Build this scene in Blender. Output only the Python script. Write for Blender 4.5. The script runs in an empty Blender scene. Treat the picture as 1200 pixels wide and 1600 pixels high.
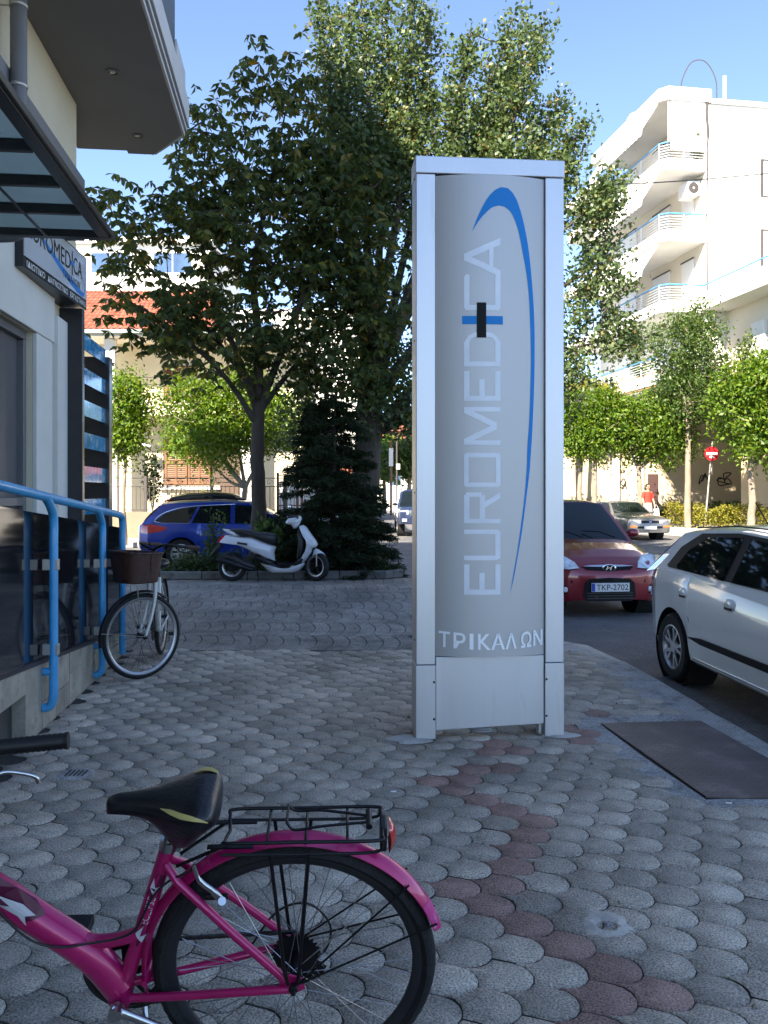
import bpy, bmesh, math, random
import numpy as np
from mathutils import Vector, Matrix

R = math.radians
scene = bpy.context.scene
col = scene.collection
random.seed(7)
rng = np.random.default_rng(11)

# ------------------------------------------------------------------ camera
cam_d = bpy.data.cameras.new('camera')
cam = bpy.data.objects.new('camera', cam_d)
col.objects.link(cam)
cam.location = (0, 0, 1.5)
cam.rotation_euler = (R(90), 0, 0)
cam_d.sensor_width = 36
cam_d.lens = 29.25
cam_d.shift_y = -0.01875
cam_d.clip_start = 0.05
cam_d.clip_end = 2000
scene.camera = cam
scene.render.resolution_x, scene.render.resolution_y = 768, 1024

# ------------------------------------------------------------------ light
SUN_EL, SUN_AZ = R(40), R(207)          # azimuth clockwise from +Y
w = bpy.data.worlds.new('World')
scene.world = w
w.use_nodes = True
nt = w.node_tree
sky = nt.nodes.new('ShaderNodeTexSky')
sky.sky_type = 'NISHITA'
sky.sun_disc = False
sky.sun_elevation = SUN_EL
sky.sun_rotation = SUN_AZ
sky.air_density = 0.9
sky.dust_density = 1.0
sky.altitude = 4000
sky.ozone_density = 2.4
bg = nt.nodes['Background']
bg.inputs['Strength'].default_value = 0.12
nt.links.new(sky.outputs[0], bg.inputs[0])
sun_d = bpy.data.lights.new('sun', 'SUN')
sun_d.energy = 4.8
sun_d.angle = R(0.53)
sun_d.color = (1.0, 0.93, 0.82)
sun = bpy.data.objects.new('sun', sun_d)
col.objects.link(sun)
tosun = Vector((math.sin(SUN_AZ) * math.cos(SUN_EL), math.cos(SUN_AZ) * math.cos(SUN_EL), math.sin(SUN_EL)))
sun.rotation_euler = tosun.to_track_quat('Z', 'Y').to_euler()
sun.location = tosun * 60
vs = scene.view_settings
vs.view_transform = 'Standard'
vs.look = 'None'
vs.gamma = 1
vs.use_curve_mapping = False
vs.exposure = 2.15
vs.use_white_balance = True          # the photo's automatic white balance leans to the shade
vs.white_balance_temperature = 7100
vs.white_balance_tint = 10
scene.cycles.use_denoising = True
scene.cycles.max_bounces = 7
scene.cycles.transparent_max_bounces = 12
scene.cycles.caustics_reflective = False
scene.cycles.caustics_refractive = False

# ------------------------------------------------------------------ helpers
def lin(h):
    h = h.lstrip('#')
    c = [int(h[i:i + 2], 16) / 255 for i in (0, 2, 4)]
    return tuple(x / 12.92 if x <= .04045 else ((x + .055) / 1.055) ** 2.4 for x in c)

def P(x, y, D):
    """photo pixel + depth -> point of the place"""
    return Vector(((x - 600) / 1300 * D, D, 1.5 - (y - 770) / 1300 * D))

MATS = {}
def pmat(name, base, rough=.6, metal=0., var=.12, vscale=6., bump=0., bscale=40., coat=0., spec=.5, dirt_or_glint=None,
         dscale=3., dthr=.55, rnd=0., island=False, stretch=(1, 1, 1), rvar=0., emit=None, fine=0., sheen=0., coords='Object', stain=0.):
    if name in MATS:
        return MATS[name]
    m = bpy.data.materials.new(name)
    m.use_nodes = True
    t = m.node_tree
    n, l = t.nodes, t.links
    b = n['Principled BSDF']
    b.inputs['Roughness'].default_value = rough
    b.inputs['Metallic'].default_value = metal
    b.inputs['Specular IOR Level'].default_value = spec
    b.inputs['Coat Weight'].default_value = coat
    b.inputs['Coat Roughness'].default_value = .04
    tc = n.new('ShaderNodeTexCoord')
    mp = n.new('ShaderNodeMapping')
    mp.inputs['Scale'].default_value = stretch
    if coords == 'World':
        gp = n.new('ShaderNodeNewGeometry'); l.new(gp.outputs['Position'], mp.inputs[0])
    else:
        l.new(tc.outputs[coords], mp.inputs[0])
    no = n.new('ShaderNodeTexNoise')
    no.inputs['Scale'].default_value = vscale
    no.inputs['Detail'].default_value = 6
    no.inputs['Roughness'].default_value = .62
    l.new(mp.outputs[0], no.inputs['Vector'])
    base = tuple(base)
    cr = n.new('ShaderNodeValToRGB')
    cr.color_ramp.elements[0].position = .3
    cr.color_ramp.elements[1].position = .7
    cr.color_ramp.elements[0].color = tuple(c * (1 - var) for c in base) + (1,)
    cr.color_ramp.elements[1].color = tuple(min(1, c * (1 + var)) for c in base) + (1,)
    l.new(no.outputs['Fac'], cr.inputs[0])
    out = cr.outputs[0]
    if rnd:
        oi = n.new('ShaderNodeObjectInfo')
        src = oi.outputs['Random']
        if island:
            ge = n.new('ShaderNodeNewGeometry')
            ad = n.new('ShaderNodeMath'); ad.operation = 'ADD'
            l.new(oi.outputs['Random'], ad.inputs[0]); l.new(ge.outputs['Random Per Island'], ad.inputs[1])
            fr = n.new('ShaderNodeMath'); fr.operation = 'FRACT'
            l.new(ad.outputs[0], fr.inputs[0]); src = fr.outputs[0]
        mr = n.new('ShaderNodeMapRange')
        mr.inputs['To Min'].default_value = 1 - rnd
        mr.inputs['To Max'].default_value = 1 + rnd
        l.new(src, mr.inputs['Value'])
        mx = n.new('ShaderNodeMix'); mx.data_type = 'RGBA'; mx.blend_type = 'MULTIPLY'
        mx.inputs['Factor'].default_value = 1
        l.new(out, mx.inputs['A']); l.new(mr.outputs[0], mx.inputs['B'])
        out = mx.outputs['Result']
    if dirt_or_glint is not None:
        n2 = n.new('ShaderNodeTexNoise')
        n2.inputs['Scale'].default_value = dscale
        n2.inputs['Detail'].default_value = 8
        n2.inputs['Roughness'].default_value = .7
        l.new(mp.outputs[0], n2.inputs['Vector'])
        r2 = n.new('ShaderNodeValToRGB')
        r2.color_ramp.elements[0].position = dthr
        r2.color_ramp.elements[1].position = min(1, dthr + .14)
        l.new(n2.outputs['Fac'], r2.inputs[0])
        mx = n.new('ShaderNodeMix'); mx.data_type = 'RGBA'
        l.new(r2.outputs[0], mx.inputs['Factor']); l.new(out, mx.inputs['A'])
        mx.inputs['B'].default_value = tuple(dirt_or_glint) + (1,)
        out = mx.outputs['Result']
    if fine:
        n3 = n.new('ShaderNodeTexNoise')
        n3.inputs['Scale'].default_value = fine
        n3.inputs['Detail'].default_value = 3
        l.new(mp.outputs[0], n3.inputs['Vector'])
        r3 = n.new('ShaderNodeValToRGB')
        r3.color_ramp.elements[0].position = .36
        r3.color_ramp.elements[0].color = (.5, .5, .5, 1)
        r3.color_ramp.elements[1].position = .5
        r3.color_ramp.elements[1].color = (1, 1, 1, 1)
        e = r3.color_ramp.elements.new(.68); e.color = (1.28, 1.28, 1.28, 1)
        l.new(n3.outputs['Fac'], r3.inputs[0])
        mx = n.new('ShaderNodeMix'); mx.data_type = 'RGBA'; mx.blend_type = 'MULTIPLY'
        mx.inputs['Factor'].default_value = 1
        l.new(out, mx.inputs['A']); l.new(r3.outputs[0], mx.inputs['B'])
        out = mx.outputs['Result']
    if stain:
        n5 = n.new('ShaderNodeTexNoise'); n5.inputs['Scale'].default_value = stain; n5.inputs['Detail'].default_value = 7; n5.inputs['Roughness'].default_value = .65
        gp2 = n.new('ShaderNodeNewGeometry'); l.new(gp2.outputs['Position'], n5.inputs['Vector'])
        m5 = n.new('ShaderNodeMapRange'); m5.inputs['From Min'].default_value = .35; m5.inputs['From Max'].default_value = .65
        m5.inputs['To Min'].default_value = .70; m5.inputs['To Max'].default_value = 1.25
        l.new(n5.outputs['Fac'], m5.inputs['Value'])
        mx = n.new('ShaderNodeMix'); mx.data_type = 'RGBA'; mx.blend_type = 'MULTIPLY'; mx.inputs['Factor'].default_value = 1
        l.new(out, mx.inputs['A']); l.new(m5.outputs[0], mx.inputs['B']); out = mx.outputs['Result']
    l.new(out, b.inputs['Base Color'])
    if rvar:
        mr = n.new('ShaderNodeMapRange')
        mr.inputs['To Min'].default_value = max(.02, rough - rvar)
        mr.inputs['To Max'].default_value = min(1, rough + rvar)
        l.new(no.outputs['Fac'], mr.inputs['Value'])
        l.new(mr.outputs[0], b.inputs['Roughness'])
    if bump:
        n4 = n.new('ShaderNodeTexNoise')
        n4.inputs['Scale'].default_value = bscale
        n4.inputs['Detail'].default_value = 5
        l.new(mp.outputs[0], n4.inputs['Vector'])
        bp = n.new('ShaderNodeBump')
        bp.inputs['Strength'].default_value = bump
        bp.inputs['Distance'].default_value = .02
        l.new(n4.outputs['Fac'], bp.inputs['Height'])
        l.new(bp.outputs[0], b.inputs['Normal'])
    if emit:
        b.inputs['Emission Color'].default_value = tuple(emit[:3]) + (1,)
        b.inputs['Emission Strength'].default_value = emit[3]
    MATS[name] = m
    return m

def leafmat(name, cols, rough=.42, trans=.35, spec=.35):
    m = bpy.data.materials.new(name)
    m.use_nodes = True
    t = m.node_tree
    n, l = t.nodes, t.links
    b = n['Principled BSDF']
    ge = n.new('ShaderNodeNewGeometry')
    cr = n.new('ShaderNodeValToRGB')
    els = cr.color_ramp.elements
    els[0].position, els[0].color = cols[0][0], tuple(cols[0][1]) + (1,)
    els[1].position, els[1].color = cols[-1][0], tuple(cols[-1][1]) + (1,)
    for p, c in cols[1:-1]:
        e = els.new(p); e.color = tuple(c) + (1,)
    l.new(ge.outputs['Random Per Island'], cr.inputs[0])
    l.new(cr.outputs[0], b.inputs['Base Color'])
    b.inputs['Roughness'].default_value = rough
    b.inputs['Specular IOR Level'].default_value = spec
    tr = n.new('ShaderNodeBsdfTranslucent')
    hs = n.new('ShaderNodeHueSaturation')
    hs.inputs['Saturation'].default_value = 1.15
    hs.inputs['Value'].default_value = 1.6
    hs.inputs['Hue'].default_value = .485
    l.new(cr.outputs[0], hs.inputs['Color'])
    l.new(hs.outputs[0], tr.inputs[0])
    ms = n.new('ShaderNodeMixShader')
    ms.inputs[0].default_value = trans
    l.new(b.outputs[0], ms.inputs[1]); l.new(tr.outputs[0], ms.inputs[2])
    l.new(ms.outputs[0], n['Material Output'].inputs[0])
    return m

class MB:
    def __init__(s):
        s.v, s.f = [], []
    def add(s, vs, fs, M=None):
        o = len(s.v)
        if M is not None:
            vs = [M @ Vector(p) for p in vs]
        s.v += [tuple(p) for p in vs]
        s.f += [tuple(i + o for i in f) for f in fs]
        return s
    def hexa(s, p):           # 4 bottom, 4 top
        return s.add(p, [(3, 2, 1, 0), (4, 5, 6, 7), (0, 1, 5, 4), (1, 2, 6, 5), (2, 3, 7, 6), (3, 0, 4, 7)])
    def box(s, x0, x1, y0, y1, z0, z1, M=None):
        p = [(x0, y0, z0), (x1, y0, z0), (x1, y1, z0), (x0, y1, z0), (x0, y0, z1), (x1, y0, z1), (x1, y1, z1), (x0, y1, z1)]
        if M is not None:
            p = [M @ Vector(q) for q in p]
        return s.hexa(p)
    def tube(s, pts, r, n=8, cap=True, closed=False, flat=1.0):
        pts = [Vector(p) for p in pts]
        k = len(pts)
        rs = [r] * k if not hasattr(r, '__len__') else list(r)
        tg = []
        for i in range(k):
            a = pts[(i - 1) % k] if (closed or i > 0) else pts[i]
            b = pts[(i + 1) % k] if (closed or i < k - 1) else pts[i]
            t = (b - a)
            tg.append(t.normalized() if t.length > 1e-9 else Vector((0, 0, 1)))
        up = Vector((0, 0, 1)) if abs(tg[0].z) < .9 else Vector((1, 0, 0))
        nrm = (up - tg[0] * up.dot(tg[0])).normalized()
        vs = []
        for i in range(k):
            nrm = (nrm - tg[i] * nrm.dot(tg[i]))
            nrm = nrm.normalized() if nrm.length > 1e-6 else tg[i].orthogonal().normalized()
            bi = tg[i].cross(nrm)
            for j in range(n):
                a = 2 * math.pi * j / n
                vs.append(pts[i] + nrm * (math.cos(a) * rs[i]) + bi * (math.sin(a) * rs[i] * flat))
        fs = []
        for i in range(k if closed else k - 1):
            i2 = (i + 1) % k
            for j in range(n):
                j2 = (j + 1) % n
                fs.append((i * n + j, i * n + j2, i2 * n + j2, i2 * n + j))
        if cap and not closed:
            fs.append(tuple(range(n - 1, -1, -1)))
            fs.append(tuple((k - 1) * n + j for j in range(n)))
        return s.add(vs, fs)
    def lathe(s, prof, n=24, M=None, closed=False, a0=0., a1=2 * math.pi):
        full = abs(a1 - a0 - 2 * math.pi) < 1e-6
        m = n if full else n + 1
        vs = []
        for i in range(m):
            a = a0 + (a1 - a0) * i / n
            for r_, z_ in prof:
                vs.append((r_ * math.cos(a), r_ * math.sin(a), z_))
        k = len(prof)
        fs = []
        for i in range(n):
            i2 = (i + 1) % m
            for j in range(k if closed else k - 1):
                j2 = (j + 1) % k
                fs.append((i * k + j, i2 * k + j, i2 * k + j2, i * k + j2))
        return s.add(vs, fs, M)
    def prism(s, poly, h, M=None):    # polygon in xy, extruded 0..h
        k = len(poly)
        vs = [(p[0], p[1], 0) for p in poly] + [(p[0], p[1], h) for p in poly]
        fs = [tuple(range(k - 1, -1, -1)), tuple(range(k, 2 * k))] + [(i, (i + 1) % k, k + (i + 1) % k, k + i) for i in range(k)]
        return s.add(vs, fs, M)
    def grid(s, rows, closed_u=False):
        a, b = len(rows), len(rows[0])
        vs = [p for r_ in rows for p in r_]
        fs = [(i * b + j, i * b + j + 1, ((i + 1) % a) * b + j + 1, ((i + 1) % a) * b + j) for i in range(a if closed_u else a - 1) for j in range(b - 1)]
        return s.add(vs, fs)
    def ball(s, c, r, nu=14, nv=9, M=None):
        r = (r, r, r) if not hasattr(r, '__len__') else r
        vs, fs = [], []
        for i in range(nv + 1):
            t = math.pi * i / nv
            for j in range(nu):
                a = 2 * math.pi * j / nu
                vs.append((c[0] + r[0] * math.sin(t) * math.cos(a), c[1] + r[1] * math.sin(t) * math.sin(a), c[2] + r[2] * math.cos(t)))
        for i in range(nv):
            for j in range(nu):
                fs.append((i * nu + j, (i + 1) * nu + j, (i + 1) * nu + (j + 1) % nu, i * nu + (j + 1) % nu))
        return s.add(vs, fs, M)
    def build(s, name, mat, parent=None, smooth=None, bevel=0, world=False, recalc=True, bseg=2):
        me = bpy.data.meshes.new(name)
        v = s.v
        if world and parent is not None:
            W = Matrix.Identity(4)
            q = parent
            while q is not None:
                W = q.matrix_basis @ W
                q = q.parent
            Wi = W.inverted()
            v = [tuple(Wi @ Vector(p)) for p in v]
        me.from_pydata(v, [], s.f)
        if recalc:
            bm = bmesh.new(); bm.from_mesh(me)
            bmesh.ops.remove_doubles(bm, verts=bm.verts, dist=1e-5)
            bmesh.ops.recalc_face_normals(bm, faces=bm.faces)
            bm.to_mesh(me); bm.free()
        if smooth:
            me.polygons.foreach_set('use_smooth', [True] * len(me.polygons))
            me.set_sharp_from_angle(angle=R(smooth))
        me.materials.append(mat)
        o = bpy.data.objects.new(name, me)
        col.objects.link(o)
        if parent is not None:
            o.parent = parent
        if bevel:
            md = o.modifiers.new('bevel', 'BEVEL')
            md.width = bevel; md.segments = bseg; md.limit_method = 'ANGLE'; md.angle_limit = R(40)
        return o

def tag(o, label, cat, group=None, kind=None):
    if label: o['label'] = label
    if cat: o['category'] = cat
    if group: o['group'] = group
    if kind: o['kind'] = kind
    return o

def thing(name, label, cat, loc=(0, 0, 0), rz=0., group=None):
    o = bpy.data.objects.new(name, None)
    col.objects.link(o)
    o.location = loc
    o.rotation_euler = (0, 0, rz)
    o.empty_display_size = .1
    return tag(o, label, cat, group)

def structure(o):
    o['kind'] = 'structure'
    return o

def copy_tree(o, parent=None):
    c = o.copy()
    col.objects.link(c)
    c.parent = parent
    for ch in o.children:
        copy_tree(ch, c)
    return c

def text_geo(s, size=1., off=0., space=1.):
    cu = bpy.data.curves.new('t', 'FONT')
    cu.body = s; cu.size = size; cu.offset = off; cu.space_character = space
    cu.resolution_u = 3
    o = bpy.data.objects.new('t', cu)
    col.objects.link(o)
    dg = bpy.context.evaluated_depsgraph_get()
    me = bpy.data.meshes.new_from_object(o.evaluated_get(dg))
    bm = bmesh.new(); bm.from_mesh(me); bmesh.ops.triangulate(bm, faces=bm.faces); bm.to_mesh(me); bm.free()
    vs = [tuple(v.co) for v in me.vertices]
    fs = [tuple(p.vertices) for p in me.polygons]
    bpy.data.objects.remove(o); bpy.data.meshes.remove(me); bpy.data.curves.remove(cu)
    xs = [v[0] for v in vs]; ys = [v[1] for v in vs]
    x0, x1, y0, y1 = min(xs), max(xs), min(ys), max(ys)
    vs = [((v[0] - x0) / (x1 - x0), (v[1] - y0) / (y1 - y0)) for v in vs]
    return vs, fs

def text_on(name, s, fn, mat, parent, off=0., world=False):
    """fn(u, v) maps the 0..1 text box onto a surface"""
    vs, fs = text_geo(s, off=off)
    mb = MB()
    mb.add([fn(u, v) for u, v in vs], fs)
    return mb.build(name, mat, parent, world=world, recalc=False)

def frame(o, x, y):           # matrix from origin, x axis, y axis
    x = Vector(x).normalized(); y = Vector(y)
    z = x.cross(y).normalized(); y = z.cross(x)
    M = Matrix.Identity(4)
    for i, a in enumerate((x, y, z)):
        for j in range(3):
            M[j][i] = a[j]
    M.translation = Vector(o)
    return M

def arc(c, r, a0, a1, n, fn=None):
    out = []
    for i in range(n + 1):
        a = a0 + (a1 - a0) * i / n
        out.append((c[0] + r * math.cos(a), c[1] + r * math.sin(a)))
    return out

def smoothpath(pts, n=6):      # catmull-rom
    p = [Vector(q) for q in pts]
    p = [p[0] * 2 - p[1]] + p + [p[-1] * 2 - p[-2]]
    out = []
    for i in range(1, len(p) - 2):
        for k in range(n):
            t = k / n
            a, b, c, d = p[i - 1], p[i], p[i + 1], p[i + 2]
            out.append(.5 * ((2 * b) + (c - a) * t + (2 * a - 5 * b + 4 * c - d) * t * t + (3 * b - a - 3 * c + d) * t ** 3))
    out.append(p[-2])
    return out
# ------------------------------------------------------------------ ground
M_ASPH = pmat('asphalt', (.10, .10, .105), .85, var=.3, vscale=1.2, bump=.5, bscale=60, dirt_or_glint=(.17, .165, .155), dscale=.8, dthr=.52, fine=90)
M_CONC = pmat('concrete', (.36, .345, .325), .85, var=.2, vscale=4, bump=.35, bscale=50, dirt_or_glint=(.17, .165, .16), dscale=5, dthr=.52, fine=120)
M_BED = pmat('joint_dirt', (.04, .036, .031), .95, var=.3, vscale=12, bump=.4, bscale=80, dirt_or_glint=(.08, .09, .05), dscale=6, dthr=.6)
M_PAV = pmat('paver_grey', (.48, .41, .33), .85, var=.22, vscale=10, bump=.7, bscale=110, dirt_or_glint=(.10, .092, .085), dscale=40, dthr=.60, rnd=.24, island=True, fine=150, coords='World', stain=1.1)
M_PAVR = pmat('paver_red', (.38, .235, .19), .85, var=.22, vscale=10, bump=.6, bscale=120, dirt_or_glint=(.11, .075, .07), dscale=48, dthr=.6, rnd=.15, island=True, fine=150, coords='World', stain=1.1)
M_DRV = pmat('paver_dark', (.27, .242, .21), .8, var=.28, vscale=1.5, bump=.3, bscale=60, dirt_or_glint=(.16, .148, .135), dscale=2.5, dthr=.5, rnd=.12, fine=60, coords='World', stain=.7)
M_LITP = pmat('far_pavement', (.36, .35, .33), .9, var=.15, vscale=2, bump=.2, bscale=30)

ROAD = -.15
def kerb_x(y): return 2.62 - .062 * y
def wall_x(y): return -1.6 - .108 * y

road = structure(MB().add([(-300, -80, ROAD), (300, -80, ROAD), (300, 500, ROAD), (-300, 500, ROAD)], [(0, 1, 2, 3)]).build('road', M_ASPH))

PY1 = 7.95
bed = MB()
BZ = -.0068
yl = [-9, -4, 0, 2, 4, 6, PY1]
poly = [(wall_x(y) - .3, y) for y in yl] + [(1.30, PY1), (1.65, 7.6), (2.0, 7.1)] + [(kerb_x(y) - .02, y) for y in reversed(yl[:-1])]
bed.prism(poly, .2, Matrix.Translation((0, 0, BZ - .2)))
pavement = structure(bed.build('pavement', M_BED))

# kerb: cement band with a worn edge
kb = MB()
rows = []
yy = [-9 + i * .35 for i in range(48)]
yy = [y for y in yy if y < 7.3] + [7.4]
for y in yy:
    j = .008 * math.sin(y * 3.1) + .006 * math.sin(y * 9.7)
    xk = kerb_x(y) + j
    xi = xk - .30 - .05 * math.sin(y * 1.7) - .03 * math.sin(y * 5.3)
    rows.append([(xi - .04, y, -.02), (xi + .01, y, -.004), (xk - .03, y, .003), (xk - .006, y, -.006), (xk, y, -.03), (xk + .012, y, ROAD - .02)])
kb.grid(rows)
kerb = structure(kb.build('kerb', M_CONC, smooth=50))

# ramped cement apron where the pavement drops to the road
ap = MB()
A = [(.36, 7.94), (1.0, 7.92), (1.50, 7.80), (1.80, 7.60), (2.05, 7.20)]
B = [(.36, 8.2), (.95, 8.75), (1.75, 9.0), (2.1, 8.6), (2.26, 7.6)]
ap.grid([[(a[0], a[1], -.002), ((a[0] + b[0]) / 2, (a[1] + b[1]) / 2, -.03), (b[0], b[1], -.075), (b[0] + .05, b[1] + .08, ROAD - .02)] for a, b in zip(A, B)])
structure(ap.build('apron', M_CONC, smooth=50))

# ---- fish-scale pavers
PU = Vector((math.sin(R(22)), math.cos(R(22))))      # along a column
PV = Vector((math.cos(R(22)), -math.sin(R(22))))     # towards the rounded heads
PP, PS = .167, .154
HB, HA = PP / 2, .078
def paver_outline(gap):
    b, a = HB - gap, HA - gap * .6
    pts = []
    for i in range(9):                                  # head
        t = math.pi / 2 - math.pi * i / 8
        pts.append((a * math.cos(t), b * math.sin(t)))
    x0 = -PS
    ln = [(math.pi / 2 * i / 4) for i in range(5)]
    lo = [(x0 + HA * math.cos(t) + gap, -HB + HB * math.sin(t)) for t in ln]
    lo = [(p[0], max(p[1], -b)) for p in lo]
    up = [(p[0], -p[1]) for p in reversed(lo)][1:]
    return pts + lo + up
def paver_geo(seed):
    rr = random.Random(seed)
    o1, o2 = paver_outline(.0019), paver_outline(.0076)
    n = len(o1)
    cx = -.035
    o2 = [((p[0] - cx) * .985 + cx, p[1] * .985) for p in o2]
    vs = [(p[0] + rr.uniform(-.001, .001), p[1] + rr.uniform(-.001, .001), -.0062) for p in o1]
    vs += [(p[0], p[1], -.0010 + rr.uniform(-.0005, .0005)) for p in o2]
    vs.append((cx, 0, .0008))
    fs = [(i, (i + 1) % n, n + (i + 1) % n, n + i) for i in range(n)]
    fs += [(n + i, n + (i + 1) % n, 2 * n) for i in range(n)]
    return vs, fs
PVAR = [paver_geo(i) for i in range(6)]
def paver_mesh(k, mat):
    me = bpy.data.meshes.new('paver')
    me.from_pydata(PVAR[k][0], [], PVAR[k][1])
    me.polygons.foreach_set('use_smooth', [True] * len(me.polygons))
    me.set_sharp_from_angle(angle=R(60))
    me.materials.append(mat)
    return me
PMESH = {(k, m): paver_mesh(k, mt) for k in range(6) for m, mt in (('g', M_PAV), ('r', M_PAVR))}
PLATE = [(1.413, 5.41), (2.078, 5.468), (2.24, 4.08), (1.587, 4.10)]
def in_plate(x, y, g=.11):
    n = len(PLATE)
    for i in range(n):
        ax, ay = PLATE[i]; bx, by = PLATE[(i + 1) % n]
        ex, ey = bx - ax, by - ay
        if ((x - ax) * ey - (y - ay) * ex) / math.hypot(ex, ey) < -g:
            return False
    return True
redpx = [(660, 1225), (700, 1235), (725, 1220), (745, 1255), (795, 1270), (845, 1285), (825, 1307), (810, 1332), (800, 1352), (780, 1385),
         (720, 1392), (775, 1415), (835, 1445), (905, 1475), (975, 1500), (965, 1550), (950, 1590), (700, 1238), (770, 1170), (800, 1178),
         (885, 1140), (905, 1147), (925, 1155), (940, 1118), (1045, 1122), (760, 1200), (730, 1205), (905, 1500), (1000, 1530), (960, 1620), (760, 1162)]
redpt = [(p.x, p.y) for p in (P(x, y, 1950 / (y - 770)) for x, y in redpx)]
HOLE = P(948, 1447, 1950 / 677)
spots = []
for i in range(-45, 60):
    for j in range(-45, 80):
        q = PV * (i * PS) + PU * ((j + .5 * (i % 2)) * PP)
        x, y = q.x + .02, q.y + .03
        if not (1.1 < y < PY1 - .015): continue
        if x < wall_x(y) + .03 or x > kerb_x(y) - .27: continue
        if abs(x) > .5 * y + .35: continue
        if in_plate(x, y): continue
        if math.hypot(x - .03 - HOLE.x, y - HOLE.y) < .075: continue
        spots.append((x, y))
red = set()
for rx, ry in redpt:
    k = min(range(len(spots)), key=lambda i: math.hypot(spots[i][0] - .04 - rx, spots[i][1] - ry))
    if math.hypot(spots[k][0] - rx, spots[k][1] - ry) < .2: red.add(k)
vis = [k for k, (x, y) in enumerate(spots) if y > 2.28 and abs(x) < .4615 * y + .08]
single = set(sorted(vis, key=lambda k: math.hypot(*spots[k]))[:300])
pang = math.atan2(PV.y, PV.x)
rest_g, rest_r = MB(), MB()
for k, (x, y) in enumerate(spots):
    v = random.randrange(6)
    M = Matrix.Translation((x, y, random.uniform(-.0015, .0015))) @ Matrix.Rotation(pang + random.uniform(-.02, .02), 4, 'Z') \
        @ Matrix.Rotation(random.gauss(0, .012), 4, 'X') @ Matrix.Rotation(random.gauss(0, .012), 4, 'Y')
    if k in single:
        o = bpy.data.objects.new('paver', PMESH[(v, 'r' if k in red else 'g')])
        o.matrix_basis = M
        col.objects.link(o)
        o.parent = pavement
    else:
        (rest_r if k in red else rest_g).add(PVAR[v][0], PVAR[v][1], M)
for mb, mt, nm in ((rest_g, M_PAV, 'paver_field'), (rest_r, M_PAVR, 'red_paver_field')):
    if mb.v:
        o = mb.build(nm, mt, pavement, smooth=60, recalc=False)
        o['kind'] = 'stuff'

# ---- driveway of long curved pavers beyond the pavement
dv = MB()
dv.prism([(-5.2, PY1 + .005), (.3, PY1 + .005), (.9, 8.75), (1.85, 9.1), (1.95, 10.2), (1.2, 14.9), (-5.6, 14.9)], .15, Matrix.Translation((0, 0, -.165)))
driveway = structure(dv.build('driveway', pmat('driveway_bed', (.03, .028, .026), .95, var=.3, vscale=5)))
y0 = PY1 + .004
row = 0
DM = {}
while y0 < 14.5:
    h = .82 + .05 * row
    wdt = .168
    bulge = .085
    if row not in DM:
        n = 10
        L_, R_ = [], []
        for i in range(n + 1):
            t = -1 + 2 * i / n
            b = bulge * (1 - t * t)
            L_.append((b + .004, t * (h / 2 - .004)))
            R_.append((b + wdt - .004, t * (h / 2 - .004)))
        o1 = L_ + R_[::-1]
        vs = [(p[0], p[1], -.013) for p in o1]
        ins = [(p[0] + .005, p[1] * .99) for p in L_] + [(p[0] - .005, p[1] * .99) for p in R_[::-1]]
        vs += [(p[0], p[1], -.006) for p in ins]
        m = len(o1)
        fs = [(i, (i + 1) % m, m + (i + 1) % m, m + i) for i in range(m)]
        fs += [(m + i, m + i + 1, 2 * m - 2 - i, 2 * m - 1 - i) for i in range(n)]
        me = bpy.data.meshes.new('paver'); me.from_pydata(vs, [], fs); me.materials.append(M_DRV)
        DM[row] = me
    x = -5.3 + (row % 2) * .08
    while x < 1.95:
        yc = y0 + h / 2
        ok = not (x > .14 and yc < 9.0) and not (x > 1.55 - .14 * (yc - 10) and yc > 10.2) and x < 1.62 and x > -.36 * yc - 1.1
        if ok:
            o = bpy.data.objects.new('paver', DM[row]); col.objects.link(o); o.parent = driveway
            o.location = (x, yc, random.uniform(-.0012, .0006))
        x += wdt
    y0 += h; row += 1

# ---- far pavements across the street (sunlit)
fp = MB()
fp.prism([(4.2, 33.3), (10.6, 33.1), (11.6, 29.6), (60, 28.4), (60, 70), (.6, 70), (2.0, 48)], .22, Matrix.Translation((0, 0, ROAD)))
structure(fp.build('far_pavement', M_LITP, bevel=.02))
fp = MB()
fp.prism([(-40, 25.4), (-1.5, 24.9), (-2.2, 60), (-40, 60)], .16, Matrix.Translation((0, 0, ROAD)))
structure(fp.build('house_pavement', M_LITP, bevel=.02))
# ------------------------------------------------------------------ building on the left
M_CREAM = pmat('cream_render', (.60, .55, .42), .9, var=.06, vscale=1.2, bump=.12, bscale=60, dirt_or_glint=(.42, .37, .27), dscale=1.4, dthr=.62)
M_WHITEW = pmat('white_render', (.62, .62, .58), .85, var=.05, vscale=2, bump=.1, bscale=60)
M_GREYP = pmat('grey_paint', (.165, .165, .175), .6, var=.06, vscale=2)
M_SOFF = pmat('soffit_grey', (.20, .195, .19), .8, var=.05, vscale=1.5)
M_FASC = pmat('fascia_light', (.52, .52, .52), .6, var=.05, vscale=3)
M_DKMET = pmat('dark_metal', (.022, .023, .026), .35, metal=.2, var=.2, vscale=5)
M_BLKGL = pmat('black_polished_stone', (.010, .011, .014), .06, var=.2, vscale=3, spec=.6)
M_STONE = pmat('plinth_stone', (.30, .275, .22), .8, var=.25, vscale=5, bump=.3, bscale=40, dirt_or_glint=(.14, .13, .105), dscale=6, dthr=.56, rnd=.15)
M_BLUE = pmat('blue_rail_paint', (.035, .30, .58), .38, var=.12, vscale=8, bump=.1, bscale=60, dirt_or_glint=(.03, .10, .17), dscale=9, dthr=.63, coat=.2)
M_PIPE = pmat('grey_pipe', (.13, .13, .135), .5, var=.1, vscale=5)
M_CLIP = pmat('clip_metal', (.42, .41, .38), .4, metal=.6, var=.1, vscale=20)
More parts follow.
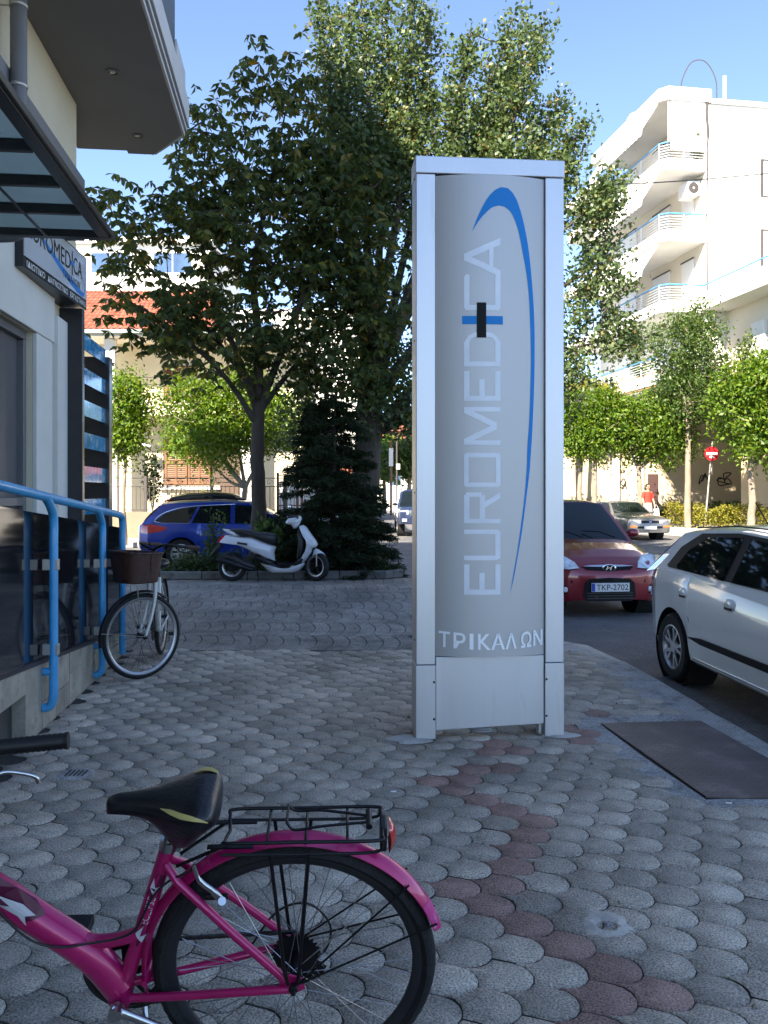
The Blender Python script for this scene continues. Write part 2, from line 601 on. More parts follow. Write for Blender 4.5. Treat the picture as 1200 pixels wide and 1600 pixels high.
M_SHUT = pmat('grey_door', (.085, .088, .098), .45, var=.06, vscale=3)
M_SGLS = pmat('tinted_glass', (.14, .20, .22), .12, var=.12, vscale=2, spec=.5)
_t = M_SGLS.node_tree; _tl = _t.nodes.new('ShaderNodeBsdfTranslucent'); _tl.inputs[0].default_value = (.72, .78, .72, 1)
_ms = _t.nodes.new('ShaderNodeMixShader'); _ms.inputs[0].default_value = .8
_t.links.new(_t.nodes['Principled BSDF'].outputs[0], _ms.inputs[1]); _t.links.new(_tl.outputs[0], _ms.inputs[2]); _t.links.new(_ms.outputs[0], _t.nodes['Material Output'].inputs[0])
M_SIGNW = pmat('sign_face', (.50, .53, .57), .25, var=.04, vscale=2, coat=.3)
M_SIGNB = pmat('sign_blue', (.02, .21, .58), .35, var=.05, vscale=4)
M_BLACK = pmat('black_print', (.012, .012, .014), .5, var=.1)
M_WHITEP = pmat('white_print', (.75, .75, .75), .5, var=.03)
M_CHROME = pmat('chrome', (.62, .62, .63), .18, metal=1., var=.05, vscale=10)

LD = Vector((-.10737, .99422, 0)); LN = Vector((.99422, .10737, 0)); LO = Vector((-1.6, 0, 0))
def L(s, o, z):
    return LO + LD * s + LN * o + Vector((0, 0, z))
def lbox(mb, s0, s1, o0, o1, z0, z1):
    return mb.hexa([L(s0, o0, z0), L(s1, o0, z0), L(s1, o1, z0), L(s0, o1, z0), L(s0, o0, z1), L(s1, o0, z1), L(s1, o1, z1), L(s0, o1, z1)])
def lpt(mb, pts):          # 8 (s,o,z)
    return mb.hexa([L(*p) for p in pts])

WO = -1.29                  # wall plane offset
bld = thing('clinic_building', 'cream building with grey projecting upper floor on the left of the pavement', 'building', L(2, WO, 0))
SZ = 6.1                    # soffit height
BEND = 11.25                # far corner
TOPZ = 15.4
# ground-floor wall with door opening
m = MB()
lbox(m, -16, 6.6, WO - 8, WO, -.1, SZ)
lbox(m, 6.6, 9.40, WO - 8, WO - .35, -.1, 3.27)
lbox(m, 6.6, 9.40, WO - 8, WO, 3.27, SZ)
lbox(m, 9.40, BEND, WO - 8, WO, -.1, SZ)
m.build('wall', M_CREAM, bld, world=True)
m = MB(); lbox(m, -16, 10.02, WO - .3, -.974, 5.1, SZ - .003); m.build('upper_facing', M_CREAM, bld, world=True)
m = MB(); lbox(m, -16, BEND - .004, WO - 7.9, WO - .02, SZ + .002, TOPZ); m.build('upper_wall', M_CREAM, bld, world=True)
m = MB(); lbox(m, -16.2, BEND + .2, WO - 8.1, WO + .35, TOPZ + .004, TOPZ + .3); m.build('roof', M_FASC, bld, world=True)
# white lower facing: lintel band and piers
m = MB(); lbox(m, 5.2, 10.05, WO, WO + .06, 3.275, 4.47); m.build('lintel', M_WHITEW, bld, world=True, bevel=.01)
m = MB(); lbox(m, 9.40, 10.0, WO, WO + .05, -.1, 3.272); m.build('pier', M_WHITEW, bld, world=True, bevel=.008)
m = MB(); lbox(m, 10.06, 10.55, WO, WO + .10, -.1, 3.60); m.build('pier', M_WHITEW, bld, world=True, bevel=.008)
# door: grey leaves in frame
dr = MB()
for s0, s1 in ((6.62, 6.70), (7.62, 7.70), (8.46, 8.54), (9.30, 9.38)):
    lbox(dr, s0, s1, WO - .20, WO - .06, .35, 3.18)
lbox(dr, 6.62, 9.38, WO - .21, WO - .055, 3.18, 3.266)
lbox(dr, 6.7, 9.3, WO - .20, WO - .065, 1.36, 1.45)
door = dr.build('door', pmat('door_frame', (.12, .122, .13), .4, var=.05), bld, world=True, bevel=.006)
for s0, s1 in ((6.70, 7.62), (7.70, 8.46), (8.54, 9.30)):
    for z0, z1 in ((.35, 1.36), (1.45, 3.18)):
        m = MB(); lbox(m, s0 + .002, s1 - .002, WO - .17, WO - .13, z0 + .002, z1 - .002); m.build('door_panel', M_SHUT, door, world=True)
# grey projecting slab band with the canopy's wall bracket
m = MB(); lbox(m, -14, 10.0, WO + .002, -.87, 4.475, 5.2); m.build('slab_band', M_GREYP, bld, world=True, bevel=.01)
# overhanging floor: soffit with chamfered corner
bo = .155
ov = MB()
poly = [(-15, WO + .004), (11.32, WO + .004), (11.32, bo - .80), (11.42, bo - .80), (11.42, bo - .46), (10.74, bo), (-15, bo)]
def lpoly(mb, poly, z0, z1):
    k = len(poly)
    vsx = [L(s, o, z0) for s, o in poly] + [L(s, o, z1) for s, o in poly]
    return mb.add(vsx, [tuple(range(k - 1, -1, -1)), tuple(range(k, 2 * k))] + [(i, (i + 1) % k, k + (i + 1) % k, k + i) for i in range(k)])
lpoly(ov, poly, SZ, SZ + .18)
sof = ov.build('balcony', M_SOFF, bld, world=True)
for k, (dz0, dz1, dd) in enumerate(((.0, .05, .035), (.075, .12, .06), (.145, .46, .085))):
    m = MB()
    pl = [(-15, bo + .003), (10.74, bo + .003), (11.40, bo - .45), (11.40 + dd, bo - .45 + dd * .3), (10.76 + dd * .5, bo + dd), (-15, bo + dd)]
    lpoly(m, pl, SZ + dz0, SZ + dz1)
    m.build('fascia_band', M_FASC, sof, world=True, bevel=.006)
m = MB(); lbox(m, -15, 9.9, bo - .06, bo + .03, SZ + .465, SZ + 1.35); m.build('balustrade', M_DKMET, sof, world=True)
m = MB(); lbox(m, 9.904, 10.7, bo - .08, bo + .05, SZ + .465, SZ + .78); m.build('balustrade_end', M_FASC, sof, world=True)
m = MB(); lbox(m, -15, 10.0, bo - .09, bo + .06, SZ + 1.352, SZ + 1.42); m.build('balustrade_cap', M_DKMET, sof, world=True)
for px, py in ((176, 112), (215, 212), (120, -80)):
    D = (SZ - 1.5) * 1300 / (770 - py)
    c = P(px, py, D)
    m = MB()
    M = Matrix.Translation((c.x, c.y, SZ))
    m.lathe([(.075, -.004), (.072, -.010), (.055, -.010), (.05, .002)], 20, M)
    sp = m.build('spotlight', M_DKMET, sof, world=True, smooth=40)
    m = MB(); m.ball((c.x, c.y, SZ - .004), (.034, .034, .012), 12, 6)
    m.build('lens', pmat('lens_glass', (.55, .55, .5), .2, var=.05), sp, world=True, smooth=60)
# upper floors' balconies out of the picture
for z in (9.2, 12.3):
    m = MB(); lbox(m, -15, 10.6, WO + .004, bo, z, z + .22); bb = m.build('balcony', M_SOFF, bld, world=True)
    m = MB(); lbox(m, -15, 10.5, bo - .06, bo + .02, z + .225, z + 1.2); m.build('balustrade', M_DKMET, bb, world=True)
# downpipe
dp = MB()
sp_ = 7.39
dp.tube([L(sp_, -.80, SZ - .35), L(sp_, -.80, 5.2), L(sp_, -.80, 3.9)], .07, 14)
dp.tube(smoothpath([L(sp_, -.80, 3.92), L(sp_, -.80, 3.82), L(sp_, -.87, 3.76), L(sp_, WO + .02, 3.75)], 5), .073, 14)
dp.tube(smoothpath([L(sp_, -.80, SZ - .38), L(sp_, -.80, SZ - .2), L(sp_, -.74, SZ - .12), L(sp_, -.40, SZ - .1)], 5), .073, 14)
pipe = dp.build('drain_pipe', M_PIPE, smooth=45)
tag(pipe, 'grey plastic drain pipe with elbow running down the cream wall', 'drain pipe')
for z in (5.05, 5.75):
    m = MB(); m.lathe([(.074, -.015), (.078, -.01), (.078, .01), (.074, .015)], 16, Matrix.Translation(L(sp_, -.80, z)))
    m.tube([L(sp_, -.86, z), L(sp_, -.974, z)], .008, 6)
    m.build('pipe_clip', M_CLIP, pipe, smooth=40)

# ---- glass canopy
cz = 3.62
can = thing('glass_canopy', 'dark framed glass entrance canopy with tinted panes above the ramp', 'canopy', L(5, WO, cz))
co = lambda s: 0
def cpt(px, py):
    D = (cz - 1.5) * 1300 / (770 - py); return P(px, py, D)
# outer edge offset from the wall base line
OE = -.07 + (-2.25 + 1.6 + .108 * 6.9) * LN.x
fr = MB()
lbox(fr, 1.2, 7.0, OE - .05, OE + .04, cz, cz + .09)
lbox(fr, 6.94, 7.02, WO + .30, OE + .06, cz - .002, cz + .06)
fr.build('frame', M_DKMET, can, world=True, bevel=.006)
m = MB(); lbox(m, 1.2, 7.06, OE + .043, OE + .065, cz + .01, cz + .06); m.build('gutter', M_DKMET, can, world=True, bevel=.005)
bars = [1.55, 2.15, 2.74, 3.33, 3.97, 4.57, 5.2, 5.80, 6.38]
for s in bars:
    m = MB(); lbox(m, s - .024, s + .024, WO + .3, OE - .052, cz - .004, cz + .065); m.build('cross_bar', M_DKMET, can, world=True, bevel=.004)
edges = [1.2] + bars + [6.96]
mid = OE - .46
for a, b in zip(edges[:-1], edges[1:]):
    m = MB(); lbox(m, a - .02, b + .02, WO + .32, OE - .03, cz + .070, cz + .080); m.build('glass_pane', M_SGLS, can, world=True)
m = MB(); lbox(m, 1.2, 6.93, mid - .012, mid + .012, cz - .012, cz - .006); m.build('stay', M_DKMET, can, world=True)

# ---- clinic sign on the wall
SA = Vector((-3.67, 8.45, 0)); SB = Vector((-3.756, 10.5, 0))
sd = (SB - SA).normalized(); sn = Vector((sd.y, -sd.x, 0)); slen = (SB - SA).length
def S(u, o, z): return SA + sd * (u * slen) + sn * o + Vector((0, 0, z))
sg = thing('wall_sign', 'long white lightbox clinic sign with blue swoosh under the canopy', 'sign', S(0, -.15, 3.78))
z0, z1, z2 = 3.80, 3.92, 4.46
m = MB(); m.hexa([S(0, -.3, z0), S(1, -.3, z0), S(1, 0, z0), S(0, 0, z0), S(0, -.3, z2), S(1, -.3, z2), S(1, 0, z2), S(0, 0, z2)])
m.build('box', M_DKMET, sg, world=True)
m = MB(); m.hexa([S(.01, .001, z1), S(.99, .001, z1), S(.99, .008, z1), S(.01, .008, z1), S(.01, .001, z2 - .02), S(.99, .001, z2 - .02), S(.99, .008, z2 - .02), S(.01, .008, z2 - .02)])
m.build('face', M_SIGNW, sg, world=True)
for t_, a_, b_ in (('ΙΔΙΩΤΙΚΟ', .05, .30), ('ΔΙΑΓΝΩΣΤΙΚΟ', .34, .66), ('ΕΡΓΑΣΤΗΡΙΟ', .70, .98)):
    text_on('lettering', t_, lambda u, v, a_=a_, b_=b_: S(a_ + (b_ - a_) * u, .003, z0 + .028 + .066 * v), M_WHITEP, sg, off=.008, world=True)
for t_, a_, b_ in (('EUROMED', .05, .695), ('CA', .745, .90)):
    text_on('lettering', t_, lambda u, v, a_=a_, b_=b_: S(a_ + (b_ - a_) * u, .012, 4.14 + .20 * v), M_BLACK, sg, world=True)
text_on('lettering', 'ΤΡΙΚΑΛΩΝ', lambda u, v: S(.56 + .30 * u, .012, 4.0 + .085 * v), M_BLACK, sg, world=True)
m = MB()
for (u0, u1, a, b) in ((.716, .729, 4.10, 4.39),):
    m.add([S(u0, .013, a), S(u1, .013, a), S(u1, .013, b), S(u0, .013, b)], [(0, 1, 2, 3)])
m.build('plus_stem', M_BLACK, sg, world=True)
m = MB(); m.add([S(.69, .015, 4.215), S(.755, .015, 4.215), S(.755, .015, 4.26), S(.69, .015, 4.26)], [(0, 1, 2, 3)])
m.build('plus_bar', M_SIGNB, sg, world=True)
m = MB()
top, bot = [], []
for i in range(25):
    t = i / 24
    u = .02 + .94 * math.sin(t * math.pi / 2 * 1.08) if t < .93 else .96 - .05 * (t - .93) / .07
    z = 4.40 - .44 * math.sin(t * 2.15) ** .9 if t < .8 else 4.0 + .16 * ((t - .8) / .2) ** 1.3
    wd = .006 + .034 * math.sin(math.pi * min(1, t * 1.05))
    top.append(S(u, .010, z + wd)); bot.append(S(u, .010, z - wd))
m.grid([[a, b] for a, b in zip(top, bot)])
m.build('swoosh', M_SIGNB, sg, world=True)

# ---- louvre stand with blue glass strips
lv = thing('louvre_stand', 'pair of black pillars holding blue mirrored glass strips beside the door', 'stand', L(10.7, WO + .35, 0))
fp0 = 10.46
sideo = (-3.74 + 1.6 + .108 * 10.4) * LN.x
m = MB(); lbox(m, fp0, fp0 + .10, sideo - .30, sideo, .1, 3.78); m.build('pillar', pmat('pillar_black', (.020, .020, .023), .22, var=.15, spec=.5), lv, world=True, bevel=.008)
m = MB(); lbox(m, 11.92, 12.12, sideo - .34, sideo + .01, .1, 3.42); m.build('pillar', MATS['pillar_black'], lv, world=True, bevel=.008)
mst = pmat('blue_painted_reflections', (.015, .24, .46), .08, metal=.0, var=.45, vscale=5, dirt_or_glint=(.50, .62, .64), dscale=6, dthr=.53, spec=.4)  # pale patches are reflections mixed into the blue colour
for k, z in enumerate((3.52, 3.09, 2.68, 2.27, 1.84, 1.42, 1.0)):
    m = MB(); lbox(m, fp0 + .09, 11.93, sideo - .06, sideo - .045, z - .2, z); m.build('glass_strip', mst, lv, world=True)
m = MB(); lbox(m, fp0 + .3, fp0 + .36, sideo - .30, sideo - .24, .1, 3.2); m.build('inner_post', MATS['pillar_black'], lv, world=True)

# ---- ramp: stone plinth, ramp floor and black polished panels
def ptop(s): return .49 - .083 * (s - 4.53)
def btop(s): return 1.43 - .078 * (s - 4.53)
rp = thing('access_ramp', 'access ramp with stone plinth and polished black side panels along the building', 'ramp', L(5, -.1, 0))
m = MB()
se = 7.72
lpt(m, [(-6, WO + .01, -.02), (se, WO + .01, -.02), (se, -.09, -.02), (-6, -.09, -.02), (-6, WO + .01, ptop(-6)), (se, WO + .01, ptop(se)), (se, -.09, ptop(se)), (-6, -.09, ptop(-6))])
m.build('ramp_floor', pmat('ramp_core', (.06, .058, .052), .9, var=.3, vscale=5, bump=.4), rp, world=True)
rr = random.Random(3)
s = -1.2
cuts = [-1.2, -.6, 0.0, .62, 1.2, 1.85, 2.45, 3.05, 3.6, 4.22, 5.0, 5.32, 5.62, 5.95, 6.28, 6.62, 6.95, 7.3, se]
for a, b in zip(cuts[:-1], cuts[1:]):
    zb = -.01
    if 4.2 < a < 4.9: zb = .30                       # broken-out opening
    mid_ = (ptop(a) * .55)
    lev = [(zb, None)]
    t = rr.uniform(-.004, .006)
    if zb > 0 or rr.random() < .35:
        parts = [(zb, 1)]
        m = MB(); lpt(m, [(a + .003, -.088, zb), (b - .003, -.088, zb), (b - .003, t, zb), (a + .003, t, zb), (a + .003, -.088, ptop(a) - .004), (b - .003, -.088, ptop(b) - .004), (b - .003, t, ptop(b) - .004), (a + .003, t, ptop(a) - .004)])
        m.build('plinth_slab', M_STONE, rp, world=True, bevel=.004)
    else:
        zm = rr.uniform(.12, .22)
        for lo, hi in ((lambda s_: zb, lambda s_: zm - .002), (lambda s_: zm + .002, lambda s_: ptop(s_) - .004)):
            t = rr.uniform(-.004, .006)
            m = MB(); lpt(m, [(a + .003, -.088, lo(a)), (b - .003, -.088, lo(b)), (b - .003, t, lo(b)), (a + .003, t, lo(a)), (a + .003, -.088, hi(a)), (b - .003, -.088, hi(b)), (b - .003, t, hi(b)), (a + .003, t, hi(a))])
            m.build('plinth_slab', M_STONE, rp, world=True, bevel=.004)
for a, b in ((-1.2, .5), (.5, 2.1), (2.1, 3.7), (3.7, 5.38), (5.38, 6.7), (6.7, se)):
    m = MB(); lpt(m, [(a + .002, -.035, ptop(a)), (b - .002, -.035, ptop(b)), (b - .002, -.012, ptop(b)), (a + .002, -.012, ptop(a)), (a + .002, -.035, btop(a)), (b - .002, -.035, btop(b)), (b - .002, -.012, btop(b)), (a + .002, -.012, btop(a))])
    m.build('black_panel', M_BLKGL, rp, world=True)
m = MB(); lpt(m, [(-1.2, -.05, ptop(-1.2) - .006), (se, -.05, ptop(se) - .006), (se, .012, ptop(se) - .006), (-1.2, .012, ptop(-1.2) - .006), (-1.2, -.05, ptop(-1.2) + .02), (se, -.05, ptop(se) + .02), (se, .012, ptop(se) + .02), (-1.2, .012, ptop(-1.2) + .02)])
m.build('coping', pmat('coping_black', (.02, .02, .024), .4, var=.2), rp, world=True)

# ---- blue handrail
hr = thing('handrail', 'blue painted tubular handrail bolted along the ramp side', 'handrail', L(5.33, .06, 0))
def rz_(s): return 1.525 - .078 * (s - 4.53)
RO = .065
p3 = 7.47
pts = [L(-1.2, RO, rz_(-1.2)), L(2, RO, rz_(2)), L(5, RO, rz_(5)), L(p3 - .2, RO, rz_(p3 - .2))]
endb = smoothpath([L(p3 - .12, RO, rz_(p3 - .12)), L(p3 - .03, RO, rz_(p3 - .03) - .015), L(p3, RO, rz_(p3) - .09), L(p3, RO, rz_(p3) - .2)], 5)
m = MB(); m.tube(pts + endb + [L(p3, RO, .75), L(p3, RO, .06)], .029, 14); m.build('rail', M_BLUE, hr, world=True, smooth=50)
for ps, pb in ((5.33, .12), (6.69, .035), (3.7, .12), (2.1, .15)):
    zt = rz_(ps)
    m = MB()
    m.tube(smoothpath([L(ps - .17, RO, rz_(ps - .17)), L(ps - .06, RO, zt - .055), L(ps, RO, zt - .13), L(ps, RO, zt - .3)], 5)
           + [L(ps, RO, .8), L(ps, RO, pb + .12)] + smoothpath([L(ps, RO, pb + .1), L(ps, RO - .008, pb + .045), L(ps, RO - .03, pb + .015), L(ps, 0.0, pb + .01)], 5), .028, 14)
    m.tube([L(ps, RO, pb + .24), L(ps, .0, pb + .24)], .026, 12)
    po = m.build('post', M_BLUE, hr, world=True, smooth=50)
    for zc in (zt - .42, zt - .98 + .02):
        m = MB(); lbox(m, ps - .022, ps + .022, .0, RO + .034, zc - .035, zc + .035); m.build('clip', M_CLIP, po, world=True, bevel=.004)
for zc in (rz_(p3) - .42,):
    m = MB(); lbox(m, p3 - .022, p3 + .022, .0, RO + .034, zc - .035, zc + .035); m.build('clip', M_CLIP, hr, world=True, bevel=.004)
# ------------------------------------------------------------------ sign totem
M_ALU = pmat('brushed_aluminium', (.58, .58, .60), .42, metal=.8, var=.07, vscale=3, stretch=(1, 1, .15), dirt_or_glint=(.42, .41, .40), dscale=3, dthr=.6, rvar=.08)
M_ALUP = pmat('panel_aluminium', (.47, .46, .455), .5, metal=.65, var=.04, vscale=2, stretch=(1, 1, .1), rvar=.05)
M_LETT = pmat('letter_silver', (.74, .76, .80), .55, metal=.3, var=.06, vscale=9)
M_SCREW = pmat('screw_black', (.008, .008, .008), .6, var=.1, spec=.2)
A0 = Vector((.194, 5.045, 0)); B0 = Vector((1.108, 5.125, 0))
tf = (B0 - A0).normalized(); tg_ = Vector((-tf.y, tf.x, 0)); TW = (B0 - A0).length
TH, TD = 3.545, .2
tot = thing('sign_totem', 'tall brushed aluminium totem sign with blue arc standing on the pavement', 'sign', (A0 + B0) / 2 + tg_ * TD / 2)
def T(u, d, z): return A0 + tf * u + tg_ * d + Vector((0, 0, z))
def tbox(mb, u0, u1, d0, d1, z0, z1):
    return mb.hexa([T(u0, d0, z0), T(u1, d0, z0), T(u1, d1, z0), T(u0, d1, z0), T(u0, d0, z1), T(u1, d0, z1), T(u1, d1, z1), T(u0, d1, z1)])
PWD = .118
for u0, u1 in ((0, PWD), (TW - PWD, TW)):
    m = MB(); tbox(m, u0, u1, 0, TD, .455, TH - .107); m.build('post', M_ALU, tot, world=True, bevel=.005)
    m = MB(); tbox(m, u0 - .002, u1 + .002, -.003, TD + .003, .004, .452); m.build('post_boot', M_ALU, tot, world=True, bevel=.004)
m = MB(); tbox(m, -.004, TW + .004, -.006, TD + .004, TH - .105, TH); m.build('top_beam', M_ALU, tot, world=True, bevel=.005)
m = MB(); tbox(m, PWD + .003, TW - PWD - .003, .09, TD - .02, .08, TH - .11); m.build('core', pmat('totem_core', (.05, .05, .055), .6), tot, world=True)
m = MB(); m.hexa([T(PWD + .004, .010, .052), T(TW - PWD - .004, .010, .078), T(TW - PWD - .004, .085, .078), T(PWD + .004, .085, .052),
                  T(PWD + .004, .010, .50), T(TW - PWD - .004, .010, .50), T(TW - PWD - .004, .085, .50), T(PWD + .004, .085, .50)])
m.build('base_panel', M_ALU, tot, world=True, bevel=.004)
# curved face
CW = TW - 2 * PWD - .006
BUL = .055
PZ0, PZ1 = .505, TH - .115
def F(u, z, lift=0.):       # u 0..1 over the face
    t = 2 * u - 1
    return T(PWD + .003 + u * CW, .014 - BUL * (1 - t * t) - lift, z)
N = 28
m = MB()
rows = [[F(i / N, z) for z in np.linspace(PZ0, PZ1, 6)] for i in range(N + 1)]
m.grid(rows)
fl = len(m.v)
for z in (PZ0, PZ1):
    ring = [F(i / N, z) for i in range(N + 1)]
    m.add(ring + [T(PWD + .003, .085, z), T(TW - PWD - .003, .085, z)], [tuple(list(range(N + 1)) + [N + 2, N + 1])])
face = m.build('curved_face', M_ALUP, tot, world=True, smooth=45)
def fu(x): return (x - 680.5) / 170.
def fz(y): return 1.5 + (770 - y) / 1300 * 5.03
def band(name, outer, inner, mat, lift=.002):
    n = 70
    def samp(pts, n):
        q = smoothpath([(p[0], p[1], 0) for p in pts], 8)
        d = [0]
        for a, b in zip(q[:-1], q[1:]): d.append(d[-1] + (b - a).length)
        xs = np.interp(np.linspace(0, d[-1], n), d, [p.x for p in q]); ys = np.interp(np.linspace(0, d[-1], n), d, [p.y for p in q])
        return list(zip(xs, ys))
    o, i_ = samp(outer, n), samp(inner, n)
    mb = MB(); mb.grid([[F(fu(a[0]), fz(a[1]), lift), F(fu((a[0] + b[0]) / 2), fz((a[1] + b[1]) / 2), lift), F(fu(b[0]), fz(b[1]), lift)] for a, b in zip(o, i_)])
    return mb.build(name, mat, tot, world=True, smooth=60)
za = lambda L_: [(620 + x / 3.2, 220 + y / 3.2) for x, y in L_]
zb_ = lambda L_: [(620 + x / 3.333, 700 + y / 3.333) for x, y in L_]
outer = za([(367, 452), (398, 370), (437, 292), (478, 243), (520, 224), (555, 235), (585, 272), (610, 335), (635, 430), (655, 540), (672, 700), (683, 860), (686, 1000), (685, 1150), (680, 1300), (674, 1430)]) + zb_([(695, 0), (685, 130), (668, 260), (645, 430), (622, 560), (600, 680), (580, 758)])
inner = za([(367, 452), (398, 402), (430, 362), (468, 328), (508, 318), (545, 332), (573, 368), (600, 440), (623, 550), (642, 650), (655, 760), (662, 900), (666, 1050), (664, 1200), (657, 1400)]) + zb_([(674, 0), (671, 100), (660, 240), (645, 360), (625, 500), (605, 620), (580, 758)])
band('blue_arc', outer, inner, pmat('arc_blue', (.0, .235, .64), .5, var=.04, vscale=4, spec=.25))
# letters, reading upwards: strokes given in letter space (a along the reading direction, b up the letter), 0..1
def stroke_rect(a0, b0, a1, b1): return [(a0, b0), (a1, b0), (a1, b1), (a0, b1)]
ws = .145
def dstroke(p, q, wa):      # slanted stroke, horizontal width wa
    return [(p[0] - wa / 2, p[1]), (p[0] + wa / 2, p[1]), (q[0] + wa / 2, q[1]), (q[0] - wa / 2, q[1])]
LET = {
 'E': [stroke_rect(0, 0, .17, 1), stroke_rect(.17, 0, 1, ws), stroke_rect(.17, 1 - ws, 1, 1), stroke_rect(.17, .44, .72, .44 + ws)],
 'U': [stroke_rect(0, .1, .15, 1), stroke_rect(.85, .1, 1, 1), [(0, .1), (.06, 0), (.94, 0), (1, .1), (1, ws), (0, ws)]],
 'R': [stroke_rect(0, 0, .14, 1), stroke_rect(.14, 1 - ws, .92, 1), stroke_rect(.86, .52, 1, .95), stroke_rect(.14, .43, .92, .43 + ws), dstroke((.92, 0), (.60, .44), .19)],
 'O': [stroke_rect(0, .04, .13, .96), stroke_rect(.87, .04, 1, .96), stroke_rect(.04, 0, .96, ws * .85), stroke_rect(.04, 1 - ws * .85, .96, 1)],
 'M': [stroke_rect(0, 0, .12, 1), stroke_rect(.88, 0, 1, 1), dstroke((.5, .1), (.08, 1), .16), dstroke((.5, .1), (.92, 1), .16)],
 'D': [stroke_rect(0, 0, .14, 1), stroke_rect(.14, 0, .7, ws), stroke_rect(.14, 1 - ws, .7, 1), [(.7, 0), (.9, .12), (1, .3), (1, .7), (.9, .88), (.7, 1), (.7, 1 - ws), (.82, .80), (.86, .68), (.86, .32), (.82, .20), (.7, ws)]],
 'C': [stroke_rect(0, .03, .15, .97), stroke_rect(.05, 0, .95, ws), stroke_rect(.05, 1 - ws, .95, 1), stroke_rect(.85, .86, 1, .97), stroke_rect(.85, .03, 1, .14)],
 'A': [dstroke((.09, 0), (.5, 1), .17), dstroke((.91, 0), (.5, 1), .17), stroke_rect(.2, .2, .8, .2 + ws * .8)],
}
def letter(ch, ya, yb):     # pixel rows: reading start (low) -> end (high)
    for poly in LET[ch]:
        pass
    mb = MB()
    lift = .004
    for k, poly in enumerate(LET[ch]):
        lf = .0016 + .0002 * k
        NS = 12
        for j in range(NS):           # cut into strips so that the strokes follow the curve
            lo_, hi_ = j / NS, (j + 1) / NS
            pp = list(poly)
            for val, sgn in ((lo_, 1), (hi_, -1)):
                out_ = []
                for i in range(len(pp)):
                    p, q = pp[i], pp[(i + 1) % len(pp)]
                    dp_, dq_ = (p[1] - val) * sgn, (q[1] - val) * sgn
                    if dp_ >= 0: out_.append(p)
                    if dp_ * dq_ < 0:
                        t = dp_ / (dp_ - dq_); out_.append((p[0] + (q[0] - p[0]) * t, p[1] + (q[1] - p[1]) * t))
                pp = out_
                if len(pp) < 3: break
            if len(pp) < 3: continue
            mb.add([F(fu(778.5 - 55.5 * b), fz(ya + (yb - ya) * a), lf) for a, b in pp], [tuple(range(len(pp)))])
    return mb.build('letter', M_LETT, tot, world=True, recalc=False)
for ch, ya, yb in (('E', 929.5, 882), ('U', 875.5, 827.5), ('R', 817.5, 769.5), ('O', 761, 707.5), ('M', 695, 635.5), ('E', 626, 579), ('D', 572, 518.5), ('C', 484, 428), ('A', 432, 370)):
    letter(ch, ya, yb)
def face_rect(name, x0, x1, y0, y1, mat, lift):
    mb = MB(); n = 8
    mb.grid([[F(fu(x0 + (x1 - x0) * i / n), fz(y), lift) for y in (y0, y1)] for i in range(n + 1)])
    return mb.build(name, mat, tot, world=True)
face_rect('plus_bar', 720, 782.5, 493, 506, MATS['arc_blue'], .003)
face_rect('plus_stem', 742, 756.5, 472, 527, M_SCREW, .0045)
M_PALE = pmat('letter_pale', (.88, .90, .92), .5, metal=.4, var=.03)
for ch_, za_, zb2 in (('Τ', 217, 273), ('Ρ', 290, 350), ('Ι', 370, 390), ('K', 413, 478), ('Α', 480, 552), ('Λ', 556, 614), ('Ω', 638, 694), ('Ν', 706, 758)):
    xa_, xb_ = 620 + za_ / 3.333, 620 + zb2 / 3.333
    text_on('letter', ch_, lambda u, v, xa_=xa_, xb_=xb_: F(fu(xa_ + (xb_ - xa_) * u), fz(1011 + 5 * (1 - (2 * fu(xa_ + (xb_ - xa_) * u) - 1) ** 2) - 25 * v), .0045), M_PALE, tot, off=.016, world=True)
for u, z in ((PWD - .008, .35), (PWD - .008, .125), (TW - PWD + .008, .355), (TW - PWD + .008, .13)):
    m = MB(); m.ball(T(u, -.004, z), (.007, .004, .007), 8, 6); m.build('screw', M_SCREW, tot, world=True, smooth=60)
for z in (.6, 1.5, 2.43, 3.42, 3.47):
    m = MB(); m.ball(T(-.001, .05, z), (.004, .006, .006), 8, 6); m.build('screw', M_SCREW, tot, world=True, smooth=60)
# mortar patches round the feet, coil of cable under the panel
for k, (u, du, dd) in enumerate(((-.03, .15, .10), (TW - .02, .13, .06))):
    m = MB(); rr = random.Random(k + 5); n = 22
    c = T(u, .04, 0)
    ring = [(c.x + math.cos(a) * du * rr.uniform(.6, 1.15), c.y - .02 + math.sin(a) * dd * rr.uniform(.75, 1.1)) for a in [2 * math.pi * i / n for i in range(n)]]
    vs_ = [(x, y, .002) for x, y in ring] + [(c.x + (x - c.x) * .8, c.y + (y - c.y) * .8, .011) for x, y in ring] + [(c.x, c.y, .014)]
    m.add(vs_, [(i, (i + 1) % n, n + (i + 1) % n, n + i) for i in range(n)] + [(n + i, n + (i + 1) % n, 2 * n) for i in range(n)])
    m.build('footing', pmat('mortar', (.50, .47, .43), .9, var=.15, vscale=12, bump=.4, bscale=60), tot, world=True, smooth=60)
m = MB()
cc = T(.42, .06, .03)
m.tube([(cc.x + .07 * math.cos(a), cc.y + .03 * math.sin(a), .022 + .03 * (a / 12)) for a in np.linspace(0, 12, 40)], .006, 6)
m.build('cable', pmat('cable_grey', (.3, .3, .3), .6), tot, world=True, smooth=60)
m = MB()
sc_ = T(TW - PWD - .03, .03, .05)
m.tube([(sc_.x + .016 * math.cos(a), sc_.y + .016 * math.sin(a), .012 + .075 * a / 50) for a in np.linspace(0, 50, 120)], .004, 5)
m.build('flexible_conduit', M_CLIP, tot, world=True, smooth=60)
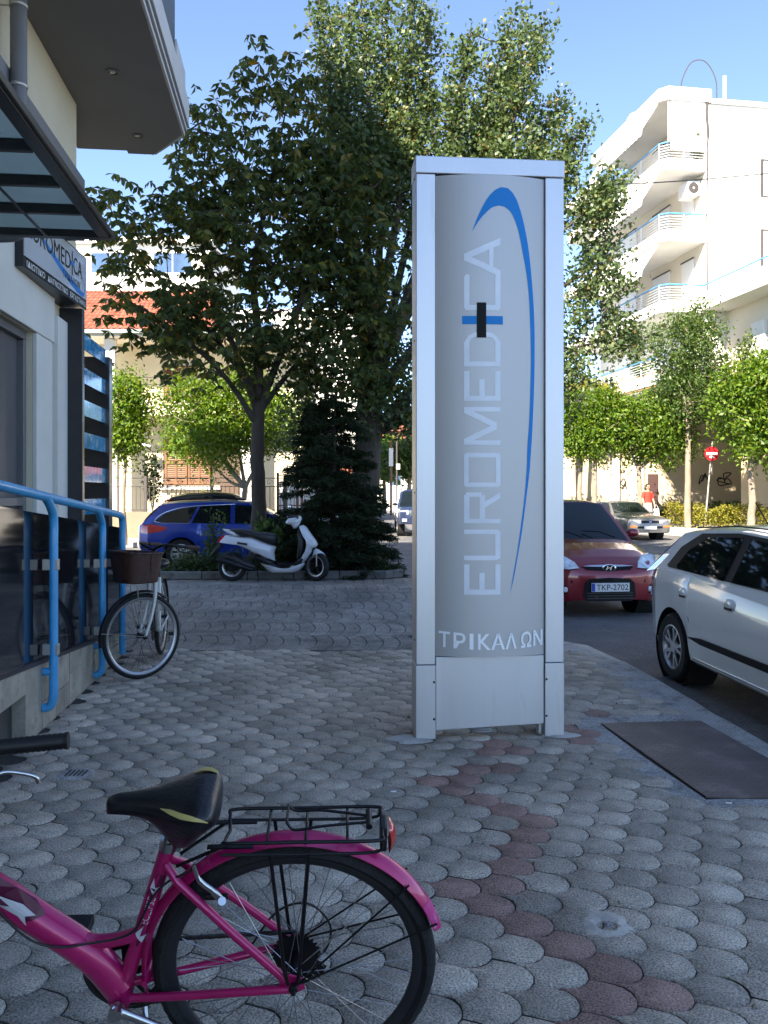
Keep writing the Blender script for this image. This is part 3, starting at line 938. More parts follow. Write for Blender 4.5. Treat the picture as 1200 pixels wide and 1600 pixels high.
# ------------------------------------------------------------------ bicycles
M_PINK = pmat('pink_paint', (.46, .008, .115), .36, metal=.2, var=.14, vscale=7, coat=.45, dirt_or_glint=(.22, .03, .075), dscale=38, dthr=.62, rvar=.1)
M_PINKW = pmat('pink_faded', (.52, .03, .19), .5, var=.1, vscale=20, dirt_or_glint=(.62, .30, .40), dscale=45, dthr=.56)
M_RUBBER = pmat('rubber', (.0055, .0055, .006), .75, var=.25, vscale=10, bump=.3, bscale=80, dirt_or_glint=(.012, .012, .012), dscale=7, dthr=.58)
M_RIMD = pmat('rim_dark', (.06, .06, .065), .45, metal=.8, var=.15, vscale=6)
M_RIMS = pmat('rim_silver', (.40, .40, .41), .35, metal=.9, var=.1, vscale=8)
M_SPOKE = pmat('spoke_steel', (.42, .42, .43), .3, metal=1., var=.2, vscale=30)
M_SPOKEB = pmat('spoke_black', (.03, .03, .032), .4, metal=.6, var=.2, vscale=30)
M_BLKM = pmat('black_metal', (.006, .006, .007), .4, metal=.3, var=.25, vscale=20, dirt_or_glint=(.025, .022, .02), dscale=25, dthr=.64)
M_BLKP = pmat('black_plastic', (.006, .006, .007), .5, var=.2, vscale=20)
M_STEEL = pmat('steel', (.50, .50, .50), .28, metal=1., var=.12, vscale=20)
M_VINYL = pmat('saddle_vinyl', (.005, .005, .007), .30, var=.2, vscale=7, bump=.12, bscale=120, spec=.5)
M_YEL = pmat('saddle_yellow', (.50, .40, .13), .5, var=.12, vscale=20)
M_CABLE = pmat('cable_black', (.01, .01, .01), .45, var=.1)
M_REDL = pmat('red_reflector', (.48, .02, .012), .2, var=.2, vscale=30, coat=.5)
M_DECAL = pmat('decal_white', (.60, .60, .62), .4, var=.08, vscale=30)
M_DECALD = pmat('decal_dark', (.10, .006, .035), .4, var=.08, vscale=30)
M_WPAINT = pmat('white_paint', (.62, .62, .58), .35, var=.05, vscale=6, coat=.4)

def rx90():
    return Matrix.Rotation(R(90), 4, 'X')

def bike_wheel(parent, c, Rr, tr, m_rim, m_spk, nsp=36, hubw=.055, rot=None, seg=72, name='wheel'):
    """rim mesh carrying tyre, hub and spokes; axis = local y"""
    rr = Rr - tr * 1.75
    m = MB()
    m.lathe([(rr + .004, -.012), (rr + .002, .012), (rr - .009, .011), (rr - .019, .004), (rr - .019, -.004), (rr - .009, -.011)], seg, rx90(), closed=True)
    rim = m.build(name, m_rim, parent, smooth=40)
    rim.location = c
    if rot: rim.rotation_euler = rot
    m = MB()
    n = seg * 2
    prof0 = [(rr + .001, -.010), (rr + tr * .7, -tr * .98), (rr + tr * 1.2, -tr * .82), (Rr - .003, -tr * .45), (Rr, 0), (Rr - .003, tr * .45), (rr + tr * 1.2, tr * .82), (rr + tr * .7, tr * .98), (rr + .001, .010)]
    rows = []
    for i in range(n):
        a = 2 * math.pi * i / n
        k = .0022 if i % 2 else 0
        rows.append([((r_ - (k if abs(z_) > tr * .3 and r_ > rr + tr else 0)) * math.cos(a), z_, (r_ - (k if abs(z_) > tr * .3 and r_ > rr + tr else 0)) * math.sin(a)) for r_, z_ in prof0])
    m.grid(rows, closed_u=True)
    m.build('tyre', M_RUBBER, rim, smooth=50)
    m = MB()
    m.lathe([(.0, -hubw - .012), (.008, -hubw - .012), (.008, -hubw), (.024, -hubw + .004), (.024, -hubw + .008), (.014, -hubw + .016), (.014, hubw - .016), (.024, hubw - .008), (.024, hubw - .004), (.008, hubw), (.008, hubw + .012), (0, hubw + .012)], 18, rx90())
    m.build('hub', M_BLKM, rim, smooth=40)
    sm = []
    for side in (-1, 1):
        for cross in (-1, 1):
            m = MB()
            a = cross * R(62)
            m.tube([(.022 * math.cos(a), side * (hubw - .007), .022 * math.sin(a)), (rr - .024, side * .003, 0)], .0011, 5, cap=False)
            me = None
            sm.append((m, side, cross))
    first = {}
    for i in range(nsp):
        key = i % 4
        if key not in first:
            o = sm[key][0].build('spoke', m_spk, rim)
            first[key] = o
        else:
            o = first[key].copy(); col.objects.link(o); o.parent = rim
        o.rotation_euler = (0, 2 * math.pi * i / nsp + .04, 0)
    return rim

def mudguard(parent, c, r, w, a0, a1, mat, n=40, name='mudguard'):
    m = MB(); rows = []
    for i in range(n + 1):
        a = a0 + (a1 - a0) * i / n
        tp = min(1, (n - i) / 2.5 + .45) if i > n - 3 and name == 'mudguard_tip' else 1
        row = []
        for j in range(9):
            t = -1 + 2 * j / 8
            rad = r - .016 * t * t
            row.append((c[0] + rad * math.cos(a), c[1] + t * w / 2 * tp, c[2] + rad * math.sin(a)))
        for j in range(8, -1, -1):
            t = -1 + 2 * j / 8
            rad = r - .0025 - .016 * t * t
            row.append((c[0] + rad * math.cos(a), c[1] + t * (w / 2 - .001) * tp, c[2] + rad * math.sin(a)))
        row.append(row[0])
        rows.append(row)
    m.grid(rows)
    return m.build(name, mat, parent, smooth=50)

# ---- pink bicycle -------------------------------------------------
hd = Vector((-.9989, -.047, 0)); bl = Vector((.047, -.9989, 0))
LEAN = R(14)                                  # resting on its kick stand
BL = Vector((-.223, 2.135, 0))
pb = thing('bicycle', 'pink step-through bicycle with black saddle and wire rear rack', 'bicycle', BL, math.atan2(hd.y, hd.x))
pb.rotation_euler[0] = -LEAN
def Bp(px, py, c=0.):
    kx, ky, t = (px - 600) / 1300, (py - 770) / 1300, math.tan(LEAN)
    D = (BL.dot(bl) + c * math.cos(LEAN) + t * (1.5 + c * math.sin(LEAN))) / (kx * bl.x + bl.y + ky * t)
    q = Vector((kx * D, D, 0)) - BL
    return Vector((q.dot(hd), c, (1.5 - ky * D + c * math.sin(LEAN)) / math.cos(LEAN)))
AX = Vector((0, 0, .348))
RW = .348
bike_wheel(pb, AX, RW, .0225, M_RIMD, M_SPOKE, 36)
fwx = 1.095
bike_wheel(pb, (fwx, 0, RW), RW, .0225, M_RIMD, M_SPOKE, 36, rot=(0, 0, R(14)))
BB = Bp(192, 1547, 0); BB.y = 0
st_top = Bp(264, 1318)
# main frame
fr = MB()
fr.tube([BB, BB.lerp(st_top, .5), st_top], .0185, 16)
fr.tube([BB + Vector((0, -.036, 0)), BB + Vector((0, .036, 0))], .026, 16)
head_lo = Vector((.875, 0, .665)); head_hi = Vector((.835, 0, .80))
dt = smoothpath([BB + Vector((.005, 0, .01)), Bp(140, 1490), Bp(60, 1436), Bp(-10, 1390), Vector((.78, 0, .63)), Vector((.85, 0, .70))], 8)
fr.tube(dt, list(np.linspace(.039, .037, len(dt))), 18)
fr.tube(smoothpath([Bp(70, 1432), Bp(105, 1459), Bp(150, 1470), Bp(190, 1466), Bp(226, 1454)], 6), .0165, 14)
fr.tube([head_lo, head_hi], .024, 16)
frame_o = fr.build('frame', M_PINK, pb, smooth=55)
# stays
for s in (1, -1):
    m = MB()
    m.tube(smoothpath([BB + Vector((-.015, s * .024, .0)), BB.lerp(AX, .35) + Vector((0, s * .040, -.004)), AX + Vector((.07, s * .064, -.012)), AX + Vector((.0, s * .067, -.006))], 6), .0105, 12)
    m.build('chain_stay', M_PINK, pb, smooth=55)
    m = MB()
    top_ = Bp(268, 1352)
    m.tube([top_ + Vector((.01, s * .012, .012)), top_ + Vector((-.02, s * .034, -.02)), (top_ + Vector((-.02, 0, -.02))).lerp(AX, .5) + Vector((0, s * .055, 0)), AX + Vector((.02, s * .066, .02))], .0105, 12)
    m.build('seat_stay', M_PINK, pb, smooth=55)
    m = MB()
    pl = [(-.028, -.012), (-.02, .018), (.01, .03), (.035, .012), (.03, -.016), (.0, -.028)]
    m.prism(pl, .006, frame(AX + Vector((.0, s * .066 - .003, 0)), (1, 0, 0), (0, 0, 1)))
    dp_ = m.build('dropout', M_PINK, pb, bevel=.002)
    m = MB(); m.lathe([(0, .0), (.011, .0), (.012, .005), (.011, .010), (.006, .012), (.006, .02), (0, .02)], 6, Matrix.Translation(AX + Vector((0, s * .07, 0))) @ Matrix.Rotation(R(-90 * s), 4, 'X'))
    m.build('axle_nut', M_BLKM, pb, smooth=30)
# bridge and stay plate
m = MB(); m.tube([(.36, -.04, .34), (.36, .04, .34)], .008, 10); m.build('stay_bridge', M_PINK, pb, smooth=50)
# seat post, clamp, saddle
m = MB(); m.tube([st_top - Vector((.0, 0, .01)), Bp(268, 1292)], .0135, 14); m.build('seat_post', M_STEEL, pb, smooth=50)
m = MB(); m.tube([st_top + Vector((.003, 0, -.012)), st_top + Vector((-.003, 0, .012))], .0215, 16)
m.tube([st_top + Vector((-.026, -.022, 0)), st_top + Vector((-.026, .024, 0))], .006, 10)
m.build('seat_clamp', M_STEEL, pb, smooth=50)
sdc = Bp(255, 1250)
m = MB(); rows = []
nose, rear = Bp(165, 1240).x, Bp(344, 1245).x
sec = [  # t, half width, top z px, drop
 (0.0, .006, 1238, .010), (.02, .022, 1233, .026), (.10, .031, 1229, .036), (.25, .036, 1226, .042), (.42, .048, 1222, .070), (.53, .064, 1218, .130), (.60, .076, 1216, .152),
 (.70, .094, 1212, .152), (.80, .102, 1208, .130), (.90, .102, 1206, .104), (.96, .090, 1210, .080), (.99, .075, 1216, .058), (1.0, .04, 1228, .03)]
for t, hw, pz, drop in sec:
    x = nose + (rear - nose) * t
    zt = Bp(165 + 179 * t, pz).z - .022 - .016 * t
    row = []
    for a in np.linspace(0, 2 * math.pi, 29):
        ca, sa = math.cos(a), math.sin(a)
        y = hw * (abs(ca) ** .75) * (1 if ca >= 0 else -1)
        if sa >= 0:
            z = zt - .028 + .028 * abs(sa) ** .8
        else:
            z = zt - .028 - max(.006, drop - .028) * abs(sa) ** .7
            y *= (1 - .62 * abs(sa) ** 1.2)
        row.append((x, y, z))
    rows.append(row)
m.grid(rows)
m.add(rows[0], [tuple(range(28))]); m.add(rows[-1], [tuple(range(28))])
sad = m.build('saddle', M_VINYL, pb, smooth=70)
md = sad.modifiers.new('sub', 'SUBSURF'); md.levels = 1; md.render_levels = 2
def sad_patch(name, poly, mat, lift=.003):
    # polygon in (t, angle) on the saddle skin
    ts = [s_[0] for s_ in sec]
    def skin(t, a):
        hw = np.interp(t, ts, [s_[1] for s_ in sec]) + lift; pz = np.interp(t, ts, [s_[2] for s_ in sec]); drop = np.interp(t, ts, [s_[3] for s_ in sec])
        x = nose + (rear - nose) * t; zt = Bp(165 + 179 * t, pz).z - .022 - .016 * t + lift
        ca, sa = math.cos(a), math.sin(a)
        y = hw * (abs(ca) ** .75) * (1 if ca >= 0 else -1)
        if sa >= 0: z = zt - .028 + .028 * abs(sa) ** .8
        else:
            z = zt - .028 - lift - max(.006, drop - .028) * abs(sa) ** .7; y *= (1 - .62 * abs(sa) ** 1.2)
        return (x, y, z)
    mb = MB(); mb.grid([[skin(t, a0 + (a1 - a0) * k / 4) for k in range(5)] for t, a0, a1 in poly])
    return mb.build(name, mat, sad, smooth=60)
sad_patch('yellow_stripe', [(.52, .62, .66), (.62, .42, .72), (.72, .28, .62), (.82, .16, .46), (.90, .06, .24), (.95, .0, .04)], M_YEL)
sad_patch('yellow_stripe', [(.72, 2.2, 2.25), (.80, 2.15, 2.5), (.88, 2.1, 2.5), (.95, 2.2, 2.4)], M_YEL)
for s in (1, -1):
    m = MB()
    m.tube(smoothpath([(nose - .04, 0, sdc.z - .002), (sdc.x + .02, s * .02, sdc.z - .05), (sdc.x - .05, s * .03, sdc.z - .05), (rear + .03, s * .05, sdc.z - .02)], 5), .004, 8)
    m.build('saddle_rail', M_STEEL, sad, smooth=50)
# mudguard
a0 = R(176); a1 = R(24)
mudguard(pb, (0, 0, .338), RW + .032, .056, R(-4), R(0), M_PINK, 2)  if False else None
mg = mudguard(pb, (0, 0, RW), RW + .026, .060, R(-9), R(150), M_PINK, 48)
mudguard(pb, (0, 0, RW), RW + .026, .060, R(150.2), R(164), M_PINKW, 8, 'mudguard_tip')
for s in (1, -1):
    m = MB()
    m.tube([AX + Vector((-.01, s * .072, .01)), (-.275, s * .030, .348 + .245)], .0026, 6)
    m.tube([AX + Vector((-.01, s * .072, .01)), (-.345, s * .030, .348 + .135)], .0026, 6)
    m.build('mudguard_stay', M_BLKM, pb, smooth=50)
# rear rack
rk = MB()
zr = .742
x0, x1 = Bp(352, 1300, 0).x, Bp(596, 1300, 0).x
w2 = .064
def rackrail(pts, r=.0042): rk.tube(smoothpath(pts, 5), r, 8)
rackrail([(x0 - .012, 0, zr - .012), (x0 - .006, w2 * .75, zr - .006), (x0 - .02, w2, zr), ((x0 + x1) / 2, w2, zr), (x1 + .015, w2, zr), (x1, w2 * .7, zr), (x1, 0, zr), (x1, -w2 * .7, zr), (x1 + .015, -w2, zr), ((x0 + x1) / 2, -w2, zr), (x0 - .02, -w2, zr), (x0 - .006, -w2 * .75, zr - .006), (x0 - .012, 0, zr - .012)])
for f in (.28, .52, .78):
    x = x0 + (x1 - x0) * f
    rk.tube([(x, w2, zr - .004), (x, w2 * .5, zr + .001), (x, -w2 * .5, zr + .001), (x, -w2, zr - .004)], .0036, 6)
rackrail([(x0 + .0, w2, zr - .03), ((x0 + x1) / 2, w2, zr - .032), (x1 + .02, w2, zr - .030), (x1, w2, zr - .006)], .0038)
rackrail([(x0 + .0, -w2, zr - .03), ((x0 + x1) / 2, -w2, zr - .032), (x1 + .02, -w2, zr - .030), (x1, -w2, zr - .006)], .0038)
rack = rk.build('rack', M_BLKM, pb, smooth=50)
m = MB()
for s in (1, -1):
    m.tube(smoothpath([(x1 + .03, s * .012, zr + .012), (x0 + (x1 - x0) * .62, s * .03, zr + .016), (x0 + (x1 - x0) * .45, s * .036, zr + .012), (x0 + (x1 - x0) * .40, s * .034, zr + .03)], 6), .0036, 6)
m.tube([(x0 + (x1 - x0) * .40, -.034, zr + .03), (x0 + (x1 - x0) * .40, .034, zr + .03)], .0036, 6)
m.tube([(x1 + .03, -.03, zr + .012), (x1 + .03, .03, zr + .012)], .0075, 10)
m.build('spring_clip', M_BLKM, rack, smooth=50)
for s in (1, -1):
    m = MB()
    for f in (.30, .54):
        m.tube([(x0 + (x1 - x0) * f, s * w2, zr - .03), (AX.x + (.02 if f < .4 else -.015), s * .075, AX.z + .05), (AX.x + (.012 if f < .4 else -.01), s * .076, AX.z + .015)], .0046, 7)
    m.build('rack_leg', M_BLKM, rack, smooth=50)
    m = MB()
    xx = x0 + .005
    m.box(xx - .075, xx + .03, s * .045 - .007, s * .045 + .007, zr - .024, zr - .0205)
    m.tube([(xx - .0, s * .045, zr - .024), (st_top.x - .02, s * .022, st_top.z - .045)], .0042, 7)
    m.build('rack_bracket', M_BLKM, rack, smooth=40)
m = MB(); m.box(x1 - .012, x1 + .004, -.026, .026, zr - .060, zr + .006); m.build('lamp_holder', M_BLKP, rack, bevel=.004)
m = MB()
rows = []
for z in np.linspace(-.040, .024, 8):
    zz = (z + .008) / .033
    bulge = .022 * math.sqrt(max(.12, 1 - zz * zz * .9))
    rows.append([(x1 - .013 - bulge * (1 - (t * t) * .6), t * .032, zr - .022 + z) for t in np.linspace(-1, 1, 7)])
m.grid(rows)
m.add(rows[0], [tuple(range(7))]); m.add(rows[-1], [tuple(range(7))])
m.build('reflector', M_REDL, rack, smooth=60)
# drivetrain (right side = far side of the picture)
dy = -.052
def sprocket(name, r, t, nt_, c, mat, parent, inner=None):
    m = MB(); pts = []
    for i in range(nt_ * 4):
        a = 2 * math.pi * i / (nt_ * 4)
        pts.append(((r + (.004 if i % 4 < 2 else -.003)) * math.cos(a), (r + (.004 if i % 4 < 2 else -.003)) * math.sin(a)))
    m.prism(pts, t, Matrix.Translation(c) @ rx90())
    return m.build(name, mat, parent)
for k, rr_ in enumerate((.058, .050, .043, .036, .030)):
    sprocket('sprocket', rr_, .0022, int(rr_ * 480), AX + Vector((0, -.030 - .005 * k, 0)), M_BLKM, pb)
m = MB(); m.lathe([(.075, -.002), (.098, -.002), (.098, .002), (.075, .002)], 44, Matrix.Translation(BB + Vector((0, dy, 0))) @ rx90(), closed=True)
for k in range(5):
    a = 2 * math.pi * k / 5 + .3
    m.box(.0, .08, -.011, .009, -.002, .002, Matrix.Translation(BB + Vector((0, dy, 0))) @ rx90() @ Matrix.Rotation(a, 4, 'Z'))
cr_ = m.build('chainring', M_BLKM, pb)
m = MB(); m.lathe([(.090, -.003), (.112, -.003), (.116, .0), (.112, .003), (.090, .003)], 44, Matrix.Translation(BB + Vector((0, dy - .007, 0))) @ rx90(), closed=True); m.build('chain_guard', M_BLKP, pb, smooth=40)
# cranks + pedals: near (left) crank points down/back in the picture
for s, ang in ((1, R(203)), (-1, R(23))):
    d = Vector((math.cos(ang), 0, math.sin(ang)))
    c0 = BB + Vector((0, s * .062, 0)); c1 = c0 + d * .168 + Vector((0, s * .012, 0))
    m = MB(); m.tube([c0 - d * .012, c0 + d * .03, c0 + d * .1 + Vector((0, s * .006, 0)), c1 + d * .01], [.018, .0125, .0105, .0125], 12, flat=.7)
    m.tube([c0 - Vector((0, s * .012, 0)), c0 + Vector((0, s * .014, 0))], .017, 14)
    ck = m.build('crank', M_STEEL, pb, smooth=50)
    m = MB()
    m.box(c1.x - .042, c1.x + .042, c1.y + s * .02 - .0, c1.y + s * .02 + s * .075, c1.z - .013, c1.z + .013)
    m.tube([c1, c1 + Vector((0, s * .03, 0))], .006, 8)
    pdl = m.build('pedal', M_BLKP, ck, bevel=.006)
# chain: two runs of links, derailleur cage
m = MB()
jock = AX + Vector((-.01, -.045, -.085)); jock2 = AX + Vector((-.055, -.045, -.055))
def links(a, b):
    n = int((b - a).length / .0127); t = (b - a).normalized(); u_ = Vector((0, 1, 0))
    for i in range(n):
        c = a.lerp(b, (i + .5) / n)
        Mx = frame(c, t, (0, 1, 0))
        h_ = .0042 if i % 2 else .0034
        m.box(-.0075, .0075, -.0035, .0035, -h_, h_, Mx)
M_CHAIN = pmat('chain_steel', (.10, .095, .09), .35, metal=.9, var=.3, vscale=60)
for a_, b_ in ((BB + Vector((-.01, dy, .096)), AX + Vector((.0, -.045, .055))), (BB + Vector((.0, dy, -.096)), jock + Vector((.0, 0, -.015))), (jock2 + Vector((-.012, 0, .0)), jock + Vector((-.012, 0, -.01)))):
    m = MB(); links(a_, b_); m.build('chain_run', M_CHAIN, pb)
m = MB()
pl = [(-.012, .03), (.016, .024), (.020, -.012), (.002, -.022), (-.05, .0), (-.066, .03), (-.052, .044), (-.03, .03)]
m.prism([(jock.x + p[0], jock.z + p[1]) for p in pl], .004, Matrix.Translation((0, -.048, 0)) @ rx90())
m.lathe([(0, -.006), (.016, -.006), (.016, .006), (0, .006)], 14, Matrix.Translation(jock) @ rx90())
m.lathe([(0, -.006), (.016, -.006), (.016, .006), (0, .006)], 14, Matrix.Translation(jock2) @ rx90())
m.tube([AX + Vector((0, -.068, -.01)), AX + Vector((-.012, -.07, -.045)), jock + Vector((-.01, -.02, .02))], .011, 10)
m.build('derailleur', M_BLKM, pb, smooth=40)
# v-brake
m = MB()
b0 = Bp(318, 1365, .045); b1 = Bp(352, 1405, .055)
m.tube(smoothpath([Bp(302, 1352, .046), Bp(312, 1376, .05), Bp(332, 1392, .055), Bp(347, 1408, .056)], 5), [.005] * 5 + [.0075] * 6 + [.009] * 5, 10, flat=.6)
m.tube([Bp(347, 1408, .045), Bp(347, 1408, .068)], .0095, 12)
brk = m.build('brake_arm', M_STEEL, pb, smooth=50)
m = MB(); q = Bp(338, 1402, .03); m.box(q.x - .028, q.x + .028, .024, .034, q.z - .006, q.z + .008); m.build('brake_pad', M_BLKP, brk, bevel=.003)
m = MB(); m.tube(smoothpath([Bp(302, 1352, .046), (b0.x, .0, b0.z + .015), (b0.x, -.045, b0.z)], 5), .002, 6); m.build('brake_noodle', M_STEEL, brk, smooth=50)
# cables
m = MB()
m.tube(smoothpath([Bp(-60, 1350, .03), Bp(-20, 1395, .045), Bp(8, 1435, .048), Bp(50, 1470, .046), Bp(95, 1480, .043), Bp(140, 1474, .03), Bp(185, 1466, .024), Bp(213, 1450, .024), Bp(236, 1405, .026), Bp(262, 1378, .03), Bp(295, 1362, .04), Bp(303, 1352, .046)], 6), .0028, 8)
m.build('brake_cable', M_CABLE, pb, smooth=60)
m = MB()
m.tube(smoothpath([AX + Vector((.12, -.05, .0)), AX + Vector((.05, -.06, .10)), AX + Vector((-.03, -.06, .125)), AX + Vector((-.085, -.06, .06)), AX + Vector((-.07, -.06, -.02)), AX + Vector((-.01, -.066, -.05))], 7), .0028, 8)
m.build('gear_cable', M_CABLE, pb, smooth=60)
# fork, stem, handlebar turned so that the near grip comes back
m = MB()
for s in (1, -1):
    m.tube(smoothpath([head_lo + Vector((.01, s * .045, -.03)), Vector((.97, s * .052, .50)), Vector((fwx, s * .052, RW))], 5), [.015] * 3 + [.012] * 8, 10)
m.tube([head_lo + Vector((.01, -.05, -.03)), head_lo + Vector((.01, .05, -.03))], .018, 10)
m.build('fork', M_PINK, pb, smooth=50)
mudguard(pb, (fwx, 0, RW), RW + .03, .058, R(25), R(150), M_PINK, 30)
g1 = Bp(107, 1157, .20); g0 = Bp(-5, 1168, .22)
m = MB()
hc = Vector((.80, 0, 1.03))
gdir = (g0 - g1).normalized()
m.tube(smoothpath([g1, g0, g0 + gdir * .05 + Vector((.02, -.01, 0)), hc + Vector((-.10, .12, .04)), hc, hc + Vector((.10, -.15, .03)), hc + Vector((.12, -.26, .04)), hc + Vector((.06, -.34, .0))], 6), .011, 12)
m.tube([head_hi, hc], .014, 12)
hb = m.build('handlebar', M_BLKM, pb, smooth=60)
m = MB()
n = 26
pts = [g1.lerp(g0, i / n) for i in range(n + 1)]
m.tube(pts, [.0175 if i in (0, n) else (.0168 if i % 2 else .0152) for i in range(n + 1)], 16)
m.build('grip', M_BLKP, hb, smooth=60)
m = MB()
gq = g0 + gdir * .02
m.tube([g0 + gdir * .002, g0 + gdir * .035], .021, 16); m.tube([g0 + gdir * .02 + Vector((0, 0, -.01)), g0 + gdir * .025 + Vector((.0, .0, -.07))], .014, 10)
m.build('brake_mount', M_BLKP, hb, smooth=50)
m = MB()
m.tube(smoothpath([Bp(-16, 1216, .24), Bp(8, 1207, .225), Bp(35, 1209, .215), Bp(55, 1214, .21), Bp(60, 1223, .21)], 5), .0042, 8, flat=.7)
m.build('brake_lever', M_STEEL, hb, smooth=60)
# kick stand
m = MB(); m.tube([BB + Vector((-.06, .03, -.02)), Vector((BB.x - .10, .20, .060)), Vector((BB.x - .13, .205, .060))], .008, 10); m.build('kick_stand', M_STEEL, pb, smooth=50)
# decals on the near side of the tubes
def tube_decal(name, poly_or_text, a, b, r, mat, lift=.0012, cen=0., spread=1.0, is_text=True, flip=False):
    a, b = Vector(a), Vector(b); t = (b - a); ln = t.length; t.normalize()
    nside = Vector((0, 1, 0)); up = nside.cross(t)
    def fn(u, v):
        if flip: u, v = 1 - u, 1 - v
        ang = cen + (v - .5) * spread
        return a + t * (u * ln) + nside * ((r + lift) * math.cos(ang)) + up * ((r + lift) * math.sin(ang))
    if is_text: return text_on(name, poly_or_text, fn, mat, frame_o)
    mb = MB()
    for poly in poly_or_text:
        n_ = len(poly); pp = []
        for i in range(n_):
            p, q = poly[i], poly[(i + 1) % n_]
            for k in (0, .5): pp.append((p[0] + (q[0] - p[0]) * k, p[1] + (q[1] - p[1]) * k))
        mb.add([fn(*p) for p in pp], [tuple(range(len(pp)))])
    return mb.build(name, mat, frame_o, recalc=False)
sa, sb_ = BB.lerp(st_top, .42), BB.lerp(st_top, .72)
d1a, d1b = BB.lerp(st_top, .50), BB.lerp(st_top, .68)
tube_decal('decal_patch', [[(0, 0), (1, .1), (1, .9), (.1, 1)]], BB.lerp(st_top, .34), BB.lerp(st_top, .50), .0185, M_DECALD, .0008, 0, 1.8, False)
tube_decal('decal_patch', [[(0, .1), (.9, 0), (1, .6), (.1, 1)]], BB.lerp(st_top, .66), BB.lerp(st_top, .84), .0185, M_DECALD, .0008, 0, 1.8, False)
tube_decal('lettering', 'ECLIPSE', d1a, d1b, .0185, M_DECAL, .0014, 0, 1.0)
tube_decal('emblem', [[(0, .2), (.5, .0), (.35, .5), (1, .45), (.4, .95), (.2, .6)]], BB.lerp(st_top, .38), BB.lerp(st_top, .49), .0185, M_DECAL, .0014, 0, 1.5, False)
tube_decal('emblem', [[(0, .4), (.6, .1), (.5, .5), (1, .8), (.4, .9)]], BB.lerp(st_top, .69), BB.lerp(st_top, .80), .0185, M_DECAL, .0014, 0, 1.5, False)
e0, e1 = Bp(62, 1425), Bp(2, 1380)
tube_decal('decal_patch', [[(-.05, .1), (.3, -.1), (1.2, .05), (1.2, .75), (.7, .95), (.2, .9)]], e0, e1, .0395, M_DECALD, .0010, -.15, 1.7, False)
tube_decal('emblem', [[(.1, .2), (.45, .15), (1.0, .5), (.62, .55), (.85, .95), (.35, .72), (.05, .95), (.25, .5)]], e0, e1, .0395, M_DECAL, .0017, -.1, 1.3, False)
tube_decal('lettering', 'CLERMONT', Bp(-150, 1275), Bp(18, 1388), .0385, M_DECAL, .0016, .35, .75) if False else tube_decal('lettering', 'CLERMONT', Bp(12, 1386), Bp(-170, 1235), .0385, M_DECAL, .0016, .45, .7, flip=True)
cs0 = BB.lerp(AX, .52) + Vector((0, .042, -.006)); cs1 = BB.lerp(AX, .80) + Vector((0, .055, -.008))
def csfn(u, v):
    p = cs0.lerp(cs1, u); return (p.x, p.y + .0125 + .001, p.z - .0055 + .011 * v)
text_on('lettering', 'WWW.CLERMONT.GR', csfn, M_DECAL, pb)

# ---- white bicycle with wicker basket ------------------------------
wb0 = P(222, 1053, 6.72); wb0.z = 0
wb = thing('bicycle', 'white city bicycle with brown wicker basket leaning by the handrail', 'bicycle', (wb0.x, wb0.y, 0), math.atan2(-.994, .12))
# local x forward (towards the camera), rear wheel at negative x
WR = .345
steer = R(-52)
cs_, sn_ = math.cos(steer), math.sin(steer)
fw = bike_wheel(wb, (0, 0, WR), WR, .021, M_RIMS, M_SPOKEB, 32, rot=(0, 0, steer), seg=60)
bike_wheel(wb, (-1.06, 0, WR), WR, .021, M_RIMS, M_SPOKEB, 32, seg=60)
def st(x, y, z): return Vector((cs_ * x - sn_ * y - .0, sn_ * x + cs_ * y, z))
m = MB()
for s in (1, -1):
    m.tube(smoothpath([st(-.095, s * .05, .80), st(-.085, s * .055, .66), st(-.06, s * .055, .52), st(0, s * .055, WR)], 6), [.0155] * 8 + [.012] * 11, 12)
m.tube([st(-.095, -.055, .80), st(-.095, .055, .80)], .018, 12)
m.build('fork', M_WPAINT, wb, smooth=50)
hx, hy = st(-.11, 0, 0).x, st(-.11, 0, 0).y
m = MB()
m.tube([(hx, hy, .82), (hx - .03, hy, 1.0)], .02, 14)
bbw = Vector((-.62, hy * .5, .29))
m.tube(smoothpath([(hx - .01, hy, .88), (hx - .25, hy * .8, .55), (bbw.x + .08, bbw.y, .34), bbw], 6), .021, 14)
m.tube(smoothpath([(hx - .02, hy, .95), (hx - .28, hy * .8, .63), (-.68, hy * .5, .46)], 6), .017, 12)
stw = Vector((-.76, hy * .3, .74))
m.tube([bbw, stw], .017, 12)
for s in (1, -1):
    m.tube([bbw + Vector((0, s * .02, 0)), Vector((-1.06, s * .06, WR))], .010, 8)
    m.tube([stw + Vector((.01, s * .015, -.05)), Vector((-1.06, s * .06, WR))], .009, 8)
m.build('frame', M_WPAINT, wb, smooth=50)
g = mudguard(wb, (0, 0, 0), WR + .026, .05, R(-8), R(128), M_BLKP, 34)
g.location = (0, 0, WR); g.rotation_euler = (0, 0, steer + math.pi) if False else (0, 0, steer)
mudguard(wb, (-1.06, 0, WR), WR + .028, .052, R(10), R(175), M_BLKP, 34)
for s in (1, -1):
    m = MB(); m.tube([st(0, s * .065, WR), st(.36, s * .026, WR + .06)], .0025, 6); m.build('mudguard_stay', M_STEEL, wb, smooth=50)
for s in (1, -1):
    m = MB(); m.tube([st(0, s * .068, WR), st(.06, s * .06, .60), st(.075, s * .055, .79)], .0035, 6); m.build('basket_stay', M_STEEL, wb, smooth=50)
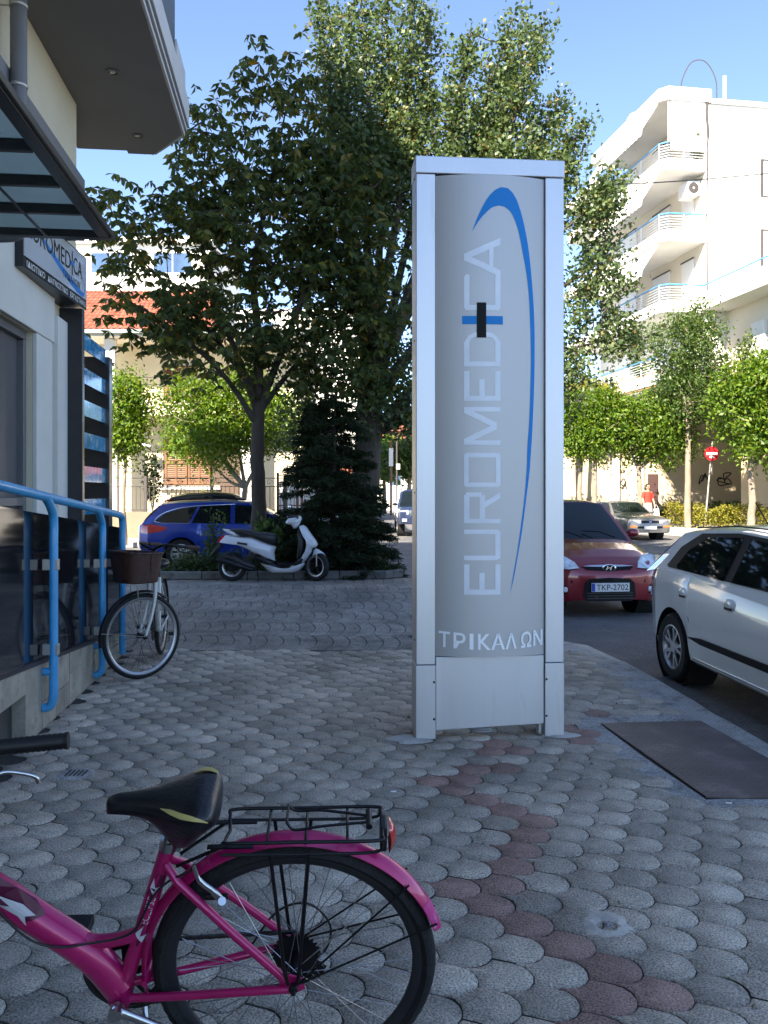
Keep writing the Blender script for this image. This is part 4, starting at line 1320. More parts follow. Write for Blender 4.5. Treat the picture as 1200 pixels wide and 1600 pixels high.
# basket
m = MB(); rows = []
NB, NH = 72, 14
for j in range(NH + 1):
    v = j / NH
    z = .785 + .235 * v
    rx, ry = .135 + .03 * v, .17 + .045 * v
    row = []
    for i in range(NB + 1):
        a = 2 * math.pi * i / NB
        wv = .0055 * math.sin(NB / 4 * a + (math.pi if j % 2 else 0)) + (.003 if j % 2 else 0)
        e = .62
        cx_, sy_ = math.cos(a), math.sin(a)
        x = (rx + wv) * abs(cx_) ** e * (1 if cx_ >= 0 else -1); y = (ry + wv) * abs(sy_) ** e * (1 if sy_ >= 0 else -1)
        zz = z + (.022 * (cx_ * .5) * v)
        row.append(st(.055 + x, y, zz))
    rows.append(row)
m.grid(rows)
m.add(rows[0][:-1], [tuple(range(NB))])
M_WICK = pmat('wicker', (.062, .026, .018), .6, var=.3, vscale=30, bump=.2, bscale=60)
bk = m.build('basket', M_WICK, wb, smooth=80)
m = MB(); m.tube([Vector(p) + Vector((0, 0, .002)) for p in rows[-1][:-1]], .010, 8, closed=True); m.build('basket_rim', M_WICK, bk, smooth=60)
m = MB()
hcw = Vector((hx - .03, hy, 1.03))
def bar(x, y, z): return hcw + Vector((cs_ * x - sn_ * y, sn_ * x + cs_ * y, z))
m.tube(smoothpath([bar(-.22, .30, .02), bar(-.10, .29, .035), bar(.02, .2, .05), bar(.03, .06, .02), bar(0, 0, 0), bar(.03, -.06, .02), bar(.02, -.2, .05), bar(-.10, -.29, .035), bar(-.22, -.30, .02)], 6), .012, 12)
m.tube([(hx - .02, hy, .96), hcw], .015, 12)
hbw = m.build('handlebar', M_BLKM, wb, smooth=50)
for s in (1, -1):
    m = MB(); m.tube([bar(-.23, s * .30, .02), bar(-.11, s * .291, .034)], .018, 12); m.build('grip', pmat('grip_brown', (.05, .02, .015), .6), hbw, smooth=50)
    m = MB(); m.tube(smoothpath([bar(-.07, s * .26, .03), bar(-.05, s * .30, -.0), bar(-.14, s * .34, -.02)], 5), .006, 8); m.build('brake_lever', M_BLKM, hbw, smooth=50)
m = MB(); m.tube(smoothpath([bar(.03, .2, .05), bar(.16, .24, -.02), bar(.15, .2, -.18), st(-.02, .05, .78)], 7), .003, 6); m.build('brake_cable', M_CABLE, wb, smooth=50)
m = MB(); m.ball((stw.x - .05, stw.y, .86), (.13, .085, .05), 16, 10); m.tube([stw, (stw.x - .03, stw.y, .84)], .013, 10); m.build('saddle', M_VINYL, wb, smooth=60)
for s, a in ((1, R(200)), (-1, R(20))):
    d = Vector((math.cos(a), 0, math.sin(a)))
    c0 = bbw + Vector((0, s * .06, 0)); c1 = c0 + d * .17
    m = MB(); m.tube([c0, c1], .011, 10); ck = m.build('crank', M_STEEL, wb, smooth=50)
    m = MB(); m.box(c1.x - .04, c1.x + .04, c1.y + s * .01, c1.y + s * .10, c1.z - .014, c1.z + .014); m.build('pedal', M_BLKP, ck, bevel=.006)
m = MB(); m.lathe([(.02, -.003), (.09, -.003), (.09, .003), (.02, .003)], 36, Matrix.Translation(bbw + Vector((0, -.05, 0))) @ rx90(), closed=True); m.build('chainring', M_BLKM, wb)
# ------------------------------------------------------------------ vehicles
M_GLASS = pmat('car_glass', (.006, .010, .011), .03, var=.3, vscale=2, spec=.5)
M_TRIM = pmat('black_trim', (.006, .006, .007), .5, var=.15, vscale=12, spec=.2)
M_TYRE = pmat('tyre', (.008, .008, .009), .8, var=.2, vscale=10, dirt_or_glint=(.025, .024, .022), dscale=6, dthr=.58)
M_ALLOY = pmat('alloy', (.50, .50, .51), .35, metal=.8, var=.1, vscale=8)
M_LAMP = pmat('headlamp', (.62, .66, .70), .1, var=.35, vscale=14, coat=.8, spec=.8)
M_LAMPR = pmat('tail_lamp', (.55, .015, .015), .12, var=.3, vscale=12, coat=.8)
M_AMBER = pmat('amber_lamp', (.65, .16, .02), .2, var=.2, coat=.5)
M_PLATEW = pmat('plate_white', (.72, .72, .70), .4, var=.04)
M_WELL = pmat('wheel_well', (.008, .008, .008), .95, var=.2)
M_UNDER = pmat('underbody', (.012, .012, .012), .95, var=.2)
def paint(name, c, rough=.32, metal=.2, dust=None):
    return pmat(name, c, rough, metal=metal, var=.03, vscale=2, coat=1., dirt_or_glint=dust, dscale=2.5, dthr=.58)

def car_wheel(parent, c, Rr, rimr, wd, side, nsp=9, style='alloy', twin=False, mat=None):
    m = MB()
    prof = [(rimr, -wd / 2), (Rr - .03, -wd / 2 - .006), (Rr - .006, -wd / 2 + .02), (Rr, -wd / 4), (Rr, wd / 4), (Rr - .006, wd / 2 - .02), (Rr - .03, wd / 2 + .006), (rimr, wd / 2)]
    m.lathe(prof, 40, rx90())
    ty = m.build('wheel', M_TYRE, parent, smooth=40)
    ty.location = c
    m = MB()
    y = side * (wd / 2 - .012)
    Mx = Matrix.Translation((0, y, 0)) @ Matrix.Rotation(R(-90 * side), 4, 'X')
    m.lathe([(rimr + .004, .010), (rimr - .012, .012), (rimr - .022, -.005), (rimr - .03, -.06)], 36, Mx)
    m.lathe([(0, .004), (.045, .002), (.055, -.008), (.06, -.03)], 24, Mx)
    for k in range(nsp):
        a = 2 * math.pi * k / nsp
        for off in ((-.10, .10) if twin else (0,)):
            w0, w1 = (.012, .016) if twin else (.022, .032)
            M2 = Mx @ Matrix.Rotation(a, 4, 'Z')
            pts = [(.035, -w0), (.035, w0), (rimr - .012, w1 + (off * .45)), (rimr - .012, -w1 + (off * .45))]
            m.add([(p[0], p[1], z) for z in (-.014, .0) for p in pts], [(0, 1, 2, 3), (4, 5, 6, 7), (0, 1, 5, 4), (1, 2, 6, 5), (2, 3, 7, 6), (3, 0, 4, 7)], M2)
    m.build('rim', mat or M_ALLOY, ty, smooth=35)
    m = MB(); m.lathe([(0, 0), (rimr - .02, 0), (rimr - .02, .01)], 24, Matrix.Translation((0, y - side * .075, 0)) @ Matrix.Rotation(R(-90 * side), 4, 'X'))
    m.build('brake_disc', M_UNDER, ty)
    return ty

class Car:
    """lofted body: x forward, y left, z up; tables are (x, value)"""
    def __init__(s, name, label, loc, rz, mat, hw, sill, belt, deck, wheels, Rw, green, wr=.80, tumble=1., group=None, roofmat=None):
        s.o = thing(name, label, 'car', loc, rz, group)
        s.mat = mat
        I = lambda tab: (lambda x: float(np.interp(x, [t[0] for t in tab], [t[1] for t in tab])))
        s.hw, s.sill, s.belt, s.deck = I(hw), I(sill), I(belt), I(deck)
        x0, x1 = hw[0][0], hw[-1][0]
        s.x0, s.x1 = x0, x1
        Ra = Rw + .045
        xs = set(np.linspace(x0, x1, 64))
        for t in (hw, belt, deck): xs |= {a for a, b in t}
        for wx in wheels: xs |= {wx + Ra * math.cos(a) for a in np.linspace(0, math.pi, 19)}
        xs = sorted(x for x in xs if x0 <= x <= x1)
        rows = []
        s.green = green
        for x in xs:
            h, b, d = s.hw(x), s.belt(x), s.deck(x)
            zb = s.sill(x); ar = 0.
            for wx in wheels:
                if abs(x - wx) < Ra:
                    za = Rw + math.sqrt(Ra * Ra - (x - wx) ** 2)
                    if za > zb: ar = 1.; zb = za
            k = .90 if not ar else .985
            half = [(h * k, zb), (h * (.965 if not ar else .992), zb + .04), (h * (.988 if not ar else 1.), zb + .35 * (b - zb)), (h * 1.0, zb + .62 * (b - zb)), (h * .988, zb + .86 * (b - zb)), (h * .955, b),
                    (h * .86, b + (d - b) * .55), (h * .66, b + (d - b) * .85), (h * .35, b + (d - b) * .97), (0, d)]
            half2 = [(-y, z) for y, z in half[-2::-1]]
            rows.append([(x, y, z) for y, z in half + half2])
        m = MB(); m.grid(rows)
        for r_ in (rows[0], rows[-1]):
            m.add(r_, [tuple(range(len(r_)))])
        s.body = m.build('body', mat, s.o, smooth=38)
        m = MB()
        zu = min(s.sill(x) for x in xs) + .02
        m.box(x0 + .25, x1 - .25, -s.hw(0) * .72, s.hw(0) * .72, zu, .50)
        m.build('underbody', M_UNDER, s.o)
        # greenhouse  green: dict xr0,xr1,xf1,xf0, zroof list
        g = green
        s.zb = g['zb']; s.wb = g['wb']; s.wr = g['wr']; s.zr = g['zr']
        n = 16
        us = np.linspace(0, 1, n + 1)
        roof = I(g['roof'])
        Bx = [g['xr0'] + (g['xf0'] - g['xr0']) * u for u in us]
        Tx = [g['xr1'] + (g['xf1'] - g['xr1']) * u for u in us]
        bz = [s.belt(x) - .02 for x in Bx]
        tz = [roof(x) - g.get('rail', .05) for x in Tx]
        m = MB()
        for sd in (1, -1):
            m.grid([[(Bx[i], sd * s.ys(bz[i]), bz[i]), ((Bx[i] + Tx[i]) / 2, sd * s.ys((bz[i] + tz[i]) / 2), (bz[i] + tz[i]) / 2), (Tx[i], sd * s.ys(tz[i]), tz[i])] for i in range(n + 1)])
        rws = []
        for i in range(n + 1):
            yw = s.ys(tz[i])
            rws.append([(Tx[i], yw * t, roof(Tx[i]) - g.get('rail', .05) * abs(t) ** 3.2) for t in np.linspace(-1, 1, 13)])
        m.grid(rws)
        s.fb, s.rb = g.get('fbulge', .10), g.get('rbulge', .08)
        s.fr_pts = ((g['xf0'], bz[-1]), (g['xf1'], tz[-1]))
        s.rr_pts = ((g['xr0'], bz[0]), (g['xr1'], tz[0]))
        s.roofc = (roof(g['xf1']), roof(g['xr1']))
        m.grid(s.screen(True, 0, 1, 0, 1, 0)); m.grid(s.screen(False, 0, 1, 0, 1, 0))
        s.cab = m.build('cabin', roofmat or mat, s.o, smooth=38)
        for fr_, nm, mg in ((True, 'windscreen', g.get('fm', (.045, .03, .05))), (False, 'rear_window', g.get('rm', (.09, .12, .10)))):
            m = MB(); m.grid(s.screen(fr_, mg[0], 1 - mg[0], mg[1], 1 - mg[2], .007)); m.build(nm, M_GLASS, s.o, smooth=60)
        # wheels and wells
        for k, wx in enumerate(wheels):
            for sd in (1, -1):
                m = MB()
                yo = s.hw(wx) * .985
                Mx = Matrix.Translation((wx, sd * (yo - .28), Rw)) @ Matrix.Rotation(R(-90 * sd), 4, 'X')
                m.lathe([(0, 0), (Ra + .004, 0), (Ra + .004, .27)], 26, Mx, a0=R(0))
                m.build('wheel_well', M_WELL, s.o)
    def ys(s, z):
        return s.wb + (s.wr - s.wb) * (z - s.zb) / (s.zr - s.zb)
    def screen(s, front, u0, u1, v0, v1, lift):
        (xa, za), (xb, zb) = s.fr_pts if front else s.rr_pts
        sg = 1 if front else -1
        bl_ = s.fb if front else s.rb
        zc = s.roofc[0 if front else 1]
        rows = []
        for v in np.linspace(v0, v1, 7):
            row = []
            for u in np.linspace(u0, u1, 13):
                t = 2 * u - 1
                z = za + (zb - za) * v + (zc - zb) * (1 - abs(t) ** 3.2) * v
                x = xa + (xb - xa) * v
                dz = .0
                x += sg * (bl_ * (1 - t * t) * (1 - .999 * v) + .03 * math.sin(math.pi * v))
                row.append((x + sg * lift, s.ys(za + (zb - za) * v) * t, z + lift * .6))
            rows.append(row)
        return rows
    def pane(s, pts, lift=.006, mat=None, name='side_window', sides=(1, -1)):
        for sd in sides:
            m = MB()
            m.add([(x, sd * (s.ys(z) + lift), z) for x, z in pts], [tuple(range(len(pts)))])
            m.build(name, mat or M_GLASS, s.o)
    def side(s, pts, name, mat, lift=.006, sides=(1, -1), thick=.012, bevel=.0, parent=None):
        """flat piece hugging the flank, outline in (x, z)"""
        for sd in sides:
            m = MB(); k = len(pts)
            def yy(x, z):
                zb, b, h = s.sill(x), s.belt(x), s.hw(x)
                t = (z - zb) / (b - zb)
                return h * float(np.interp(t, [0, .1, .35, .62, .86, 1], [.90, .965, .988, 1, .988, .955]))
            xa, xb = min(p[0] for p in pts), max(p[0] for p in pts)
            rows = []
            for x in np.linspace(xa + 1e-4, xb - 1e-4, 9):
                zs = []
                for i in range(k):
                    (ax, az), (bx, bz) = pts[i], pts[(i + 1) % k]
                    if (ax - x) * (bx - x) <= 0 and ax != bx: zs.append(az + (bz - az) * (x - ax) / (bx - ax))
                z0_, z1_ = min(zs), max(zs)
                row = [(x, sd * (yy(x, z0_ + (z1_ - z0_) * t) + lift), z0_ + (z1_ - z0_) * t) for t in (0, .33, .67, 1)]
                row += [(x, sd * (yy(x, z0_ + (z1_ - z0_) * t) - thick), z0_ + (z1_ - z0_) * t) for t in (1, 0)]
                rows.append(row + [row[0]])
            m.grid(rows)
            for r__ in (rows[0], rows[-1]): m.add(r__[:-1], [tuple(range(6))])
            m.build(name, mat, parent or s.o, smooth=40)
    def line(s, pts, r=.0025, sides=(1, -1), mat=None, name='panel_gap'):
        for sd in sides:
            m = MB()
            def yy(x, z):
                zb, b, h = s.sill(x), s.belt(x), s.hw(x)
                return h * float(np.interp((z - zb) / (b - zb), [0, .1, .35, .62, .86, 1], [.90, .965, .988, 1, .988, .955]))
            m.tube([(x, sd * (yy(x, z) + .0005), z) for x, z in pts], r, 5)
            m.build(name, mat or M_TRIM, s.o)
    def wheels(s, ws, Rw, rimr, wd, **kw):
        for wx in ws:
            for sd in (1, -1):
                car_wheel(s.o, (wx, sd * (s.hw(wx) * .985 - wd / 2 - .004), Rw), Rw, rimr, wd, sd, **kw)
    def mirror(s, x, z, mat=None):
        for sd in (1, -1):
            m = MB(); y = s.hw(x) * .95
            m.ball((x, sd * (y + .09), z), (.06, .10, .065), 12, 8)
            m.tube([(x + .02, sd * (y - .06), z - .04), (x, sd * (y + .06), z - .01)], .022, 8)
            m.build('mirror', mat or s.mat, s.o, smooth=60)
    def nosepatch(s, pts, name, mat, lift=.008, rear=False, parent=None, surf=None):
        """outline in (y, z) laid on the front (or rear) end"""
        sg = -1 if rear else 1
        m = MB(); k = len(pts)
        vs_ = [(surf(y, z) + sg * lift, y, z) for y, z in pts] + [(surf(y, z) - sg * .02, y, z) for y, z in pts]
        m.add(vs_, [tuple(range(k)), tuple(range(2 * k - 1, k - 1, -1))] + [(i, (i + 1) % k, k + (i + 1) % k, k + i) for i in range(k)])
        return m.build(name, mat, parent or s.o)
    def nose_x(s, front=True):
        xs = np.linspace(.5, s.x1, 400) if front else -np.linspace(.5, -s.x0, 400)
        tab = [(x, s.hw(x)) for x in xs]
        dk = [(x, s.deck(x), s.belt(x)) for x in xs]
        def f(y, z):
            ok = [x for (x, h), (_, d, b) in zip(tab, dk) if h * .985 >= abs(y) and max(b, d) >= z]
            return (max(ok) if front else min(ok)) if ok else (xs[0])
        return f

def plate_text(car, x, y, z, w_, h_, txt, parent, sg=1):
    m = MB(); m.box(min(x, x + sg * .006), max(x, x + sg * .006), y - w_ / 2, y + w_ / 2, z - h_ / 2, z + h_ / 2)
    pl = m.build('number_plate', M_PLATEW, car.o, bevel=.002)
    if txt:
        xx = x + sg * .0075
        text_on('lettering', txt, lambda u, v: (xx, y - sg * 0 + sg * (-1) * (-(w_ / 2) + w_ * .13 + u * w_ * .83) * -1 * -1 if False else y - (w_ / 2 - w_ * .13 - u * w_ * .83) * -1 * -1, z - h_ * .34 + v * h_ * .68), M_BLACK, pl, off=.008) if False else None
        # as seen from in front of the car the reading direction runs towards +y*sg
        text_on('lettering', txt, lambda u, v: (xx, y + sg * (-w_ / 2 + w_ * .135 + u * w_ * .83), z - h_ * .33 + v * h_ * .66), M_BLACK, pl, off=.004)
        m = MB(); a, b = y + sg * (-w_ / 2 + .004), y + sg * (-w_ / 2 + w_ * .095)
        m.add([(xx, a, z - h_ * .46), (xx, b, z - h_ * .46), (xx, b, z + h_ * .46), (xx, a, z + h_ * .46)], [(0, 1, 2, 3)])
        m.build('plate_band', pmat('plate_blue', (.01, .05, .40), .4), pl)
    return pl

# ---- red hatchback (front towards us) ------------------------------
RZF = math.atan2(-.994, .105)
mred = paint('car_red', (.23, .008, .018), .28, .3)
hwt = [(-1.78, .60), (-1.72, .72), (-1.55, .78), (-1.2, .795), (1.1, .795), (1.35, .785), (1.52, .75), (1.64, .68), (1.72, .56), (1.765, .38), (1.78, .2)]
red_front = P(952, 955, 11.0)
rc = Car('hatchback_car', 'dark red small hatchback parked facing us behind the totem sign', (red_front.x - .105 * 1.76 * 1.0, red_front.y + .994 * 1.76, ROAD), RZF, mred, hwt,
         [(-1.78, .42), (-1.6, .26), (-1.2, .2), (1.3, .2), (1.62, .19), (1.78, .24)],
         [(-1.78, .82), (-1.7, .95), (-1.2, .98), (.2, .94), (.75, .90), (1.2, .80), (1.5, .70), (1.68, .62), (1.78, .56)],
         [(-1.78, .88), (-1.6, 1.0), (.6, 1.0), (.85, .99), (1.1, .955), (1.35, .88), (1.55, .79), (1.68, .71), (1.75, .62), (1.78, .56)],
         (-1.17, 1.2), .29, dict(xr0=-1.70, xr1=-1.48, xf1=.02, xf0=.80, zb=.94, wb=.755, wr=.56, zr=1.52, roof=[(-1.6, 1.47), (-1.0, 1.535), (-.4, 1.55), (.02, 1.52), (.2, 1.46)], fbulge=.16, fm=(.05, .02, .03)))
rc.wheels((-1.17, 1.2), .29, .19, .17)
rc.pane([(.62, 1.0), (.06, 1.44), (-.40, 1.46), (-.40, .99)]); rc.pane([(-.46, .99), (-.46, 1.46), (-1.0, 1.44), (-1.25, 1.1), (-1.2, 1.0)])
rc.mirror(.50, 1.06)
nx = rc.nose_x()
for sd in (1, -1):
    rc.nosepatch([(sd * y, z) for y, z in ((.40, .655), (.44, .73), (.54, .80), (.66, .83), (.735, .80), (.74, .70), (.70, .655), (.55, .64))], 'headlamp', M_LAMP, .012, surf=lambda y, z: nx(y, z))
    rc.nosepatch([(sd * y, z) for y, z in ((.50, .455), (.50, .50), (.70, .515), (.74, .50), (.74, .46))], 'bumper_insert', M_TRIM, .012, surf=nx)
    m = MB(); c = (nx(.58, .37) + .002, sd * .58, .37)
    m.lathe([(0, .012), (.035, .012), (.05, .008), (.062, .0), (.062, -.02)], 18, Matrix.Translation(c) @ Matrix.Rotation(R(90), 4, 'Y')); fo = m.build('fog_lamp', M_TRIM, rc.o, smooth=40)
    m = MB(); m.ball((c[0] + .012, c[1], c[2]), (.012, .036, .036), 12, 8); m.build('lens', M_LAMP, fo, smooth=60)
rc.nosepatch([(-.34, .665), (-.30, .635), (0, .615), (.30, .635), (.34, .665), (.2, .675), (0, .68), (-.2, .675)], 'grille', M_TRIM, .010, surf=nx)
rc.nosepatch([(-.36, .680), (-.2, .672), (0, .668), (.2, .672), (.36, .680), (.2, .694), (0, .696), (-.2, .694)], 'grille_bar', M_CHROME, .020, surf=nx)
rc.nosepatch([(-.30, .22), (-.36, .28), (-.34, .46), (-.28, .515), (0, .53), (.28, .515), (.34, .46), (.36, .28), (.30, .22)], 'lower_grille', M_TRIM, .014, surf=nx)
for z in (.25, .285, .32):
    rc.nosepatch([(-.31, z), (.31, z), (.31, z + .012), (-.31, z + .012)], 'grille_slat', pmat('slat_grey', (.03, .03, .03), .4), .022, surf=nx)
# oval emblem with a slanted letter
ex = nx(0, .655) + .026
m = MB(); m.lathe([(.060, -.012), (.066, -.004), (.066, .006), (.054, .010), (.052, .004)], 32, Matrix.Translation((ex, 0, .655)) @ Matrix.Rotation(R(90), 4, 'Y') @ Matrix.Scale(.78, 4, (1, 0, 0)) @ Matrix.Scale(1.45, 4, (0, 1, 0)))
emb = m.build('emblem', M_CHROME, rc.o, smooth=40)
m = MB(); m.lathe([(0, .003), (.053, .003)], 32, Matrix.Translation((ex, 0, .655)) @ Matrix.Rotation(R(90), 4, 'Y') @ Matrix.Scale(.78, 4, (1, 0, 0)) @ Matrix.Scale(1.45, 4, (0, 1, 0))); m.build('emblem_field', M_TRIM, emb)
m = MB()
def erect(pts): m.add([(ex + .009, y, .655 + z) for y, z in pts] + [(ex - .004, y, .655 + z) for y, z in pts], [(0, 1, 2, 3), (7, 6, 5, 4), (0, 1, 5, 4), (1, 2, 6, 5), (2, 3, 7, 6), (3, 0, 4, 7)])
erect([(-.045, -.028), (-.030, -.028), (-.010, .030), (-.025, .030)]); erect([(.010, -.030), (.025, -.030), (.045, .028), (.030, .028)]); erect([(-.026, -.006), (.024, -.002), (.026, .009), (-.022, .004)])
m.build('emblem_letter', M_CHROME, emb)
plate_text(rc, nx(0, .42) + .02, .0, .405, .52, .115, 'TKP-2702', rc.o)
rc.line([(.40, .30), (.42, .9)]); rc.line([(-.43, .3), (-.43, .95)])
m = MB(); m.tube([(-1.2, 0, 1.54), (-1.3, 0, 1.72)], .004, 6); m.build('aerial', M_TRIM, rc.o)
m = MB(); m.box(.62, .64, -.62, .62, 1.005, 1.02); m.build('cowl', M_TRIM, rc.o)
for y in (-.05, .42):
    m = MB(); m.tube([(.92, y, 1.01), (.80, y - .2, 1.09), (.72, y - .42, 1.10)], .008, 6); m.build('wiper', M_TRIM, rc.o)

# ---- white hatchback at the kerb -----------------------------------
mwh = paint('car_white', (.88, .89, .88), .28, .0)
WX = P(1036, 1017, 7.30)
RW2 = .30
hdw = Vector((.085, -.996, 0))
rz2 = math.atan2(hdw.y, hdw.x)
hw2 = [(-2.0, .55), (-1.96, .66), (-1.85, .76), (-1.6, .83), (-1.2, .845), (1.2, .845), (1.5, .83), (1.75, .76), (1.92, .62), (2.0, .40), (2.03, .2)]
wloc = Vector((WX.x + .10, WX.y, 0)) + hdw * 1.26 + Vector((-hdw.y, hdw.x, 0)) * .80
wc = Car('hatchback_car', 'white hatchback parked along the kerb with black side moulding', (wloc.x, wloc.y, ROAD), rz2, mwh, hw2,
         [(-2.0, .45), (-1.85, .30), (-1.5, .22), (1.5, .2), (1.8, .2), (2.03, .26)],
         [(-2.0, .78), (-1.93, .92), (-1.6, .975), (-1.1, .96), (.0, .90), (.8, .86), (1.3, .78), (1.7, .68), (2.03, .56)],
         [(-2.0, .86), (-1.9, .98), (.9, .97), (1.1, .95), (1.45, .86), (1.75, .76), (1.95, .64), (2.03, .56)],
         (-1.26, 1.25), RW2, dict(xr0=-1.84, xr1=-1.42, xf1=.12, xf0=1.02, zb=.93, wb=.805, wr=.585, zr=1.37, roof=[(-1.7, 1.27), (-1.45, 1.34), (-1.1, 1.375), (-.5, 1.40), (.1, 1.375), (.3, 1.32)], fbulge=.16, rbulge=.03, rail=.055))
wc.wheels((-1.26, 1.25), RW2, .195, .18, nsp=5, twin=True)
# side glazing: black surround, then panes
wc.pane([(.80, .945), (.18, 1.300), (-.5, 1.330), (-1.10, 1.300), (-1.36, 1.17), (-1.47, 1.00), (-1.42, .985)], .004, M_TRIM, 'window_surround')
wc.pane([(.62, .975), (.12, 1.275), (-.28, 1.295), (-.28, .965)], .007); wc.pane([(-.40, .965), (-.40, 1.30), (-.95, 1.275), (-1.19, 1.15), (-1.28, 1.01), (-1.24, .99)], .007)
wc.side([(1.0, .40), (-.9, .42), (-.93, .445), (-.9, .47), (1.0, .46)], 'side_moulding', M_TRIM, .012, bevel=.004)
wc.side([(.9, .225), (-.86, .24), (-.86, .285), (.9, .27)], 'sill_trim', mwh, .016, bevel=.006)
for hx_ in (-.22, -1.0):
    for sd in (1, -1):
        y = wc.hw(hx_) * .988
        m = MB(); m.ball((hx_, sd * (y + .002), .80), (.085, .018, .05), 16, 8); cup = m.build('door_handle', mwh, wc.o, smooth=60)
        m = MB(); m.box(hx_ - .055, hx_ + .055, sd * (y + .016) - .004, sd * (y + .016) + .004, .765, .785); m.build('handle_recess', M_TRIM, cup, bevel=.006)
wc.line([(-.34, .25), (-.34, .90)]); wc.line([(.75, .25), (.74, .82)]); wc.line([(-.90, .60), (-1.05, .72), (-1.15, .93)]); wc.line([(-.86, .27), (-.90, .60)])
wc.side([(-1.62, .70), (-1.60, .95), (-1.72, .98), (-1.90, .92), (-1.93, .72), (-1.8, .66)], 'tail_lamp', pmat('tail_clear', (.50, .40, .38), .12, coat=.8, var=.2), .008)
wc.mirror(.62, 1.0)
m = MB(); m.tube([(-1.15, 0, 1.37), (-1.36, 0, 1.56)], .006, 6); m.build('aerial', M_TRIM, wc.o)
for y in (.52, -.52):
    m = MB(); m.tube([(-1.4, y, 1.335), (-.7, y * 1.0, 1.378), (.0, y * .98, 1.368)], .006, 6); m.build('roof_gutter', M_TRIM, wc.o)
nx = wc.nose_x()
for sd in (1, -1):
    wc.nosepatch([(sd * y, z) for y, z in ((.45, .62), (.5, .72), (.68, .78), (.76, .74), (.74, .62))], 'headlamp', M_LAMP, .012, surf=nx)
wc.nosepatch([(-.4, .3), (.4, .3), (.36, .5), (-.36, .5)], 'grille', M_TRIM, .012, surf=nx)

# ---- blue estate car beyond the planter ----------------------------
mbl = paint('car_blue', (.0, .036, .31), .3, .2)
hw3 = [(-2.28, .60), (-2.22, .74), (-2.05, .85), (-1.7, .90), (1.4, .905), (1.75, .88), (2.05, .78), (2.2, .6), (2.28, .3)]
th = R(7)
bx0 = P(283, 862, 17.95)
bloc = Vector((bx0.x, bx0.y, 0)) + Vector((math.cos(th), math.sin(th), 0)) * 1.34 + Vector((-math.sin(th), math.cos(th), 0)) * .86
bc = Car('estate_car', 'bright blue estate car parked behind the white scooter', (bloc.x, bloc.y, ROAD), th, mbl, hw3,
         [(-2.28, .48), (-2.1, .30), (-1.8, .22), (1.8, .2), (2.1, .2), (2.28, .28)],
         [(-2.28, .92), (-2.15, 1.0), (-1.2, .985), (.2, .95), (1.0, .91), (1.6, .82), (2.1, .68), (2.28, .58)],
         [(-2.28, .96), (-2.1, 1.02), (.9, 1.0), (1.2, .96), (1.7, .86), (2.1, .74), (2.28, .6)],
         (-1.34, 1.31), .325, dict(xr0=-2.18, xr1=-1.78, xf1=.10, xf0=1.20, zb=.96, wb=.855, wr=.63, zr=1.46, roof=[(-2.0, 1.42), (-1.4, 1.48), (-.5, 1.50), (.1, 1.47), (.4, 1.4)], fbulge=.18))
bc.wheels((-1.34, 1.31), .325, .22, .2, nsp=10)
bc.pane([(-1.88, 1.05), (-1.70, 1.20), (-1.35, 1.31), (-1.02, 1.345), (-1.18, 1.0), (-1.7, 1.01)], .008)
bc.pane([(-1.12, 1.0), (-.95, 1.35), (-.3, 1.385), (-.3, .985)], .008); bc.pane([(-.2, .985), (-.2, 1.385), (.12, 1.37), (.75, 1.06), (.85, .97)], .008)
for sd in (1, -1):
    m = MB(); m.tube(smoothpath([(x, sd * (bc.ys(z) + .010), z) for x, z in ((-1.15, .988), (-1.7, .995), (-1.90, 1.05), (-1.71, 1.215), (-1.35, 1.325), (-.9, 1.37), (-.2, 1.40))], 5), .008, 6); m.build('window_trim', M_CHROME, bc.o, smooth=50)
bc.side([(-2.27, .80), (-2.22, .98), (-1.95, .97), (-1.62, .90), (-1.72, .83), (-2.0, .78)], 'tail_lamp', M_LAMPR, .012, bevel=.006)
bc.side([(-.95, .845), (-.72, .845), (-.72, .87), (-.95, .87)], 'door_handle', mbl, .02, bevel=.006)
bc.line([(-.28, .26), (-.26, .95)]); bc.line([(-1.0, .55), (-1.12, .75), (-1.15, .97)]); bc.line([(-1.6, .78), (-1.34, .84), (-.98, .74), (-.9, .6)], .004)
bc.mirror(.75, 1.05)
m = MB(); m.tube([(-1.55, 0, 1.48), (-1.75, 0, 1.64)], .004, 6); m.build('aerial', M_TRIM, bc.o)
for y in (.55, -.55):
    m = MB(); m.tube(smoothpath([(-1.7, y, 1.45), (-1.6, y, 1.49), (-.3, y, 1.52), (.0, y, 1.48)], 5), .012, 8); m.build('roof_rail', M_TRIM, bc.o, smooth=50)

# ---- dark hatchback behind it --------------------------------------
mdk = paint('car_black', (.018, .019, .024), .3, .2)
hw4 = [(-1.95, .60), (-1.88, .72), (-1.7, .80), (-1.2, .83), (1.2, .83), (1.5, .80), (1.8, .66), (1.92, .4), (1.95, .2)]
d0 = P(232, 838, 21.3)
dloc = Vector((d0.x + 1.95, d0.y + .9, 0))
dc = Car('hatchback_car', 'black hatchback parked behind the blue estate car', (dloc.x, dloc.y, ROAD), R(8), mdk, hw4,
         [(-1.95, .45), (-1.7, .26), (-1.4, .2), (1.4, .2), (1.95, .28)], [(-1.95, .85), (-1.8, .98), (-1.2, .98), (.5, .92), (1.2, .80), (1.95, .56)],
         [(-1.95, .9), (-1.7, 1.0), (.7, .99), (1.1, .92), (1.6, .78), (1.95, .58)], (-1.22, 1.2), .3,
         dict(xr0=-1.86, xr1=-1.48, xf1=.12, xf0=.95, zb=.95, wb=.79, wr=.58, zr=1.5, roof=[(-1.6, 1.44), (-1.1, 1.52), (-.4, 1.54), (.1, 1.50), (.3, 1.44)]))
dc.wheels((-1.22, 1.2), .3, .19, .18)
